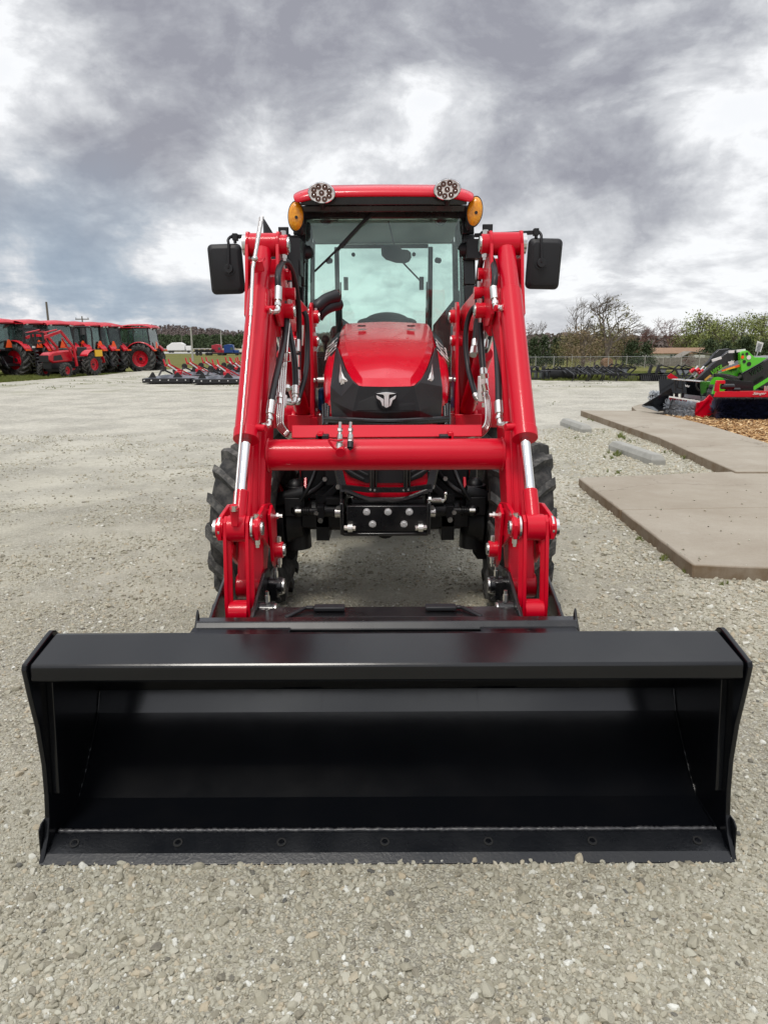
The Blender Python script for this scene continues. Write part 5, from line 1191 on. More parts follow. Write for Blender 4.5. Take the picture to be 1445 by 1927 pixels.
# steel pipes
def pipes(name, paths, r_, mt):
    for pth in paths:
        g = MB(); g.tube([W(*p) for p in pth], r_, 10, sub=7); g.build(name, mt, TR, smooth=60)
for i in range(4):
    o = i * 4.0
    pipes('steel_pipe', [[(546 - o, 590, 2.98), (541 - o * 1.05, 640, 2.9), (537 - o, 700, 2.80), (534 - o * .9, 750, 2.70), (532 - o * .9, 782, 2.64), (532 - o * .7, 798 + o * .5, 2.62), (541 - o * .5, 812 + o * .45, 2.57), (555 - o * .3, 817 + o * .85, 2.59), (580, 818 + o * .85, 2.60), (700, 818.5 + o * .85, 2.60), (800, 818 + o * .83, 2.60), (880, 817 + o * .8, 2.60)]], .0060, M['tubes'])
for i in range(4):
    o = i * 4.0
    pipes('steel_pipe', [[(880, 817 + o * .8, 2.60), (896 + o * .3, 814 + o * .75, 2.56), (908 + o * .5, 806 + o * .5, 2.58), (914 + o * .55, 795 + o * .2, 2.60), (915 + o * .55, 775, 2.65), (913 + o * .5, 750, 2.70), (912 + o * .3, 742, 2.72)]], .0060, M['tubes'])
# hoses and their fittings
def fitting(a, b, r_, steps=((0, .6, 1.15), (.6, .72, .8), (.72, .86, 1.0), (.86, 1.0, .72))):
    g = MB(); A, B_ = Vector(a), Vector(b)
    for (u, v, k) in steps: g.cyl(A.lerp(B_, u), A.lerp(B_, v), r_ * k, n=8 if k in (1.0,) else 16)
    return g
HO = [[(524, 546, 2.70), (523, 520, 2.72), (526, 503, 2.78), (532, 493, 2.88), (540, 493, 2.92), (548, 505, 2.98), (555, 530, 3.05), (561, 570, 3.12), (563, 610, 3.15), (563, 650, 3.15), (561, 700, 3.12)],
      [(533, 620, 2.88), (531, 590, 2.90), (533, 576, 2.92), (537, 572, 2.93), (540, 580, 2.93), (539, 610, 2.88), (535, 640, 2.83), (529, 670, 2.70), (521, 705, 2.60), (514, 738, 2.53), (510, 762, 2.49)],
      [(536, 578, 2.98), (542, 610, 2.97), (549, 645, 2.93), (554, 675, 2.90), (556, 705, 2.88), (556, 729, 2.86)],
      [(572, 586, 3.4), (577, 600, 3.4), (579, 640, 3.4), (578, 680, 3.36), (574, 710, 3.3), (567, 735, 3.25), (561, 754, 3.2)],
      [(928, 545, 2.70), (931, 520, 2.72), (929, 500, 2.78), (922, 483, 2.88), (914, 478, 2.92), (907, 486, 2.98), (902, 510, 3.03), (899, 550, 3.06), (899, 600, 3.04), (903, 650, 2.98), (909, 700, 2.90)],
      [(938, 762, 2.49), (937, 710, 2.58), (935, 670, 2.68), (931, 620, 2.83), (925, 585, 2.88), (918, 566, 2.92), (911, 562, 2.94), (905, 573, 2.96), (903, 600, 2.97), (905, 640, 2.94), (909, 698, 2.88)],
      [(898, 576, 3.3), (890, 581, 3.3), (882, 596, 3.32), (877, 620, 3.32), (876, 655, 3.3), (880, 690, 3.26), (886, 715, 3.2), (894, 743, 3.12)],
      [(900, 590, 3.2), (896, 610, 3.2), (893, 642, 3.18)]]
for i, h_ in enumerate(HO):
    g = MB(); g.tube([W(*p) for p in h_], .0118, 12, sub=8)
    ho = g.build('hydraulic_hose', M['hose'], TR, smooth=60)
FT = [((524, 541, 2.70), (522.5, 582, 2.66), .0125), ((511, 756, 2.50), (506, 797, 2.44), .0135), ((556, 727, 2.86), (556, 752, 2.83), .0125), ((928, 541, 2.70), (932, 578, 2.66), .0125), ((938, 757, 2.50), (940, 795, 2.44), .0135), ((909, 697, 2.88), (913, 748, 2.72), .0135), ((893, 640, 3.18), (892, 660, 3.15), .012), ((560, 697, 3.12), (561, 725, 3.1), .012), ((562, 752, 3.2), (559, 760, 3.18), .011), ((893, 742, 3.12), (898, 752, 3.10), .011)]
for a, b, r_ in FT: fitting(W(*a), W(*b), r_).build('hose_fitting', M['zinc'], TR, smooth=30)
for P in ([(506, 795, 2.44), (505, 801, 2.43), (499, 802, 2.42), (490, 801, 2.40)], [(940, 793, 2.44), (941, 799, 2.43), (946, 800, 2.42), (957, 799, 2.40)], [(522.5, 580, 2.66), (522, 585, 2.65), (514, 586, 2.64), (506, 585, 2.63)], [(932, 576, 2.66), (933, 580, 2.65), (937, 581, 2.64), (946, 579, 2.63)]):
    g = MB(); g.tube([W(*p) for p in P], .0105, 8, sub=4); p, q_ = W(*P[-2]), W(*P[-1]); g.cyl(p.lerp(q_, .2), p.lerp(q_, .55), .0135, n=6); g.build('elbow_fitting', M['zinc'], TR, smooth=35)
# pipe unions on the left and valve block on the right
g = MB()
for P in ([(556, 750, 2.83), (554, 757, 2.82), (547, 759, 2.80), (532, 758, 2.78)], [(550, 731, 2.86), (541, 730, 2.86), (533, 736, 2.84)]): g.tube([W(*p) for p in P], .0085, 10)
for (a, b, r_) in (((527, 742, 2.72), (526, 762, 2.68), .012), ((526, 748, 2.71), (526, 752, 2.70), .016), ((536, 745, 2.75), (534, 765, 2.72), .010), ((541, 727, 2.86), (541, 733, 2.85), .013), ((547, 755, 2.80), (536, 755, 2.79), .012), ((560, 640, 3.1), (560, 662, 3.08), .013), ((569, 612, 3.2), (567, 650, 3.2), .009), ((559, 668, 3.1), (559, 690, 3.1), .011)):
    g.cyl(W(*a), W(*b), r_, n=8)
for (px, py) in ((534, 672), (541, 672)): p = W(px, py, 2.82); g.tube([p + Vector((-.012, -.01, .016)), p + Vector((-.012, -.01, -.016)), p + Vector((.012, -.01, -.016)), p + Vector((.012, -.01, .016)), p + Vector((-.012, -.01, .016))], .003, 6, smooth=False)
g.build('pipe_union', M['zinc'], TR, smooth=30)
g = MB(); a, b = W(900, 708, 2.80), W(913, 757, 2.74); g.box(a.x, b.x, 2.76, 2.82, b.z, a.z); g.build('valve_block', M['white'], TR, bev=.003)
g = MB()
for (a, b, r_) in (((911, 703, 2.72), (912, 712, 2.72), .015), ((911, 722, 2.70), (914, 735, 2.70), .012), ((911, 758, 2.70), (911, 766, 2.70), .009), ((913, 610, 3.0), (914, 640, 2.98), .008), ((915, 640, 2.98), (913, 655, 2.96), .010), ((892, 655, 3.15), (890, 668, 3.12), .017), ((896, 662, 3.14), (901, 661, 3.14), .010)): g.cyl(W(*a), W(*b), r_, n=8)
g.build('pipe_union', M['zinc'], TR, smooth=30)
# two quick couplers hanging over the cross tube
for (px, capm, nm) in ((640, 'red', 'dust_cap'), (660, 'plastic', 'dust_plug')):
    qc = bpy.data.objects.new('quick_coupler', None); col.objects.link(qc); qc.parent = TR
    g = MB(); Yc = 2.40
    for (y0, y1, r_, n) in ((794, 806, .0058, 12), (806, 812, .0095, 6), (812, 818, .0065, 12), (818, 826, .0105, 16), (826, 832, .0115, 6)): g.cyl(W(px, y0, Yc + .02), W(px - .5, y1, Yc + .015), r_, n=n)
    if capm == 'red': g.cyl(W(px - 1, 832, Yc + .01), W(px - 2, 845, Yc), .0105, n=16); g.cyl(W(px - 1, 836, Yc + .01), W(px - 1, 838, Yc), .0125, n=16)
    g.build('coupler_body', M['zinc'], qc, smooth=30)
    g = MB()
    if capm == 'red':
        p = W(641, 849, Yc); g.cyl(p + Vector((0, -.012, -.004)), p + Vector((0, .012, .004)), .0165, n=20); g.tube([W(632, 846, Yc), W(624, 838, Yc), W(619, 830, Yc), W(621, 827, Yc), W(632, 829, Yc), W(645, 828, Yc)], .0035, 8); g.tube([W(621, 832, Yc), W(628, 842, Yc + .005), W(636, 848, Yc)], .004, 8)
    else: g.cyl(W(659.5, 832, Yc + .012), W(659, 843, Yc), .011, n=16); g.cyl(W(659, 843, Yc), W(658.5, 847, Yc), .005, n=10)
    g.build(nm, M[capm], qc, smooth=35)
# bucket level rod on the left cylinder
g = MB(); g.cyl(W(493.5, 408, 2.72), W(476, 505, 2.63), .0068, n=12); g.cyl(W(488.5, 409, 2.73), W(479, 480, 2.66), .003, n=8); g.cyl(W(476, 505, 2.63), W(472, 595, 2.52), .0062, n=12); g.cyl(W(472, 595, 2.52), W(455, 800, 2.30), .0042, n=10); g.cyl(W(455, 800, 2.30), W(442, 955, 2.10), .0042, n=10)
g.sph(tuple(W(480, 487, 2.64)), .011, 12, 8); p = W(441, 957, 2.09); g.cyl(p + Vector((0, 0, -.008)), p + Vector((0, 0, .008)), .010, n=6); g.build('level_rod', M['tubes'], TR, smooth=40)
g = MB(); a, b, c_, d_ = W(471, 494, 2.66), W(494, 491, 2.66), W(498, 510, 2.67), W(476, 514, 2.67); g.plate([a, b, c_, d_], (0, .008, 0)); g.plate([a, b, b + Vector((0, .07, .02)), a + Vector((0, .07, .02))], (0, 0, -.006))
P = [(433, 957), (437, 952), (447, 952), (450, 958), (449, 984), (447, 992), (436, 991), (434, 975)]; g.plate([W(x_, y_, 2.10) for x_, y_ in P], (0, .008, 0)); g.cyl(W(441, 954, 2.09), W(441, 959, 2.10), .013, n=16); g.build('indicator_bracket', M['red'], TR, bev=.002)
# sleeved hoses by the cab's corner
g = MB(); g.tube([W(590, 590, 3.95), W(598, 577, 3.95), (W(612, 565, 3.98)), (W(634, 557, 4.02))], [.022, .030, .032, .036], 14); g.tube([W(600, 600, 3.98), W(607, 588, 3.98), W(620, 578, 4.0), W(638, 571, 4.05)], [.022, .026, .030, .034], 14)
g.tube([W(585, 582, 3.95), W(589, 572, 3.96), W(602, 566, 4.0)], .016, 10); g.build('hose_sleeve', M['hose'], TR, smooth=60)
g = MB(); g.cyl(W(583, 583, 3.94), W(580, 604, 3.92), .014, n=12); g.cyl(W(592, 584, 3.94), W(588, 606, 3.92), .014, n=12); g.cyl(W(588, 600, 3.92), W(583, 625, 3.9), .008, n=10); g.cyl(W(580, 600, 3.92), W(580, 640, 3.9), .007, n=10); g.build('hose_fitting', M['zinc'], TR, smooth=30)
# wrapping film on the engine side
g = MB(); g.box(X(1, .30), X(1, .345), 3.95, 4.3, 1.02, 1.16); g.box(X(1, .30), X(1, .35), 3.9, 4.3, .84, 1.03); g.build('blue_panel', M['blue'], TR, bev=.01)
g = MB(); g.box(X(-1, .36), X(-1, .33), 3.9, 4.1, .84, 1.10); g.build('blue_panel', M['blue'], TR, bev=.01)

# ---- bucket and its quick-attach frame
bk = bpy.data.objects.new('bucket', None); col.objects.link(bk); bk.parent = TR; bk['label'] = 'wide black loader bucket resting on the gravel'
HWB = .905
prof = [(1.70, .030), (1.78, .033), (1.84, .042), (1.88, .066), (1.92, .097), (1.96, .131), (2.0, .170), (2.030, .211), (2.064, .272), (1.99, .37), (1.88, .48), (1.815, .548)]
inner = prof; outer = [(1.70, .012), (1.78, .015), (1.85, .024), (1.89, .047), (1.93, .077), (1.975, .115), (2.015, .157), (2.050, .203), (2.084, .278), (2.0, .385), (1.895, .49), (1.825, .558)]
g = MB(); g.prism(inner + outer[::-1], 'x', X(-1, HWB), X(1, HWB)); g.build('shell', M['bucket'], bk, smooth=17)
g = MB(); g.prism([(1.664, .548), (1.657, .541), (1.657, .507), (1.664, .498), (1.84, .490), (1.852, .495), (1.820, .568), (1.805, .5685)], 'x', X(-1, HWB - .004), X(1, HWB - .004))
g.build('top_lip', M['bucket'], bk, smooth=0, bev=.005)
for s in (-1, 1):
    g = MB(); P = [(1.612, .004), (1.655, .055), (1.672, .10), (1.682, .16), (1.688, .25), (1.680, .36), (1.662, .46), (1.650, .538), (1.656, .551), (1.795, .577), (1.812, .579), (1.83, .572), (1.95, .45), (2.09, .30), (2.085, .19), (1.93, .045), (1.86, .0), (1.66, .0)]
    g.prism(P, 'x', X(s, HWB), X(s, HWB + .014)); sp_ = g.build('side_plate', M['bucket'], bk, smooth=0, bev=.004)
    g = MB(); g.prism([(1.74, .462), (1.775, .462), (1.735, .15), (1.722, .135), (1.705, .15)], 'x', X(s, HWB - .018), X(s, HWB + .001)); g.build('side_rib', M['bucket'], sp_, smooth=0, bev=.003)
    g = MB(); g.prism([(1.632, .0), (1.64, .085), (1.655, .095), (1.76, .095), (1.80, .0)], 'x', X(s, HWB + .013), X(s, HWB + .018)); g.build('wear_plate', M['bucket'], sp_, smooth=0, bev=.003)
g = MB(); g.prism([(1.610, .001), (1.705, .001), (1.705, .034), (1.690, .036), (1.635, .018), (1.611, .004)], 'x', X(-1, HWB + .012), X(1, HWB + .012)); ce = g.build('cutting_edge', M['edge'], bk, smooth=0, bev=.001)
g = MB()
for px in (141, 335.5, 530, 724, 918.5, 1113.5, 1311):
    p = W(px, 1596, 1.66); d_ = ray(px, 1596); c_ = Vector((p.x, 1.662, .029)); n_ = Vector((0, -.34, .94)); g.cyl(c_ - n_ * .004, c_ + n_ * .0012, .0125, n=20)
g.build('bolt_recess', mat('recess_black', (.002, .002, .002), .6), ce)
g = MB()
for px in (141, 335.5, 530, 724, 918.5, 1113.5, 1311):
    p = W(px, 1596, 1.66); c_ = Vector((p.x, 1.662, .029)); n_ = Vector((0, -.34, .94)); g.cyl(c_ + n_ * .001, c_ + n_ * .003, .0085, .0065, n=16)
g.build('plough_bolt', M['bucket'], ce, smooth=30)
g = MB(); g.plate([(X(-1, HWB - .003), 2.0275, .2125), (X(1, HWB - .003), 2.0275, .2125), (X(1, HWB - .003), 2.0615, .2735), (X(-1, HWB - .003), 2.0615, .2735)], (0, .003, -.0015)); g.build('reflection_strip', M['strip'], bk, smooth=0)  # overlay added on the facet for a crisper, brighter sky reflection
# weld beads
def weld(pts, r_, seed, seg=.004):
    rd = random.Random(seed); out = []; P = [Vector(p) for p in pts]
    for a, b in zip(P, P[1:]):
        n = max(2, int((b - a).length / seg))
        for i in range(n): out.append(a.lerp(b, i / n) + Vector((rd.uniform(-1, 1), rd.uniform(-1, 1), rd.uniform(-1, 1))) * r_ * .16)
    out.append(P[-1]); g = MB(); g.tube(out, [r_ * rd.uniform(.75, 1.25) for _ in out], 6, smooth=False); return g
M['weld'] = mat('painted_weld', (.045, .045, .048), .36, spec=.6)
weld([(X(-1, HWB - .005), 1.705, .034), (X(1, HWB - .005), 1.705, .034)], .0058, 1, .006).build('weld_bead', M['weld'], bk, smooth=70)
for s in (-1, 1): weld([(X(s, HWB - .002), 1.64, .02), (X(s, HWB - .002), 1.705, .034), (X(s, HWB - .002), 1.84, .042), (X(s, HWB - .002), 1.90, .087), (X(s, HWB - .002), 2.028, .212), (X(s, HWB - .002), 2.055, .272)], .0035, 2 + s, .007).build('weld_bead', M['bucket'], bk, smooth=70)
for px in (531, 973):                                                 # thin plate overlaps on the bright facet
    g = MB(); p = W(px, 1317, 2.045); sg = 1 if px > 700 else -1
    g.plate([(p.x, 2.0295, .2175), (p.x - sg * .125, 2.0295, .2175), (p.x - sg * .125, 2.0595, .2715), (p.x, 2.0595, .2715)], (0, -.0022, .0012)); g.build('reinforcing_plate', M['strip'], bk, smooth=0)
# quick-attach frame
qa = bpy.data.objects.new('quick_attach', None); col.objects.link(qa); qa.parent = TR; qa['label'] = 'black coupler frame behind the bucket'
g = MB(); g.prism([(1.925, .530), (1.945, .548), (1.985, .545), (2.005, .530), (1.99, .515), (1.97, .528), (1.945, .528), (1.93, .515)], 'x', X(-1, .555), X(1, .555))
g.prism([(1.995, .532), (2.01, .536), (2.10, .533), (2.115, .52), (2.13, .30), (2.14, .12), (2.115, .10), (2.10, .30), (2.0, .515)], 'x', X(-1, .40), X(1, .40))
for s in (-1, 1):
    g.prism([(1.935, .515), (1.97, .545), (1.99, .57), (2.0, .53), (1.98, .50)], 'x', X(s, .555), X(s, .563)); g.prism([(1.995, .53), (2.10, .30), (2.115, .14), (2.13, .14), (2.115, .31), (2.012, .53)], 'x', X(s, .555), X(s, .40))
    P = [(1.965, .53), (2.24, .60), (2.33, .59), (2.36, .53), (2.33, .47), (2.18, .38), (2.18, .14), (2.125, .14), (2.11, .30), (2.06, .42)]
    g.prism(P, 'x', X(s, .398), X(s, .410)); g.prism(P, 'x', X(s, .520), X(s, .532))
qf = g.build('coupler_frame', M['black'], qa, smooth=0, bev=.004)
g = MB()
for s in (-1, 1):
    for (y, z) in ((2.30, .534), (2.112, .515)):
        g.cyl((X(s, .350), y, z), (X(s, .40), y, z), .030, n=20); g.box(X(s, .365), X(s, .398), y - .03, y + .03, z - .045, z + .02)
        g.cyl((X(s, .53), y, z), (X(s, .545), y, z), .026, n=20)
g.build('pin_boss', M['black'], qa, bev=.003)
g = MB()
for s in (-1, 1):
    for (y, z) in ((2.30, .534), (2.112, .515)):
        g.cyl((X(s, .344), y, z), (X(s, .351), y, z), .026, n=18)
        g.cyl((X(s, .372), y - .005, z + .03), (X(s, .372), y - .005, z + .055), .008, n=6); g.cyl((X(s, .372), y - .005, z + .05), (X(s, .372), y - .005, z + .068), .0055, n=8)
        for dx in (.360, .392): g.cyl((X(s, dx), y - .035, z - .038), (X(s, dx), y - .026, z - .038), .008, n=6)
g.build('pin', M['zinc'], qa, smooth=30)
for s in (-1, 1):                                                     # latch levers lying on the frame
    g = MB(); a, b = W(620 if s < 0 else 830, 1153, 2.06), 0; x0_, x1_ = (W(591, 1153, 2.06).x, W(649, 1153, 2.06).x) if s < 0 else (W(800, 1153, 2.06).x, W(858, 1153, 2.06).x)
    g.box(x0_, x1_, 2.045, 2.08, .538, .552); xe = W(575 if s < 0 else 868, 1150, 2.07).x; g.bar((x0_ if s < 0 else x1_, 2.07, .543), (xe, 2.07, .543), .016, .01); g.bar((xe, 2.07, .543), (xe + s * .05, 1.99, .543), .014, .01)
    g.build('latch_lever', M['plastic'], qa, bev=.004)
for s in (-1, 1):                                                     # welded spacer between bucket and frame
    xa, xb = (W(357, 1186, 1.9).x, W(545, 1186, 1.9).x) if s < 0 else (W(905, 1186, 1.9).x, W(1088, 1186, 1.9).x)
    g = MB(); g.box(xa, xb, 1.83, 1.935, .505, .535); g.build('spacer_bar', M['bucket'], bk, bev=.003)
    weld([(xa, 1.845, .538), (xb, 1.845, .538)], .006, 9 + s, .006).build('weld_bead', M['weld'], bk, smooth=70)
# ------------------------------------------------------------------ parked tractors on the left
def bg_wheel(parent, x, y, Rt, w, rr, side, steer=0):
    wp = bpy.data.objects.new('wheel', None); col.objects.link(wp); wp.parent = parent
    wheel(wp, 'wheel', (x, y, Rt), Rt, w, rr, 15, Rt * .075, steer=steer, rimmat='redfar', seg=28, side=side)
def cab_tractor():
    """heading +y, origin on the ground under the rear axle"""
    t = thing('cab_tractor', 'red cab tractor', 'tractor')
    for s in (-1, 1):
        bg_wheel(t, s * .80, 0, .80, .50, .44, s); bg_wheel(t, s * .78, 2.35, .55, .36, .30, s)
    g = MB(); g.box(-.30, .30, -.35, 3.1, .55, .98); g.box(-.72, .72, 2.27, 2.43, .45, .62); g.box(-.6, .6, -.12, .12, .65, .95); g.box(-.75, -.35, .9, 1.25, .35, .85); g.box(.35, .75, .9, 1.25, .35, .85)
    g.box(-.35, .35, -.75, -.35, .5, .62); g.bar((-.3, -.4, .6), (-.42, -1.05, .42), .06, .08); g.bar((.3, -.4, .6), (.42, -1.05, .42), .06, .08); g.bar((0, -.4, 1.0), (0, -.8, .9), .05, .06); g.cyl((-.33, -.45, 1.0), (-.42, -.95, .5), .025); g.cyl((.33, -.45, 1.0), (.42, -.95, .5), .025)
    g.build('chassis', M['implement'], t, bev=.01)
    g = MB(); P = [(1.15, .98), (3.0, .90), (3.16, 1.0), (3.18, 1.30), (3.05, 1.46), (2.4, 1.60), (1.15, 1.70)]; g.prism(P, 'x', -.36, .36); g.build('bonnet', M['redfar'], t, bev=.06)
    g = MB(); g.box(-.30, .30, 3.17, 3.2, .98, 1.28); g.prism([(1.9, 1.05), (2.9, 1.0), (2.85, 1.3), (2.1, 1.42)], 'x', -.37, .37); g.build('grille', M['implement'], t)
    g = MB()
    for s in (-1, 1):
        g.bar((s * .74, -.55, 1.25), (s * .66, -.42, 2.46), .07, .07, up=(0, 1, 0)); g.bar((s * .80, .35, 1.2), (s * .70, .35, 2.46), .06, .06, up=(0, 1, 0)); g.bar((s * .66, 1.30, 1.15), (s * .62, 1.10, 2.46), .06, .06, up=(0, 1, 0)); g.bar((s * .80, .3, .75), (s * .66, 1.3, .75), .05, .05); g.bar((s * .74, .35, .7), (s * .74, .35, 1.25), .06, .06, up=(0, 1, 0)); g.bar((s * .66, 1.3, .7), (s * .66, 1.3, 1.2), .06, .06, up=(0, 1, 0))
    g.bar((-.74, -.56, 1.25), (.74, -.56, 1.25), .07, .09); g.box(-.68, .68, -.48, 1.14, 2.42, 2.50); g.box(-.6, .6, .2, 1.2, .72, .80)
    g.build('cab_frame', M['implement'], t, bev=.012)
    for s in (-1, 1):
        g = MB(); g.plate([(s * .785, -.5, 1.28), (s * .83, .33, 1.26), (s * .72, .33, 2.42), (s * .68, -.40, 2.42)], (-s * .01, 0, 0)); g.build('window', M['glass2'], t, smooth=0)
        g = MB(); g.plate([(s * .80, .37, .82), (s * .68, 1.28, .82), (s * .635, 1.08, 2.42), (s * .72, .37, 2.42)], (-s * .01, 0, 0)); g.build('window', M['glass2'], t, smooth=0)
    g = MB(); g.plate([(-.70, -.57, 1.3), (.70, -.57, 1.3), (.63, -.44, 2.42), (-.63, -.44, 2.42)], (0, .01, 0)); g.build('rear_window', M['glass2'], t, smooth=0)
    g = MB(); g.plate([(-.64, 1.32, 1.1), (.64, 1.32, 1.1), (.60, 1.12, 2.42), (-.60, 1.12, 2.42)], (0, -.01, 0)); g.build('windscreen', M['glass2'], t, smooth=0)
    g = MB(); g.grid([[(x, y, z) for x, z in ((-.80, zz - .09), (-.74, zz - .05), (-.4, zz - .01), (0, zz + .012), (.4, zz - .01), (.74, zz - .05), (.80, zz - .09))] for y, zz in ((-.66, 2.50), (-.60, 2.60), (-.2, 2.68), (.6, 2.68), (1.2, 2.62), (1.34, 2.52))]); g.box(-.76, .76, -.62, 1.28, 2.46, 2.50); g.build('roof', M['redfar'], t, smooth=50)
    g = MB(); g.box(-.25, .25, .0, .5, 1.1, 1.25); g.box(-.25, .25, -.12, .02, 1.2, 1.75); g.cyl((0, .75, 1.1), (0, .9, 1.45), .04); g.cyl((-.0, .86, 1.47), (0, .92, 1.45), .2); g.box(-.3, .3, .95, 1.25, 1.1, 1.5); g.build('seat_and_controls', M['seat'], t, bev=.02)
    for s in (-1, 1):
        g = MB(); G = []
        for k in range(12):
            a = R(152 - k * 12); G.append([(s * xx, .90 * math.cos(a) * 1.0, .80 + .90 * math.sin(a)) for xx in (.58, .61, .94, .97)])
        for r in G: r[0] = (r[0][0], r[0][1] * .9, .8 + (r[0][2] - .8) * .9); r[3] = (r[3][0], r[3][1] * .96, .8 + (r[3][2] - .8) * .96)
        g.grid(G); g.build('fender', M['redfar'], t, smooth=50, solid=.02)
        g = MB(); g.box(s * .78, s * 1.0, -.90, -.82, 1.22, 1.30); g.build('tail_light', M['orange'], t)
        g = MB(); g.sph((s * .55, -.60, 2.44), (.07, .04, .05), 10, 6); g.build('work_light', M['white'], t)
        g = MB(); g.bar((s * .66, 1.15, 2.2), (s * 1.02, 1.2, 2.2), .03, .03); g.box(s * .95, s * 1.12, 1.17, 1.21, 1.8, 2.15); g.build('side_mirror', M['implement'], t)
    g = MB(); g.plate([(-.20, -.66, 1.36), (.20, -.66, 1.36), (.06, -.64, 1.72), (-.06, -.64, 1.72)], (0, .01, 0)); g.build('warning_triangle', M['orange'], t)
    return t
ct = cab_tractor()
CT = [(274, 41.2, 88, 'cab tractor at the right end of the parked row, its whole rear wheel in view'), (197, 39.0, 64, 'cab tractor second from the right end of the parked row'), (174, 38.3, 64, 'cab tractor third from the right end of the parked row'),
      (140, 37.6, 64, 'red cab tractor whose cab shows through the roll bar of the small open tractor'), (104, 36.4, 64, 'red cab tractor directly behind the raised loader of the small open tractor'), (56, 35.4, 64, 'red cab tractor behind the hanging auger, second from the left edge'), (2, 34.6, 64, 'red cab tractor cut off by the left edge of the photo')]
for i, (px, Y, hd, lab) in enumerate(CT):
    o = ct if i == 0 else copy_tree(ct)
    p = GP(px, Y); o.location = (p.x, Y, gz(p.x, Y) - .01); h = R(hd); o.rotation_euler = (0, 0, h + R((0, 3, -4, 2, -3, 5, -2)[i])); tag(o, lab, 'tractor', 'red cab tractors parked in a row on the grass')
# small open tractor with its loader raised
t = thing('compact_tractor', 'small open red tractor with a black roll bar and raised loader arms', 'tractor')
for s in (-1, 1): bg_wheel(t, s * .62, 0, .56, .36, .28, s); bg_wheel(t, s * .60, 1.75, .34, .24, .17, s, R(6))
g = MB(); g.box(-.22, .22, -.3, 2.2, .42, .72); g.box(-.55, .55, 1.69, 1.81, .28, .42); g.box(-.45, .45, .25, .85, .42, .48); g.build('chassis', M['implement'], t, bev=.01)
g = MB(); g.prism([(.85, .72), (2.1, .66), (2.35, .80), (2.32, 1.0), (2.1, 1.12), (.85, 1.22)], 'x', -.28, .28); g.build('bonnet', M['redfar'], t, bev=.05)
g = MB(); g.box(-.24, .24, 2.32, 2.37, .72, 1.0); g.prism([(1.5, .8), (2.1, .76), (2.05, .98), (1.6, 1.02)], 'x', -.29, .29); g.build('grille', M['implement'], t)
g = MB(); g.tube([(-.52, -.25, .8), (-.52, -.28, 1.9), (-.50, -.28, 2.14), (-.38, -.28, 2.26), (.38, -.28, 2.26), (.50, -.28, 2.14), (.52, -.28, 1.9), (.52, -.25, .8)], .04, 8); g.build('roll_bar', M['implement'], t)
g = MB(); g.box(-.25, .25, -.1, .4, .78, .92); g.box(-.25, .25, -.2, -.08, .86, 1.35); g.build('seat', M['seat'], t, bev=.03)
g = MB(); g.cyl((0, .85, 1.1), (0, .7, 1.35), .025); g.tube([(.19 * math.cos(a / 2), .7, 1.36 + .16 * math.sin(a / 2)) for a in range(13)], .015, 6); g.build('steering_wheel', M['seat'], t)
for s in (-1, 1):
    g = MB(); g.grid([[(s * xx, .66 * math.cos(a), .56 + .66 * math.sin(a)) for xx in (.40, .44, .80, .83)] for a in [R(175 - k * 14) for k in range(11)]]); g.build('fender', M['redfar'], t, smooth=50, solid=.015)
    g = MB(); g.bar((s * .46, .85, .5), (s * .46, .95, 1.35), .07, .12, up=(0, 1, 0)); g.bar((s * .46, .90, 1.30), (s * .46, 1.7, 2.05), .07, .11); g.bar((s * .46, 1.65, 2.03), (s * .46, 2.75, 1.75), .07, .12); g.cyl((s * .46, 1.0, .9), (s * .46, 1.65, 1.75), .035); g.cyl((s * .46, 1.9, 2.1), (s * .46, 2.75, 1.95), .03); g.build('loader_arm', M['redfar'], t, bev=.01)
g = MB(); g.box(-.5, .5, 2.2, 2.28, 1.80, 1.88); g.build('cross_tube', M['redfar'], t)
g = MB(); g.box(-.55, .55, 2.78, 2.86, 1.90, 1.97); g.box(-.55, .55, 2.78, 2.86, 1.50, 1.57); [g.box(k - .03, k + .03, 2.78, 2.86, 1.5, 1.97) for k in (-.5, -.1, .1, .5)]; g.build('attachment_frame', M['implement'], t)
g = MB(); g.plate([(.60, -.42, 1.10), (.60, .02, 1.18), (.60, .06, .98), (.60, -.38, .86)], (.0, 0, 0)) if False else g.box(-.84, -.80, -.50, .0, .92, 1.22); g.build('warning_board', M['yellow'], t)
p = GP(150, 34.2); t.location = (p.x, 34.2, gz(p.x, 34.2)); t.rotation_euler = (0, 0, R(163))
g = MB(); a0 = GP(65, 32.6); top = W(64, 628, 32.6); b0 = W(65, 652, 32.6)
g.cyl((a0.x, 32.6, .10), (a0.x, 32.6, b0.z), .035); n = 110; v = []
for k in range(n + 1):
    an = k * .42; z = .08 + (b0.z - .25) * k / n
    for r_ in (.03, .15): v.append((a0.x + r_ * math.cos(an), 32.6 + r_ * math.sin(an), z))
    for r_ in (.03, .15): v.append((a0.x + r_ * math.cos(an), 32.6 + r_ * math.sin(an), z + .014))
g.add(v, [q for k in range(n) for q in ((4 * k, 4 * k + 1, 4 * k + 5, 4 * k + 4), (4 * k + 2, 4 * k + 6, 4 * k + 7, 4 * k + 3), (4 * k + 1, 4 * k + 3, 4 * k + 7, 4 * k + 5))])
au = thing('auger', 'black post hole auger hanging upright from the small tractor\'s boom', 'auger', (a0.x, 32.6, 0))
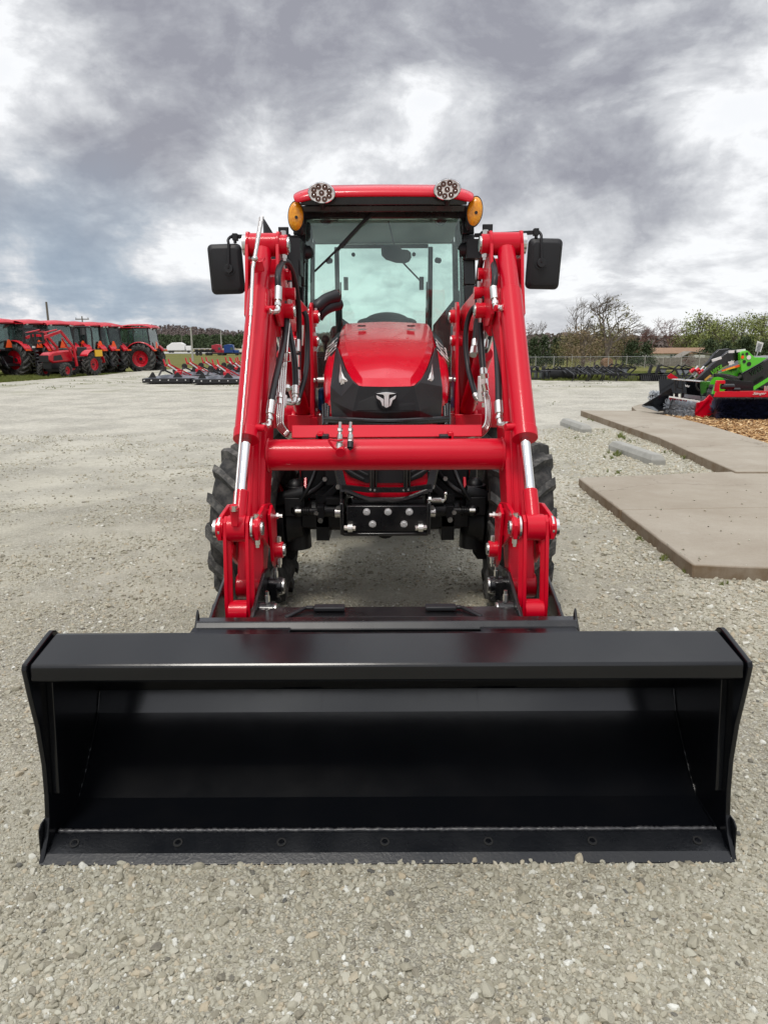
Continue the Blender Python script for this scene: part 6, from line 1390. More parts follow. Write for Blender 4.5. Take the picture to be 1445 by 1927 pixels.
g.build('auger_screw', M['implement'], au); g = MB(); g.cyl((a0.x, 32.6, b0.z), (a0.x, 32.6, b0.z + .28), .09); g.bar((a0.x, 32.6, b0.z + .25), (top.x, 32.6, top.z + .02), .06, .06, up=(0, 1, 0)); g.bar(W(36, 619, 32.6), W(93, 621, 32.6), .08, .08); g.box(W(92, 0, 32.6).x, W(96, 0, 32.6).x, 32.5, 32.8, W(92, 630, 32.6).z, W(92, 617, 32.6).z); g.build('gearbox', M['implement'], au); g = MB(); g.cyl((a0.x, 32.55, b0.z - .06), (a0.x, 32.55, b0.z + .02), .07); g.build('collar', M['white'], au)
g = MB()
for q in ([(52, 650), (57, 640), (61, 632), (64, 630)], [(76, 650), (70, 644), (64, 632)], [(58, 630), (66, 628), (72, 634), (70, 645)]): g.tube([W(x_, y_, 32.4) for x_, y_ in q], .022, 6)
g.build('hose', M['rubber'], au)

# ------------------------------------------------------------------ rotary cutters laid out in a row
def cutter():
    t = thing('rotary_cutter', 'rotary cutter', 'mower')
    g = MB(); P = [(-.93, -.75), (.75, -.80), (.93, -.55), (.93, .6), (.6, .95), (-.6, .95), (-.93, .6)]
    g.prism(P, 'z', .05, .20); g.build('deck_skirt', M['implement'], t, bev=.01)
    g = MB(); n = len(P); q = [(x * .97, y * .97, .205) for x, y in P]; c = [(x * .35, y * .35, .30) for x, y in P]; g.add(q + c, [(i, (i + 1) % n, n + (i + 1) % n, n + i) for i in range(n)] + [tuple(n + i for i in range(n))]); g.build('deck_top', M['mowertop'], t, smooth=30)
    g = MB()
    for x in (-.85, -.6, -.3, 0, .3, .6): g.cyl((x, -.80 + (.0 if x < .7 else .1), .14), (x, -.76, .14), .022, n=8)
    g.build('bolt', M['white'], t)
    g = MB(); g.box(.06, .30, .02, .26, .26, .42); g.cyl((.17, .15, .4), (.17, .15, .5), .09); g.build('gearbox', M['redfar'], t, bev=.02)
    for dx in (-.09, .09):
        g = MB(); g.bar((.48 + dx, .5, .26), (-.14 + dx, -.05, .66), .05, .04); g.bar((-.14 + dx, -.05, .60), (-.20 + dx, -.05, .86), .05, .05, up=(0, 1, 0)); g.build('hitch_arm', M['redfar'], t)
    g = MB(); g.bar((.30, .2, .30), (-.12, -.1, .66), .045, .045); g.build('drive_shaft', M['white'], t)
    g = MB(); g.bar((-.55, .0, .2), (-.42, .2, .5), .05, .08, up=(0, 1, 0)); g.bar((-.42, .2, .5), (-.05, .2, .32), .05, .06); g.prism([(-.75, .2), (-.45, .2), (-.55, .42), (-.60, .42)], 'y', -.62, -.58); g.prism([(.1, .2), (.5, .2), (.32, .40), (.26, .40)], 'y', -.62, -.58); g.build('frame', M['implement'], t)
    g = MB(); g.cyl((-.38, .15, .52), (-.38, .27, .52), .11, n=16); g.cyl((.02, .42, .42), (.02, .54, .42), .12, n=16); g.build('tail_wheel', M['rubber'], t)
    return t
cu0 = cutter()
CU = [(322, 26.6, 'rotary cutter at the left front of the group, its black skirt fully in view'), (414, 25.9, 'nearest rotary cutter, right front of the group beside the loader arm'), (362, 29.5, 'rotary cutter in the second rank, just right of the left front one'), (392, 31.2, 'rotary cutter farther back, its arms rising between the two front ones'), (448, 28.6, 'rotary cutter behind the nearest one, partly cut off by the loader arm'), (436, 31.5, 'rotary cutter in the rear rank, seen above the nearest one'), (458, 33.5, 'rearmost rotary cutter, showing only beside the red loader arm')]
for i, (px, Y, lab) in enumerate(CU):
    o = cu0 if i == 0 else copy_tree(cu0); p = GP(px, Y); o.location = (p.x, Y, gz(p.x, Y)); o.rotation_euler = (0, 0, R(4 + i % 3 * 2)); tag(o, lab, 'mower', 'rotary cutters laid out on the gravel')

# ------------------------------------------------------------------ far vehicles, poles
def semi(name, lab, px, Y, mt, mirror=1, box=None):
    p = GP(px, Y); t = thing(name, lab, 'truck', (p.x, Y, p.z)); x, y, z = p
    M_ = lambda a: x + a * mirror
    g = MB(); g.prism([(M_(-1.2), z + .9), (M_(2.2), z + .9), (M_(2.2), z + 3.5), (M_(.4), z + 3.9), (M_(-1.0), z + 3.7), (M_(-1.2), z + 2.9)], 'y', y - 1.2, y + 1.2); g.build('cab', mt, t, bev=.1)
    g = MB(); g.box(M_(-2.9), M_(-1.2), y - .9, y + .9, z + .8, z + 1.9); g.build('bonnet', mt, t, bev=.12)
    g = MB(); g.box(M_(-1.0), M_(-.1), y - 1.22, y - 1.2, z + 1.9, z + 2.8); g.build('window', M['glassfar'], t)
    g = MB(); g.box(M_(-2.8), M_(4.8), y - .5, y + .5, z + .5, z + .85); g.build('chassis', M['implement'], t)
    for dx in (-2.2, 2.9, 4.1):
        g = MB(); g.cyl((M_(dx), y - 1.2, z + .5), (M_(dx), y - .8, z + .5), .5, n=16); g.cyl((M_(dx), y + .8, z + .5), (M_(dx), y + 1.2, z + .5), .5, n=16); g.build('wheel', M['rubber'], t)
    t.scale = (.82, .82, .82)
    if box: g = MB(); g.box(M_(2.6), M_(2.6 + box), y - 1.3, y + 1.3, z + 1.1, z + 4.1); g.build('trailer', M['white'], t, bev=.05)
    return t
semi('semi_truck', 'faded red semi tractor parked beyond the grass, left of the blue one', 411, 216, M['truckred'], -1)
semi('semi_truck', 'dark blue semi tractor parked beyond the grass beside a white box', 434, 214, M['truckblue'], -1)
semi('box_truck', 'white box truck showing behind the blue semi tractor and the loader arm', 462, 236, M['white'], 1, 6.0)
p = GP(335, 290); t = thing('tarped_trailer', 'silvery tarped load on a trailer out on the far road', 'trailer', tuple(p))
g = MB(); g.prism([(p.x - 4.2, p.z + 1), (p.x + 3.0, p.z + 1), (p.x + 3.0, p.z + 3.4), (p.x + 1.5, p.z + 4.1), (p.x - 2, p.z + 4.0), (p.x - 4.2, p.z + 2.6)], 'y', p.y - 1.2, p.y + 1.2); g.build('load', M['white'], t, bev=.2)
g = MB(); g.box(p.x - 4.4, p.x + 5.2, p.y - 1, p.y + 1, p.z + .6, p.z + .95); g.build('chassis', M['implement'], t)
g = MB(); g.box(p.x + 3.3, p.x + 5.4, p.y - 1.1, p.y + 1.1, p.z + .9, p.z + 2.8); g.build('cab', M['white'], t, bev=.2)
for dx in (-3, -1.9, 4.4): g = MB(); g.cyl((p.x + dx, p.y - 1.15, p.z + .5), (p.x + dx, p.y - .8, p.z + .5), .5, n=14); g.build('wheel', M['rubber'], t)
p = GP(385, 212); t = thing('flatbed_trailer', 'low dark flatbed trailer parked left of the faded red semi tractor', 'trailer', tuple(p))
g = MB(); g.box(p.x - 3.2, p.x + 3.0, p.y - 1.2, p.y + 1.2, p.z + .9, p.z + 1.2); [g.box(p.x + k * .8 - .3, p.x + k * .8 + .3, p.y - 1, p.y + 1, p.z + 1.2, p.z + 1.6 + .2 * (k % 2)) for k in range(-3, 4)]; g.build('deck', M['implement'], t)
for dx in (-2, -1): g = MB(); g.cyl((p.x + dx, p.y - 1.15, p.z + .5), (p.x + dx, p.y - .8, p.z + .5), .5, n=14); g.build('wheel', M['rubber'], t)
def pole(px, Y, ty, lab, r_=.13, arm=True, mt='pole', can=False, name='utility_pole', cat='pole'):
    p = GP(px, Y); z1 = W(px, ty, Y).z; t = thing(name, lab, cat, tuple(p)); g = MB(); g.cyl((p.x, Y, p.z - .3), (p.x, Y, z1), r_ * 1.1, r_ * .8, n=10); g.build('post', M[mt], t)
    if arm: g = MB(); g.box(p.x - 1.0, p.x + 1.0, Y - .06, Y + .06, z1 - .5, z1 - .36); [g.cyl((p.x + k, Y, z1 - .36), (p.x + k, Y, z1 - .18), .05, n=8) for k in (-.9, 0, .9)]; g.build('crossarm', M[mt], t)
    if can: g = MB(); g.cyl((p.x - .35, Y - .1, z1 - 1.5), (p.x - .35, Y - .1, z1 - .7), .26, n=14); g.build('transformer', M['polelight'], t); g = MB(); g.cyl((p.x + .3, Y - .1, z1 - 1.3), (p.x + .3, Y - .1, z1 - .8), .14, n=12); g.build('insulator', M['polelight'], t)
pole(96.5, 85, 568, 'tall dark utility pole rising above the parked tractor roofs', .14, False)
pole(160, 110, 595, 'thin utility pole with a crossarm above the roll bar of the small tractor', .11)
pole(361.5, 120, 616, 'grey wooden utility pole standing behind the left front rotary cutters', .16, False, 'polelight')
pole(417, 240, 622, 'pale slender pole right behind the faded red semi tractor', .20, False, 'polelight')
pole(343, 330, 622, 'tiny distant utility pole near the tarped load', .16)
pole(1029, 92, 636, 'pale utility pole with a transformer in front of the dark evergreens on the right', .15, False, 'polelight', True)

# ------------------------------------------------------------------ implements lined up at the far edge of the lot on the right
IM = M['implement']
def at(px, Y=28.2): p = GP(px, Y); return p
def disc_harrow(px, lab):
    p = at(px); t = thing('disc_harrow', lab, 'harrow', tuple(p)); x, y = p.x, p.y
    g = MB(); g.box(x - .5, x + .5, y - .5, y - .42, .40, .48); g.box(x - .5, x + .5, y + .42, y + .5, .40, .48); g.box(x - .5, x - .42, y - .5, y + .5, .40, .48); g.box(x + .42, x + .5, y - .5, y + .5, .40, .48); g.bar((x - .2, y, .45), (x, y, .72), .05, .05); g.bar((x + .2, y, .45), (x, y, .72), .05, .05)
    for k in range(5): g.box(x - .5 + k * .23, x - .46 + k * .23, y - .55, y - .50, .06, .44)
    g.box(x - .5, x + .5, y - .56, y - .5, .06, .12); g.build('frame', IM, t)
    for k in range(5): g = MB(); g.cyl((x - .42 + k * .2, y - .2, .25), (x - .40 + k * .2, y - .2, .25), .24, n=18); g.build('disc', M['greysteel'], t)
    for k in range(4): g = MB(); g.cyl((x - .40 + k * .25, y + .3, .58), (x - .30 + k * .25, y + .3, .58), .13, n=12); g.build('wheel', M['rubber'], t)
disc_harrow(1008, 'black disc harrow with a barred front beside the red loader arm')
def blade(px, lab):
    p = at(px); t = thing('box_scraper', lab, 'scraper', tuple(p)); x, y = p.x, p.y
    g = MB(); g.prism([(y - .1, .02), (y - .16, .2), (y - .1, .5), (y - .04, .52), (y - .04, .02)], 'x', x - .62, x + .62); g.build('mouldboard', IM, t, bev=.01)
    for s in (-1, 1): g = MB(); g.prism([(y - .4, .05), (y + .1, .05), (y + .1, .52), (y - .3, .45)], 'x', x + s * .62, x + s * .65); g.build('end_plate', IM, t)
    g = MB(); g.bar((x - .2, y, .5), (x - .05, y, .72), .05, .05); g.bar((x + .2, y, .5), (x + .05, y, .72), .05, .05); g.box(x - .5, x + .5, y, y + .08, .5, .58); [g.box(x - .4 + k * .2, x - .36 + k * .2, y, y + .08, .2, .62) for k in range(5)]; g.build('hitch_frame', IM, t)
blade(1052, 'black box scraper with a plain solid back between the disc harrow and the cultivators')
def cultiv(px, Y, lab):
    p = at(px, Y); t = thing('cultivator', lab, 'cultivator', tuple(p)); x, y = p.x, p.y
    g = MB()
    for dy, zz in ((-.6, .36), (0, .48), (.5, .56)): g.box(x - .75, x + .75, y + dy, y + dy + .07, zz, zz + .07)
    for k in range(4): g.bar((x - .7 + k * .46, y - .6, .4), (x - .7 + k * .46, y + .5, .6), .06, .06)
    g.bar((x - .2, y, .5), (x, y + .1, .76), .05, .05); g.bar((x + .2, y, .5), (x, y + .1, .76), .05, .05); g.build('frame', IM, t)
    for k in range(9):
        g = MB(); xx = x - .7 + k * .17; dy = (-.57, 0, .5)[k % 3]; g.tube([(xx, y + dy, .42), (xx, y + dy - .18, .36), (xx, y + dy - .16, .18), (xx, y + dy + .05, .03)], .022, 5, sub=3); g.build('tine', IM, t)
cultiv(1092, 28.4, 'black cultivator, leftmost of the four with curved tines'); cultiv(1108, 27.0, 'black cultivator, second from the left of the four with curved tines'); cultiv(1126, 28.6, 'black cultivator, third from the left of the four with curved tines'); cultiv(1138, 26.9, 'black cultivator, rightmost of the four with curved tines, beside the triangular frames')
def aframe(px, Y, lab, k=1.0):
    p = at(px, Y); t = thing('boom_frame', lab, 'hitch frame', tuple(p), 'black triangular hitch frames standing in the implement row'); x, y = p.x, p.y
    for nm, a, b, w_ in (('upright', (x - .22 * k, y, .70 * k), (x, y, .12), .06), ('boom', (x - .24 * k, y, .62 * k), (x + .42 * k, y, .60 * k), .07), ('brace', (x, y, .05), (x + .42 * k, y, .60 * k), .05), ('top_link', (x - .1 * k, y, .80 * k), (x + .42 * k, y, .60 * k), .05), ('strut', (x - .22 * k, y, .66 * k), (x - .08 * k, y, .84 * k), .05), ('foot', (x, y - .3, .03), (x, y + .3, .03), .06)):
        g = MB(); g.bar(a, b, w_, w_, up=(0, 1, 0)); g.build(nm, IM, t)
    g = MB(); g.prism([(x - .18 * k, .60 * k), (x + .12 * k, .60 * k), (x - .02, .2)], 'y', y - .02, y + .02); g.build('gusset', M['greysteel'], t)
for q in ((1157, 28.4, 'black triangular hitch frame, leftmost of the close set of three'), (1168, 28.2, 'black triangular hitch frame, middle of the close set of three'), (1179, 28.0, 'black triangular hitch frame, rightmost of the close set of three, nosing over the grass'), (1252, 26.8, 'black triangular hitch frame standing alone beside the upright black posts'),
          (1284, 26.4, 'black triangular hitch frame behind the hopper, left one of the pair'), (1296, 26.4, 'black triangular hitch frame behind the hopper, right one of the pair')): aframe(*q)
def rake(px0, px1, Y, lab):
    a, b = at(px0, Y), at(px1, Y); t = thing('tooth_rake', lab, 'rake', ((a.x + b.x) / 2, Y, 0), 'long toothed rakes lying along the lot\'s edge'); g = MB(); g.box(a.x, b.x, Y, Y + .08, .26, .34); g.box(a.x, b.x, Y + .5, Y + .56, .24, .30); g.build('beam', IM, t)
    n = int((b.x - a.x) / .075); g = MB()
    for k in range(n): xx = a.x + k * .075; g.bar((xx, Y, .30), (xx, Y - .12, .03), .018, .018, up=(1, 0, 0)); 
    g.build('teeth', IM, t)
    g = MB(); [g.box(a.x + (b.x - a.x) * u - .03, a.x + (b.x - a.x) * u + .03, Y, Y + .55, .25, .32) for u in (.02, .33, .66, .98)]; g.build('cross_member', IM, t)
rake(1152, 1208, 27.0, 'long black toothed rake below the close set of three triangular frames'); rake(1210, 1268, 26.4, 'long black toothed rake below the upright black posts'); rake(1270, 1330, 26.0, 'long black toothed rake running out of sight behind the hopper')
for px, lab in ((1226, 'black ripper shank standing upright in the implement row, left of the pair'), (1240, 'black ripper shank standing upright in the implement row, right of the pair')):
    p = at(px, 26.6); t = thing('ripper', lab, 'ripper', tuple(p)); g = MB(); g.bar((p.x - .05, p.y, .3), (p.x + .05, p.y, .82), .10, .08, up=(0, 1, 0)); g.build('shank', IM, t); g = MB(); g.bar((p.x - .7, p.y, .34), (p.x + .5, p.y, .40), .06, .07); g.box(p.x - .3, p.x + .3, p.y - .2, p.y + .2, .02, .3); g.build('beam', IM, t)
for o in [q for q in bpy.data.objects if q.parent is None and q.name.split('.')[0] in ('disc_harrow', 'box_scraper', 'cultivator', 'boom_frame', 'ripper', 'tooth_rake')]: o.scale = (1, 1, .70)
# fences, home, shed, bale
fx0, fx1, FY = W(940, 650, 74).x, W(1560, 650, 74).x, 74
fz = lambda x: gz(x, FY)
t = thing('chain_link_fence', 'long galvanised chain link fence across the field on the right', 'fence', ((fx0 + fx1) / 2, FY, fz(8)))
n = int((fx1 - fx0) / 1.85)
for k in range(n + 1): x = fx0 + k * 1.85; g = MB(); g.cyl((x, FY, fz(x) - .1), (x, FY, fz(x) + 1.22), .035, n=8); g.cyl((x, FY, fz(x) + 1.22), (x - .12, FY - .1, fz(x) + 1.42), .02, n=6); g.build('post', M['polelight'], t)
g = MB(); g.grid([[(x, FY, fz(x) + z) for x in (fx0, fx1)] for z in (1.13, 1.17)]) if False else g.cyl((fx0, FY, fz(fx0) + 1.15), (fx1, FY, fz(fx1) + 1.15), .022, n=6); g.build('top_rail', M['galv'], t)
g = MB()
for k in range(int((fx1 - fx0) / .22) + 6):
    x = fx0 - 1 + k * .22
    for sg in (-1, 1): g.bar((x, FY, fz(x) + .02), (x + sg * 1.1, FY, fz(x) + 1.12), .0055, .0055, up=(0, 1, 0))
g.build('wire_mesh', M['galv'], t)
a, b = GP(1194, 108), GP(1345, 108); t = thing('board_fence', 'weathered grey board fence in front of the pale mobile home', 'fence', ((a.x + b.x) / 2, 108, a.z)); rd = random.Random(4); x = a.x; sec = 0
while x < b.x:
    g = MB()
    for k in range(12): g.box(x + k * .15, x + k * .15 + .135, 108 - rd.random() * .02, 108.03, a.z, a.z + 1.25 + rd.uniform(-.08, .05))
    g.build('board_panel', M['wood'], t); x += 1.82
a, b = GP(1223, 150), GP(1327, 150); t = thing('mobile_home', 'long pale mobile home with a brown shingle roof beyond the board fence', 'house', ((a.x + b.x) / 2, 150, a.z)); z0 = a.z; za = W(1240, 665.0, 150).z; zr = W(1240, 655.5, 154).z
g = MB(); g.box(a.x, b.x, 150, 157, z0, za); g.prism([(150, za), (157, za), (153.5, zr - .15)], 'x', a.x + .05, b.x - .05); g.build('wall', M['siding'], t)
g = MB()
for (y0, y1, zz0, zz1) in ((149.6, 153.5, za - .08, zr), (153.5, 157.4, zr, za - .08)): g.add([(a.x - .3, y0, zz0), (b.x + 1.3, y0, zz0), (b.x + 1.3, y1, zz1), (a.x + .9, y1, zz1) if y1 == 153.5 else (a.x - .3, y1, zz1), (a.x - .3, y0, zz0 + .12), (b.x + 1.3, y0, zz0 + .12), (b.x + 1.3, y1, zz1 + .12), (a.x + .9, y1, zz1 + .12) if y1 == 153.5 else (a.x - .3, y1, zz1 + .12)], [(0, 1, 2, 3), (7, 6, 5, 4), (0, 4, 5, 1), (1, 5, 6, 2), (2, 6, 7, 3), (3, 7, 4, 0)])
g.build('roof', M['roofing'], t)
g = MB(); g.plate([(b.x + 1.35, 149.5, za - .1), (b.x + 1.35, 153.5, zr - .05), (b.x + 1.35, 157.5, za - .1)], (.08, 0, 0)); g.build('gable', M['siding'], t)
for px in (1262.5, 1269, 1275.5):
    p = W(px, 671.5, 149.9); g = MB(); g.box(p.x - .32, p.x + .32, 149.93, 149.99, p.z - .5, p.z + .5); wf = g.build('window', M['white'], t); g = MB(); g.box(p.x - .24, p.x + .24, 149.9, 149.925, p.z - .46, p.z + .46); g.build('pane', M['glassfar'], wf)
a, b = GP(1296, 118), GP(1337, 118); t = thing('shed', 'old patchy shed with a lean-to roof, right of the mobile home', 'shed', ((a.x + b.x) / 2, 118, a.z)); z1 = W(1300, 667, 118).z
g = MB(); g.box(a.x, b.x, 118, 121, a.z, z1); g.build('wall', mat('patchy_boards', (.30, .30, .22), .9, var=.4, vscale=1.5), t)
l = W(1262, 681, 118); g = MB(); g.plate([(l.x, 117.8, l.z), (a.x + .4, 117.8, z1 + .5), (a.x + .4, 121, z1 + .5), (l.x, 121, l.z)], (0, 0, -.1)); g.plate([(a.x + .4, 117.8, z1 + .5), (b.x + .4, 117.8, z1 + .1), (b.x + .4, 121, z1 + .1), (a.x + .4, 121, z1 + .5)], (0, 0, -.1)); g.build('roof', M['wood'], t)
for px in (1308, 1320): p = W(px, 675, 118); g = MB(); g.box(p.x - .45, p.x + .45, 117.93, 117.99, a.z + .1, p.z + .6); g.build('door', M['siding'], t)
p = GP(1143, 79); g = MB(); g.cyl((p.x, p.y - .6, p.z + .50), (p.x, p.y + .6, p.z + .50), .56, n=28); tag(g.build('hay_bale', M['rust'], None, bev=.05), 'round rusty brown bale lying in the grass behind the chain link fence', 'bale')

# ------------------------------------------------------------------ trees
def bare(g, rd, p, d, L, r_, depth, lean, maxd, kids=(2, 3)):
    q = p + d * L; mid = p + d * L * .5 + Vector((rd.uniform(-1, 1), rd.uniform(-1, 1), 0)) * L * .06
    n = 6 if depth == 0 else (4 if depth < 3 else 3); g.tube([p, mid, q], [r_, r_ * .85, r_ * .68], n, smooth=False, cap=False)
    if depth >= maxd: return
    for k in range(rd.randint(*kids) + (1 if depth == 0 else 0)):
        nd = (d + Vector((rd.gauss(0, .48), rd.gauss(0, .48), rd.gauss(.05, .28))) + lean * (.12 + .05 * depth)).normalized()
        bare(g, rd, p.lerp(q, rd.uniform(.62, 1.0)), nd, L * rd.uniform(.62, .88), r_ * rd.uniform(.56, .74), depth + 1, lean, maxd, kids)
def leaves(g, rd, c, rad, n, s, clumps=26, cone=False, low=-.9):
    C = []
    for _ in range(clumps):
        u = rd.uniform(low, 1); a = rd.uniform(0, 6.28); k = math.sqrt(max(0, 1 - u * u)) if not cone else (1 - (u - low) / (1 - low)) ** .8 * 1.1; rr = rd.uniform(.45, 1.0); C.append((Vector((c[0] + rad[0] * k * rr * math.cos(a), c[1] + rad[1] * k * rr * math.sin(a), c[2] + rad[2] * u * (1 if cone else rd.uniform(.7, 1.05)))), rd.uniform(.14, .30)))
    for i in range(n):
        cc, sp = C[rd.randrange(clumps)]; p = cc + Vector((rd.gauss(0, 1) * rad[0] * sp, rd.gauss(0, 1) * rad[1] * sp, rd.gauss(0, 1) * rad[2] * sp * .7))
        q = Euler((rd.uniform(-1.2, 1.2), rd.uniform(-1.2, 1.2), rd.uniform(0, 6.3))).to_matrix(); ss = s * rd.uniform(.5, 1.5)
        g.add([p + q @ Vector(v) * ss for v in ((-1, -.4, 0), (.9, -.5, .2), (1, .5, -.1), (-.8, .45, .15))], [(0, 1, 2, 3)])
def tree(kind, px, Y, ty, wpx, lab, seed, name=None, leafm=None, nl=900):
    rd = random.Random(seed); p = GP(px, Y); h = W(px, ty, Y).z - p.z; wd = wpx / FPX * Y * 1.02 / 2
    nm = name or {'bare': 'leafless_tree', 'leafy': 'leafing_tree', 'cedar': 'evergreen_tree', 'bush': 'bush'}[kind]
    t = thing(nm, lab, 'bush' if kind == 'bush' else 'tree', tuple(p))
    P = Vector(p)
    if kind == 'bare':
        g = MB(); g2 = MB(); bare(g, rd, P - Vector((0, 0, .2)), Vector((.03, 0, 1)), h * .26, h * .022, 0, Vector((.9, 0, .1)), 8 if h > 8 and Y < 100 else 7)
        A = np.array([tuple(v) for v in g.v]); top = np.percentile(A[:, 2], 99.5) - p.z; k = h / max(top, .1); wx = (np.percentile(A[:, 0], 99) - np.percentile(A[:, 0], 1)) / 2; kx = wd / max(wx, .1)
        cx = (np.percentile(A[:, 0], 99) + np.percentile(A[:, 0], 1)) / 2
        g.v = [((v[0] - p.x) * kx + p.x - (cx - p.x) * kx * min(1, max(0, (v[2] - p.z) * k / h)), v[1], (v[2] - p.z) * k + p.z) for v in g.v]
        g.build('branches', M[leafm or 'bark'], t, smooth=0)
        if nl: g = MB(); leaves(g, rd, (p.x, Y, p.z + h * .62), (wd * .75, wd * .6, h * .33), nl, .09 * h / 9, 40); g.build('crown', M['olive'], t, smooth=0)
        return
    g = MB()
    if kind == 'leafy': bare(g, rd, P - Vector((0, 0, .2)), Vector((.02, 0, 1)), h * .24, h * .02, 0, Vector((.7, 0, .1)), 4)
    else: g.tube([P - Vector((0, 0, .2)), P + Vector((0, 0, h * .8))], [.02 * h, .005 * h], 6, smooth=False)
    A = np.array([tuple(v) for v in g.v]); k = h * .95 / max(A[:, 2].max() - p.z, .1); g.v = [((v[0] - p.x) * min(k, 1) + p.x, v[1], (v[2] - p.z) * k + p.z) for v in g.v]
    g.build('trunk', M['bark'], t, smooth=0)
    g = MB(); sz = {'leafy': .10, 'cedar': .13, 'bush': .10}[kind] * (h / 7) ** .5 * (Y / 85) ** .7
    if kind == 'cedar': leaves(g, rd, (p.x, Y, p.z + h * .48), (wd, wd, h * .42), int(nl * 1.6), sz, 60, cone=True)
    elif kind == 'leafy': leaves(g, rd, (p.x, Y, p.z + h * .55), (wd, wd * .8, h * .38), int(nl * 1.5), sz * .9, 50, low=-1)
    else: leaves(g, rd, (p.x, Y, p.z + h * .42), (wd, wd * .8, h * .5), nl, sz, 26, low=-.8)
    g.build('crown', M[leafm or {'leafy': 'spring', 'cedar': 'cedar', 'bush': 'olive'}[kind]], t, smooth=0)
T = [('leafy', 1084, 96, 604, 60, 'tall sparse tan tree just behind the slender leafless tree', 'brownleaf', 800), ('leafy', 1120, 98, 598, 70, 'tall sparse olive tree behind and between the two leafless trees', 'olive', 800), ('leafy', 1160, 99, 606, 66, 'tall sparse tan tree behind the right half of the largest leafless tree', 'brownleaf', 800), ('leafy', 1332, 172, 592, 70, 'light green tree between the tall light green one and its right neighbour', 'spring', 1000), ('leafy', 1410, 158, 588, 70, 'light green tree directly behind the white notice board', 'spring', 1000), ('bare', 1150, 82, 553, 100, 'tall leafless tree with branches swept to the right, largest on the right', None, 520), ('bare', 1096, 84, 562, 62, 'slender leafless tree just left of the largest leafless tree', None, 0),
     ('cedar', 1004, 88, 632, 34, 'dark evergreen nearest the red loader arm on the right', None, 900), ('cedar', 1024, 90, 628, 30, 'dark evergreen behind the pole with the transformer', None, 900), ('cedar', 1045, 92, 634, 30, 'dark evergreen between the transformer pole and the brown leafed tree', None, 900),
     ('leafy', 1068, 86, 622, 50, 'brownish green leafing tree at the left foot of the slender leafless tree', 'olive', 1100), ('leafy', 1100, 80, 618, 74, 'brown leafed tree below the slender leafless tree', 'brownleaf', 1300), ('leafy', 1136, 88, 612, 72, 'olive brown tree below the largest leafless tree', 'olive', 1200),
     ('leafy', 1172, 92, 622, 56, 'rusty brown scrub tree right of the largest leafless tree', 'brownleaf', 1100), ('cedar', 1190, 84, 638, 40, 'dark evergreen left of the mobile home', None, 1200), ('cedar', 1216, 88, 642, 36, 'dark evergreen touching the left end of the mobile home', None, 1000),
     ('bare', 1228, 190, 612, 70, 'wide leafless tree above the left end of the mobile home', 'barkred', 0), ('bare', 1262, 195, 598, 60, 'mauve budding leafless tree behind the middle of the mobile home', 'barkred', 0), ('bare', 1200, 185, 618, 60, 'greyish leafless tree above the two evergreens left of the mobile home', 'barkred', 0),
     ('leafy', 1312, 170, 584, 74, 'tall light green tree swept right behind the mobile home', 'spring', 1200), ('leafy', 1350, 165, 598, 70, 'light green tree above the black loader arms', 'spring', 1100), ('leafy', 1385, 160, 594, 74, 'light green tree left of the white sign', 'spring', 1200),
     ('leafy', 1432, 150, 584, 80, 'light green tree at the right edge of the photo', 'spring', 1300), ('leafy', 1480, 150, 588, 80, 'light green tree just past the right edge of the photo', 'spring', 900), ('cedar', 1336, 125, 636, 50, 'dark evergreen above the right end of the mobile home', None, 1300), ('cedar', 1366, 120, 640, 46, 'dark evergreen behind the top of the black loader arms', None, 1200),
     ('cedar', 1402, 115, 634, 54, 'dark evergreen beside the white sign', None, 1300), ('cedar', 1440, 112, 638, 50, 'dark evergreen at the right edge below the light green tree', None, 1300), ('leafy', 1290, 175, 622, 54, 'olive green tree between the mauve tree and the tall light green one', 'olive', 900),
     ('bush', 1080, 70, 674, 34, 'dark low bush at the fence, left of the bale', 'olive', 700), ('bush', 1112, 70, 672, 40, 'dark low bush at the fence touching the bale', 'mauve', 800), ('bush', 1300, 104, 664, 26, 'reddish leafless bush growing against the old shed', 'barkred', 500), ('leafy', 995, 110, 612, 26, 'thin distant tree showing right beside the loader arm', 'mauve', 300), ('bare', 1010, 110, 604, 34, 'thin leafless tree rising over the evergreen by the loader arm', None, 0)]
for i, (k, px, Y, ty, wp_, lab, lm, nl) in enumerate(T): tree(k, px, Y, ty, wp_, lab, 40 + i, leafm=lm, nl=nl)
wood('woodland', 'mixed brown and olive undergrowth closing the gaps behind the trees on the right', 420, 985, 1560, 200, 230, 3.8, 6.4, M['mauve'], 17)

# ------------------------------------------------------------------ green stand-on loader and its attachments
Z9 = lambda x, y, Y: W(1300 + x / 9.966, 640 + y / 9.966, Y)
Z8 = lambda x, y, Y: W(1200 + x / 9.966, 640 + y / 9.966, Y)
def poly(g, P, Y, th, f=Z9): g.plate([f(x, y, Y) for x, y in P], (0, th, 0)); return g
SK = thing('compact_loader', 'lime green and black stand-on loader with lifted black arms behind the brush', 'loader', (W(1400, 750, 14.2).x, 14.2, .06))
A1 = [(250, 765), (400, 640), (600, 510), (740, 430), (925, 365), (925, 205), (850, 185), (700, 205), (610, 280), (420, 430), (170, 670), (60, 760)]
A2 = [(-60, 740), (150, 560), (330, 400), (440, 250), (520, 180), (700, 160), (780, 200), (600, 262), (420, 400), (200, 560), (40, 720)]
for P, Y in ((A1, 13.5), (A2, 14.5)): poly(MB(), P, Y, .09).build('lift_arm', M['black'], SK, bev=.01)
g = MB(); poly(g, [(915, 250), (960, 205), (1050, 198), (1110, 250), (1190, 322), (1420, 330), (1300, 420), (960, 612), (935, 560)], 13.36, .10).build('arm_plate', M['green'], SK, bev=.006)
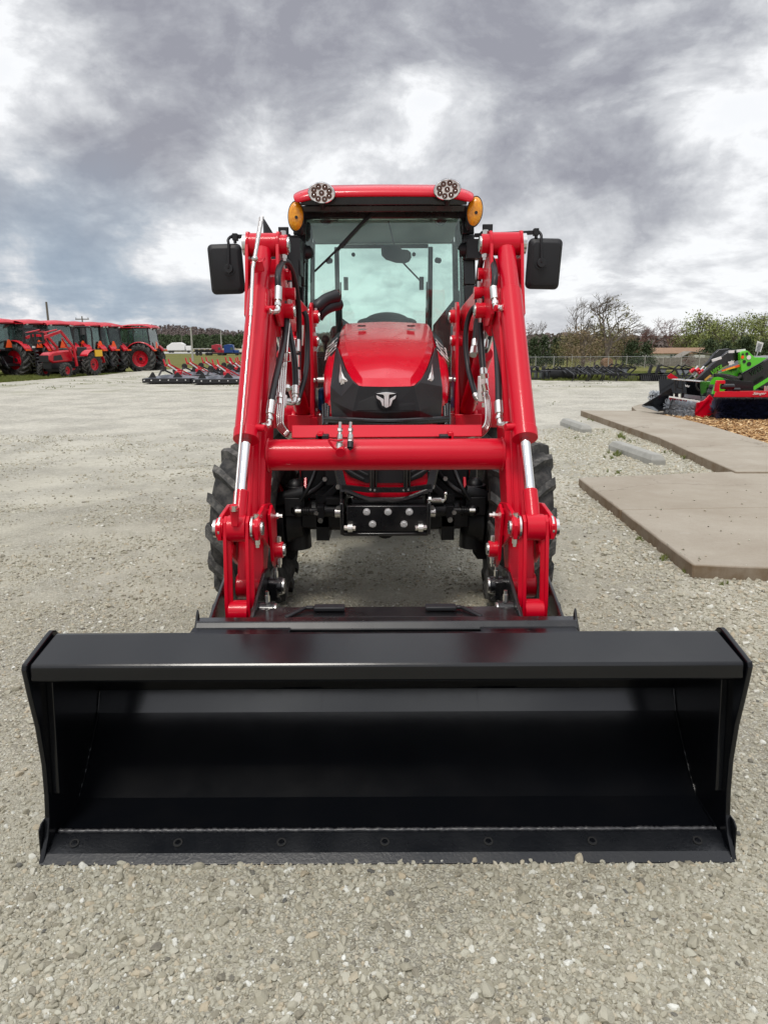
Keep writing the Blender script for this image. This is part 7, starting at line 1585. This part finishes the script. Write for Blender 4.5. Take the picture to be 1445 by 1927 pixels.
for cx, cy, r_ in ((965, 268, 20), (1042, 258, 28), (992, 402, 30), (1080, 447, 40)):
    g = MB(); c = Z9(cx, cy, 13.355); k = r_ / 9.966 / FPX * 13.3; g.cyl(c, c + Vector((0, -.006, 0)), k, n=18); g.build('hole_cover', M['implement'], SK)
poly(MB(), [(950, 632), (1445, 342), (1900, 300), (1900, 900), (1500, 960), (1190, 890), (960, 800)], 13.45, 1.0).build('body', M['black'], SK, bev=.02)
poly(MB(), [(560, 610), (900, 480), (940, 620), (940, 700), (700, 640), (520, 620)], 13.62, .06).build('frame_plate', M['green'], SK)
poly(MB(), [(430, 700), (520, 685), (600, 715), (640, 900), (600, 1000), (440, 1020), (400, 1010), (450, 830), (350, 830)], 13.5, .06).build('frame_plate', M['green'], SK)
poly(MB(), [(800, 885), (870, 780), (960, 812), (1120, 905), (1090, 965), (820, 960)], 13.40, .7).build('frame_plate', M['green'], SK, bev=.01)
g = MB(); g.bar(Z9(1100, 950, 13.3), Z9(1500, 700, 13.3), .05, .05); g.build('side_rail', M['green'], SK)
poly(MB(), [(430, 630), (600, 640), (930, 735), (930, 790), (640, 720), (430, 690)], 13.5, .12).build('lower_link', M['black'], SK, bev=.01)
poly(MB(), [(640, 720), (930, 790), (900, 960), (640, 960)], 13.9, .8).build('chassis', M['black'], SK, bev=.02)
g = MB(); g.prism([(13.5, .06), (15.3, .06), (15.45, .25), (15.3, .42), (13.5, .42), (13.4, .25)], 'x', Z9(700, 0, 13.5).x, Z9(2100, 0, 13.5).x); g.build('track', M['rubber'], SK, bev=.03)
for a, b in (((20, 640), (130, 490)), ((60, 690), (240, 500)), ((150, 690), (280, 520))):
    g = MB(); g.cyl(Z9(*a, 13.9), Z9(*b, 13.9), .028, n=12); g.build('cylinder_rod', M['zinc'], SK)
for a, b in (((-20, 600), (60, 545)), ((95, 580), (150, 545)), ((135, 620), (225, 570))):
    g = MB(); g.cyl(Z9(*a, 13.85), Z9(*b, 13.85), .038, n=12); g.build('cylinder_end', M['red'], SK)
for a, b in (((390, 385), (560, 330)), ((700, 220), (800, 215)), ((850, 205), (1010, 190))):
    g = MB(); g.bar(Z9(*a, 13.42), Z9(*b, 13.42), .03, .045); g.build('grab_rail', M['white'], SK)
poly(MB(), [(568, 565), (900, 458), (912, 498), (580, 590)], 13.40, .012).build('decal_strip', M['orange'], SK)
poly(MB(), [(640, 552), (820, 494), (826, 520), (650, 572)], 13.39, .008).build('decal_strip', M['yellow'], SK)
poly(MB(), [(245, 740), (355, 648), (380, 672), (270, 762)], 13.48, .01).build('decal', M['tan'], SK)
c = Z9(960, 320, 13.35); g = MB(); g.cyl(c, c + Vector((0, -.004, 0)), .03, n=10); g.build('decal', M['orange'], SK)
c = Z9(1078, 325, 13.35); g = MB(); g.cyl(c, c + Vector((0, -.004, 0)), .04, n=16); g.build('decal', M['white'], SK)
def word(txt, a, b, Y, hgt, m, par, f=Z9, shear=.25, nm='lettering'):
    A, B_ = f(*a, Y), f(*b, Y); d = B_ - A; g = MB(); text_mb(g, txt, 1.0, Matrix.Identity(4), .004, shear); v = np.array(g.v); w0 = v[:, 0].max() - v[:, 0].min()
    sx = d.length / w0; k = frame3((A + B_) / 2, d, Vector((0, 0, 1)) if abs(d.z) < abs(d.x) * 3 else Vector((-1, 0, 0))); g.v = [tuple(k @ Vector((x * sx, y * hgt / .7, z))) for x, y, z in g.v]; return g.build(nm, m, par, smooth=0, one=True)
word('VIPER', (375, 625), (575, 500), 13.48, .085, M['lime'], SK); word('VIPER', (1110, 650), (1340, 510), 13.43, .09, M['limedark'], SK); word('VIPER', (700, 572), (850, 545), 13.60, .05, M['implement'], SK)
g = MB(); poly(g, [(690, 402), (735, 398), (752, 380), (790, 392), (808, 375), (795, 425), (812, 440), (770, 452), (760, 468), (700, 472), (715, 440), (690, 430)], 13.47, .006).build('emblem', M['white'], SK)
sg = thing('notice_sign', 'small white notice board tilted on a wire stake above the green loader', 'sign', tuple(Z9(1260, 300, 13.9)))
poly(MB(), [(1240, 15), (1357, 52), (1300, 228), (1205, 212)], 13.9, .012).build('board', M['white'], sg)
g = MB(); g.cyl(Z9(1250, 215, 13.9), Z9(1222, 310, 13.9), .008, n=8); g.build('stake', M['zinc'], sg)
g = MB()
for k in range(6): g.bar(Z9(1250 - k * 6, 62 + k * 25, 13.89), Z9(1325 - k * 8, 84 + k * 25, 13.89), .004, .012, up=(0, 0, 1))
g.build('printed_lines', M['greysteel'], sg)
# spreader hopper
HP = thing('hopper', 'glossy black spreader hopper with a white logo, standing over the grey bristle roller', 'hopper', tuple(Z8(950, 1150, 13.1)))
poly(MB(), [(640, 738), (900, 760), (1160, 782), (1180, 1090), (900, 1045), (655, 1005)], 12.95, .02).build('front_panel', M['bucket'], HP, bev=.004)
g = MB(); a, b, c, d = Z8(1160, 782, 12.95), Z8(1345, 785, 13.5), Z8(1265, 1060, 13.4), Z8(1180, 1090, 12.95); g.plate([a, b, c, d], (-.01, .01, 0)); g.build('end_panel', M['bucket'], HP)
g = MB(); a, b, c, d = Z8(640, 738, 12.95), Z8(1160, 782, 12.95), Z8(1345, 785, 13.5), Z8(760, 735, 13.5); g.tube([a, b, c, d, a], .012, 6, smooth=False); g.build('rim', M['zinc'], HP)
g = MB(); g.bar(Z8(640, 738, 13.5), Z8(655, 1005, 13.4), .02, .5, up=(1, 0, 0)); poly(g, [(760, 740), (1345, 790), (1265, 1060), (800, 1000)], 13.48, .015, Z8); g.build('back_panel', M['bucket'], HP)
g = MB()
for P in ([(680, 750), (690, 850), (700, 960)], [(745, 760), (740, 880), (830, 900)], [(830, 765), (835, 980)], [(1100, 790), (1090, 870), (1140, 950)]): g.tube([Z8(x, y, 12.9) for x, y in P], .016, 6)
g.build('hose', M['hose'], HP)
g = MB(); poly(g, [(880, 1015), (1170, 1050), (1175, 1120), (870, 1075)], 12.9, .03, Z8); g.build('chute', M['greysteel'], HP)
word('Stinger', (905, 858), (965, 864), 12.93, .035, M['white'], HP, Z8); poly(MB(), [(880, 830), (905, 850), (900, 880), (885, 860)], 12.935, .006, Z8).build('emblem', M['white'], HP)
poly(MB(), [(548, 680), (618, 624), (745, 705), (745, 728), (575, 722)], 13.7, .02, Z8).build('warning_flag', M['red'], HP)
for px_ in (720, 830, 1200): g = MB(); g.bar(Z8(px_, 990, 13.2), Z8(px_, 1150, 13.2), .05, .05, up=(0, 1, 0)); g.build('leg', M['black'], HP)
g = MB(); g.cyl(Z8(1210, 1060, 13.0), Z8(1210, 1130, 13.0), .05, n=12); g.build('motor', M['greysteel'], HP)
# small black bucket
BK = thing('loader_bucket', 'small black loader bucket lying tipped on the concrete left of the hopper', 'bucket', tuple(Z8(350, 1300, 13.6)))
poly(MB(), [(75, 1222), (500, 975), (620, 900), (655, 1010), (590, 1250), (250, 1245)], 13.25, .03, Z8).build('side_plate', M['bucket'], BK)
g = MB(); a, b, c, d = Z8(75, 1226, 13.3), Z8(378, 1330, 12.75), Z8(560, 1262, 13.1), Z8(250, 1240, 13.3); g.plate([a, b, c, d], (0, .0, -.015)); g.build('floor', M['greysteel'], BK)
g = MB(); a, b, c, d = Z8(250, 1238, 13.3), Z8(590, 1245, 13.3), Z8(500, 1330, 12.75), Z8(378, 1334, 12.75); g.plate([a, b, c, d], (0, .0, .02)); g.plate([Z8(590, 1250, 13.3), Z8(655, 1010, 13.3), Z8(640, 1130, 12.8), Z8(560, 1330, 12.75)], (.01, 0, 0)); g.build('back_plate', M['bucket'], BK)
def roller(name, lab, cat, a, b, r0, r1, n, mt, seed, core=.06, bw=.007):
    rd = random.Random(seed); A, B_ = Vector(a), Vector(b); d = (B_ - A); ax = d.normalized(); u = ax.orthogonal().normalized(); v = ax.cross(u); t = thing(name, lab, cat, ((A.x + B_.x) / 2, (A.y + B_.y) / 2, 0))
    g = MB(); g.cyl(A, B_, core, n=16); g.build('core', M['implement'], t)
    g = MB()
    for i in range(n):
        s_ = rd.random(); a_ = rd.uniform(0, 6.283); row = round(s_ * d.length / .05) * .05; c = A + ax * (row + rd.gauss(0, .008)); dr = (u * math.cos(a_) + v * math.sin(a_)); tip = c + dr * rd.uniform(r0, r1) + ax * rd.gauss(0, .02) + Vector((0, 0, -.01)); g.tube([c + dr * core * .8, tip], [bw, bw * .7], 3, smooth=False, cap=False)
    g.build('bristles', mt, t, smooth=0); o = t; return t
BR = roller('brush_roller', 'navy blue bristle roller under the red sweeper frame at the right edge', 'brush', Z9(445, 1365, 12.35), Z9(1900, 1390, 12.25), .20, .275, 9000, M['bristle'], 3, .10)
roller('brush_roller', 'steel grey bristle roller below the hopper', 'brush', Z8(560, 1255, 13.1), Z8(1090, 1330, 12.75), .13, .215, 1500, M['bristle2'], 4, .05, .008)
roller('brush_roller', 'grey bristle roller half seen behind the small tipped bucket', 'brush', Z8(230, 1040, 14.3), Z8(560, 1020, 14.3), .07, .125, 500, M['bristle2'], 5, .05, .01)
SF = thing('sweeper_frame', 'bright red sweeper frame with a white logo over the navy bristle roller', 'frame', tuple(Z9(900, 1000, 12.3)))
poly(MB(), [(432, 1072), (470, 968), (1900, 960), (1900, 1075)], 12.06, .05).build('cover_bar', M['red'], SF, bev=.01)
poly(MB(), [(455, 965), (490, 758), (642, 758), (642, 822), (540, 822), (535, 965)], 12.3, .08).build('upright', M['red'], SF, bev=.01)
g = MB(); a, b, c, d = Z9(470, 968, 12.06), Z9(1900, 960, 12.06), Z9(1900, 945, 12.6), Z9(520, 955, 12.6); g.plate([a, b, c, d], (0, 0, -.01)); g.build('top_plate', M['red'], SF)
g = MB(); g.cyl(Z9(560, 872, 12.35), Z9(795, 872, 12.35), .045, n=18); g.cyl(Z9(780, 930, 12.35), Z9(910, 930, 12.35), .03, n=14); g.build('motor', M['black'], SF, bev=.004)
for x in (1380, 1415): g = MB(); g.cyl(Z9(x, 860, 12.3), Z9(x - 5, 960, 12.3), .014, n=10); g.build('fitting', M['zinc'], SF)
word('Stinger', (1145, 1005), (1395, 1000), 12.05, .04, M['white'], SF, shear=.35)
RS = thing('side_guard', 'angular bright red side guard between the two bristle rollers', 'guard', tuple(Z8(1250, 1450, 12.8)))
poly(MB(), [(1070, 1372), (1100, 1180), (1240, 1132), (1345, 1022), (1425, 1100), (1400, 1402), (1200, 1466), (1090, 1440)], 12.65, .03, Z8).build('guard_plate', M['red'], RS, bev=.006)
g = MB(); g.bar(Z8(1090, 1345, 12.63), Z8(1330, 1090, 12.63), .012, .03); g.build('rib', M['red'], RS)
g = MB(); g.bar(Z8(580, 1062, 12.75), Z8(1155, 1152, 12.6), .03, .025); g.build('edge_bar', M['white'], RS)
g = MB(); g.plate([Z8(590, 1075, 12.95), Z8(1140, 1150, 12.8), Z8(1140, 1260, 12.9), Z8(600, 1180, 13.05)], (0, .02, 0)); g.build('back_plate', M['red'], RS)
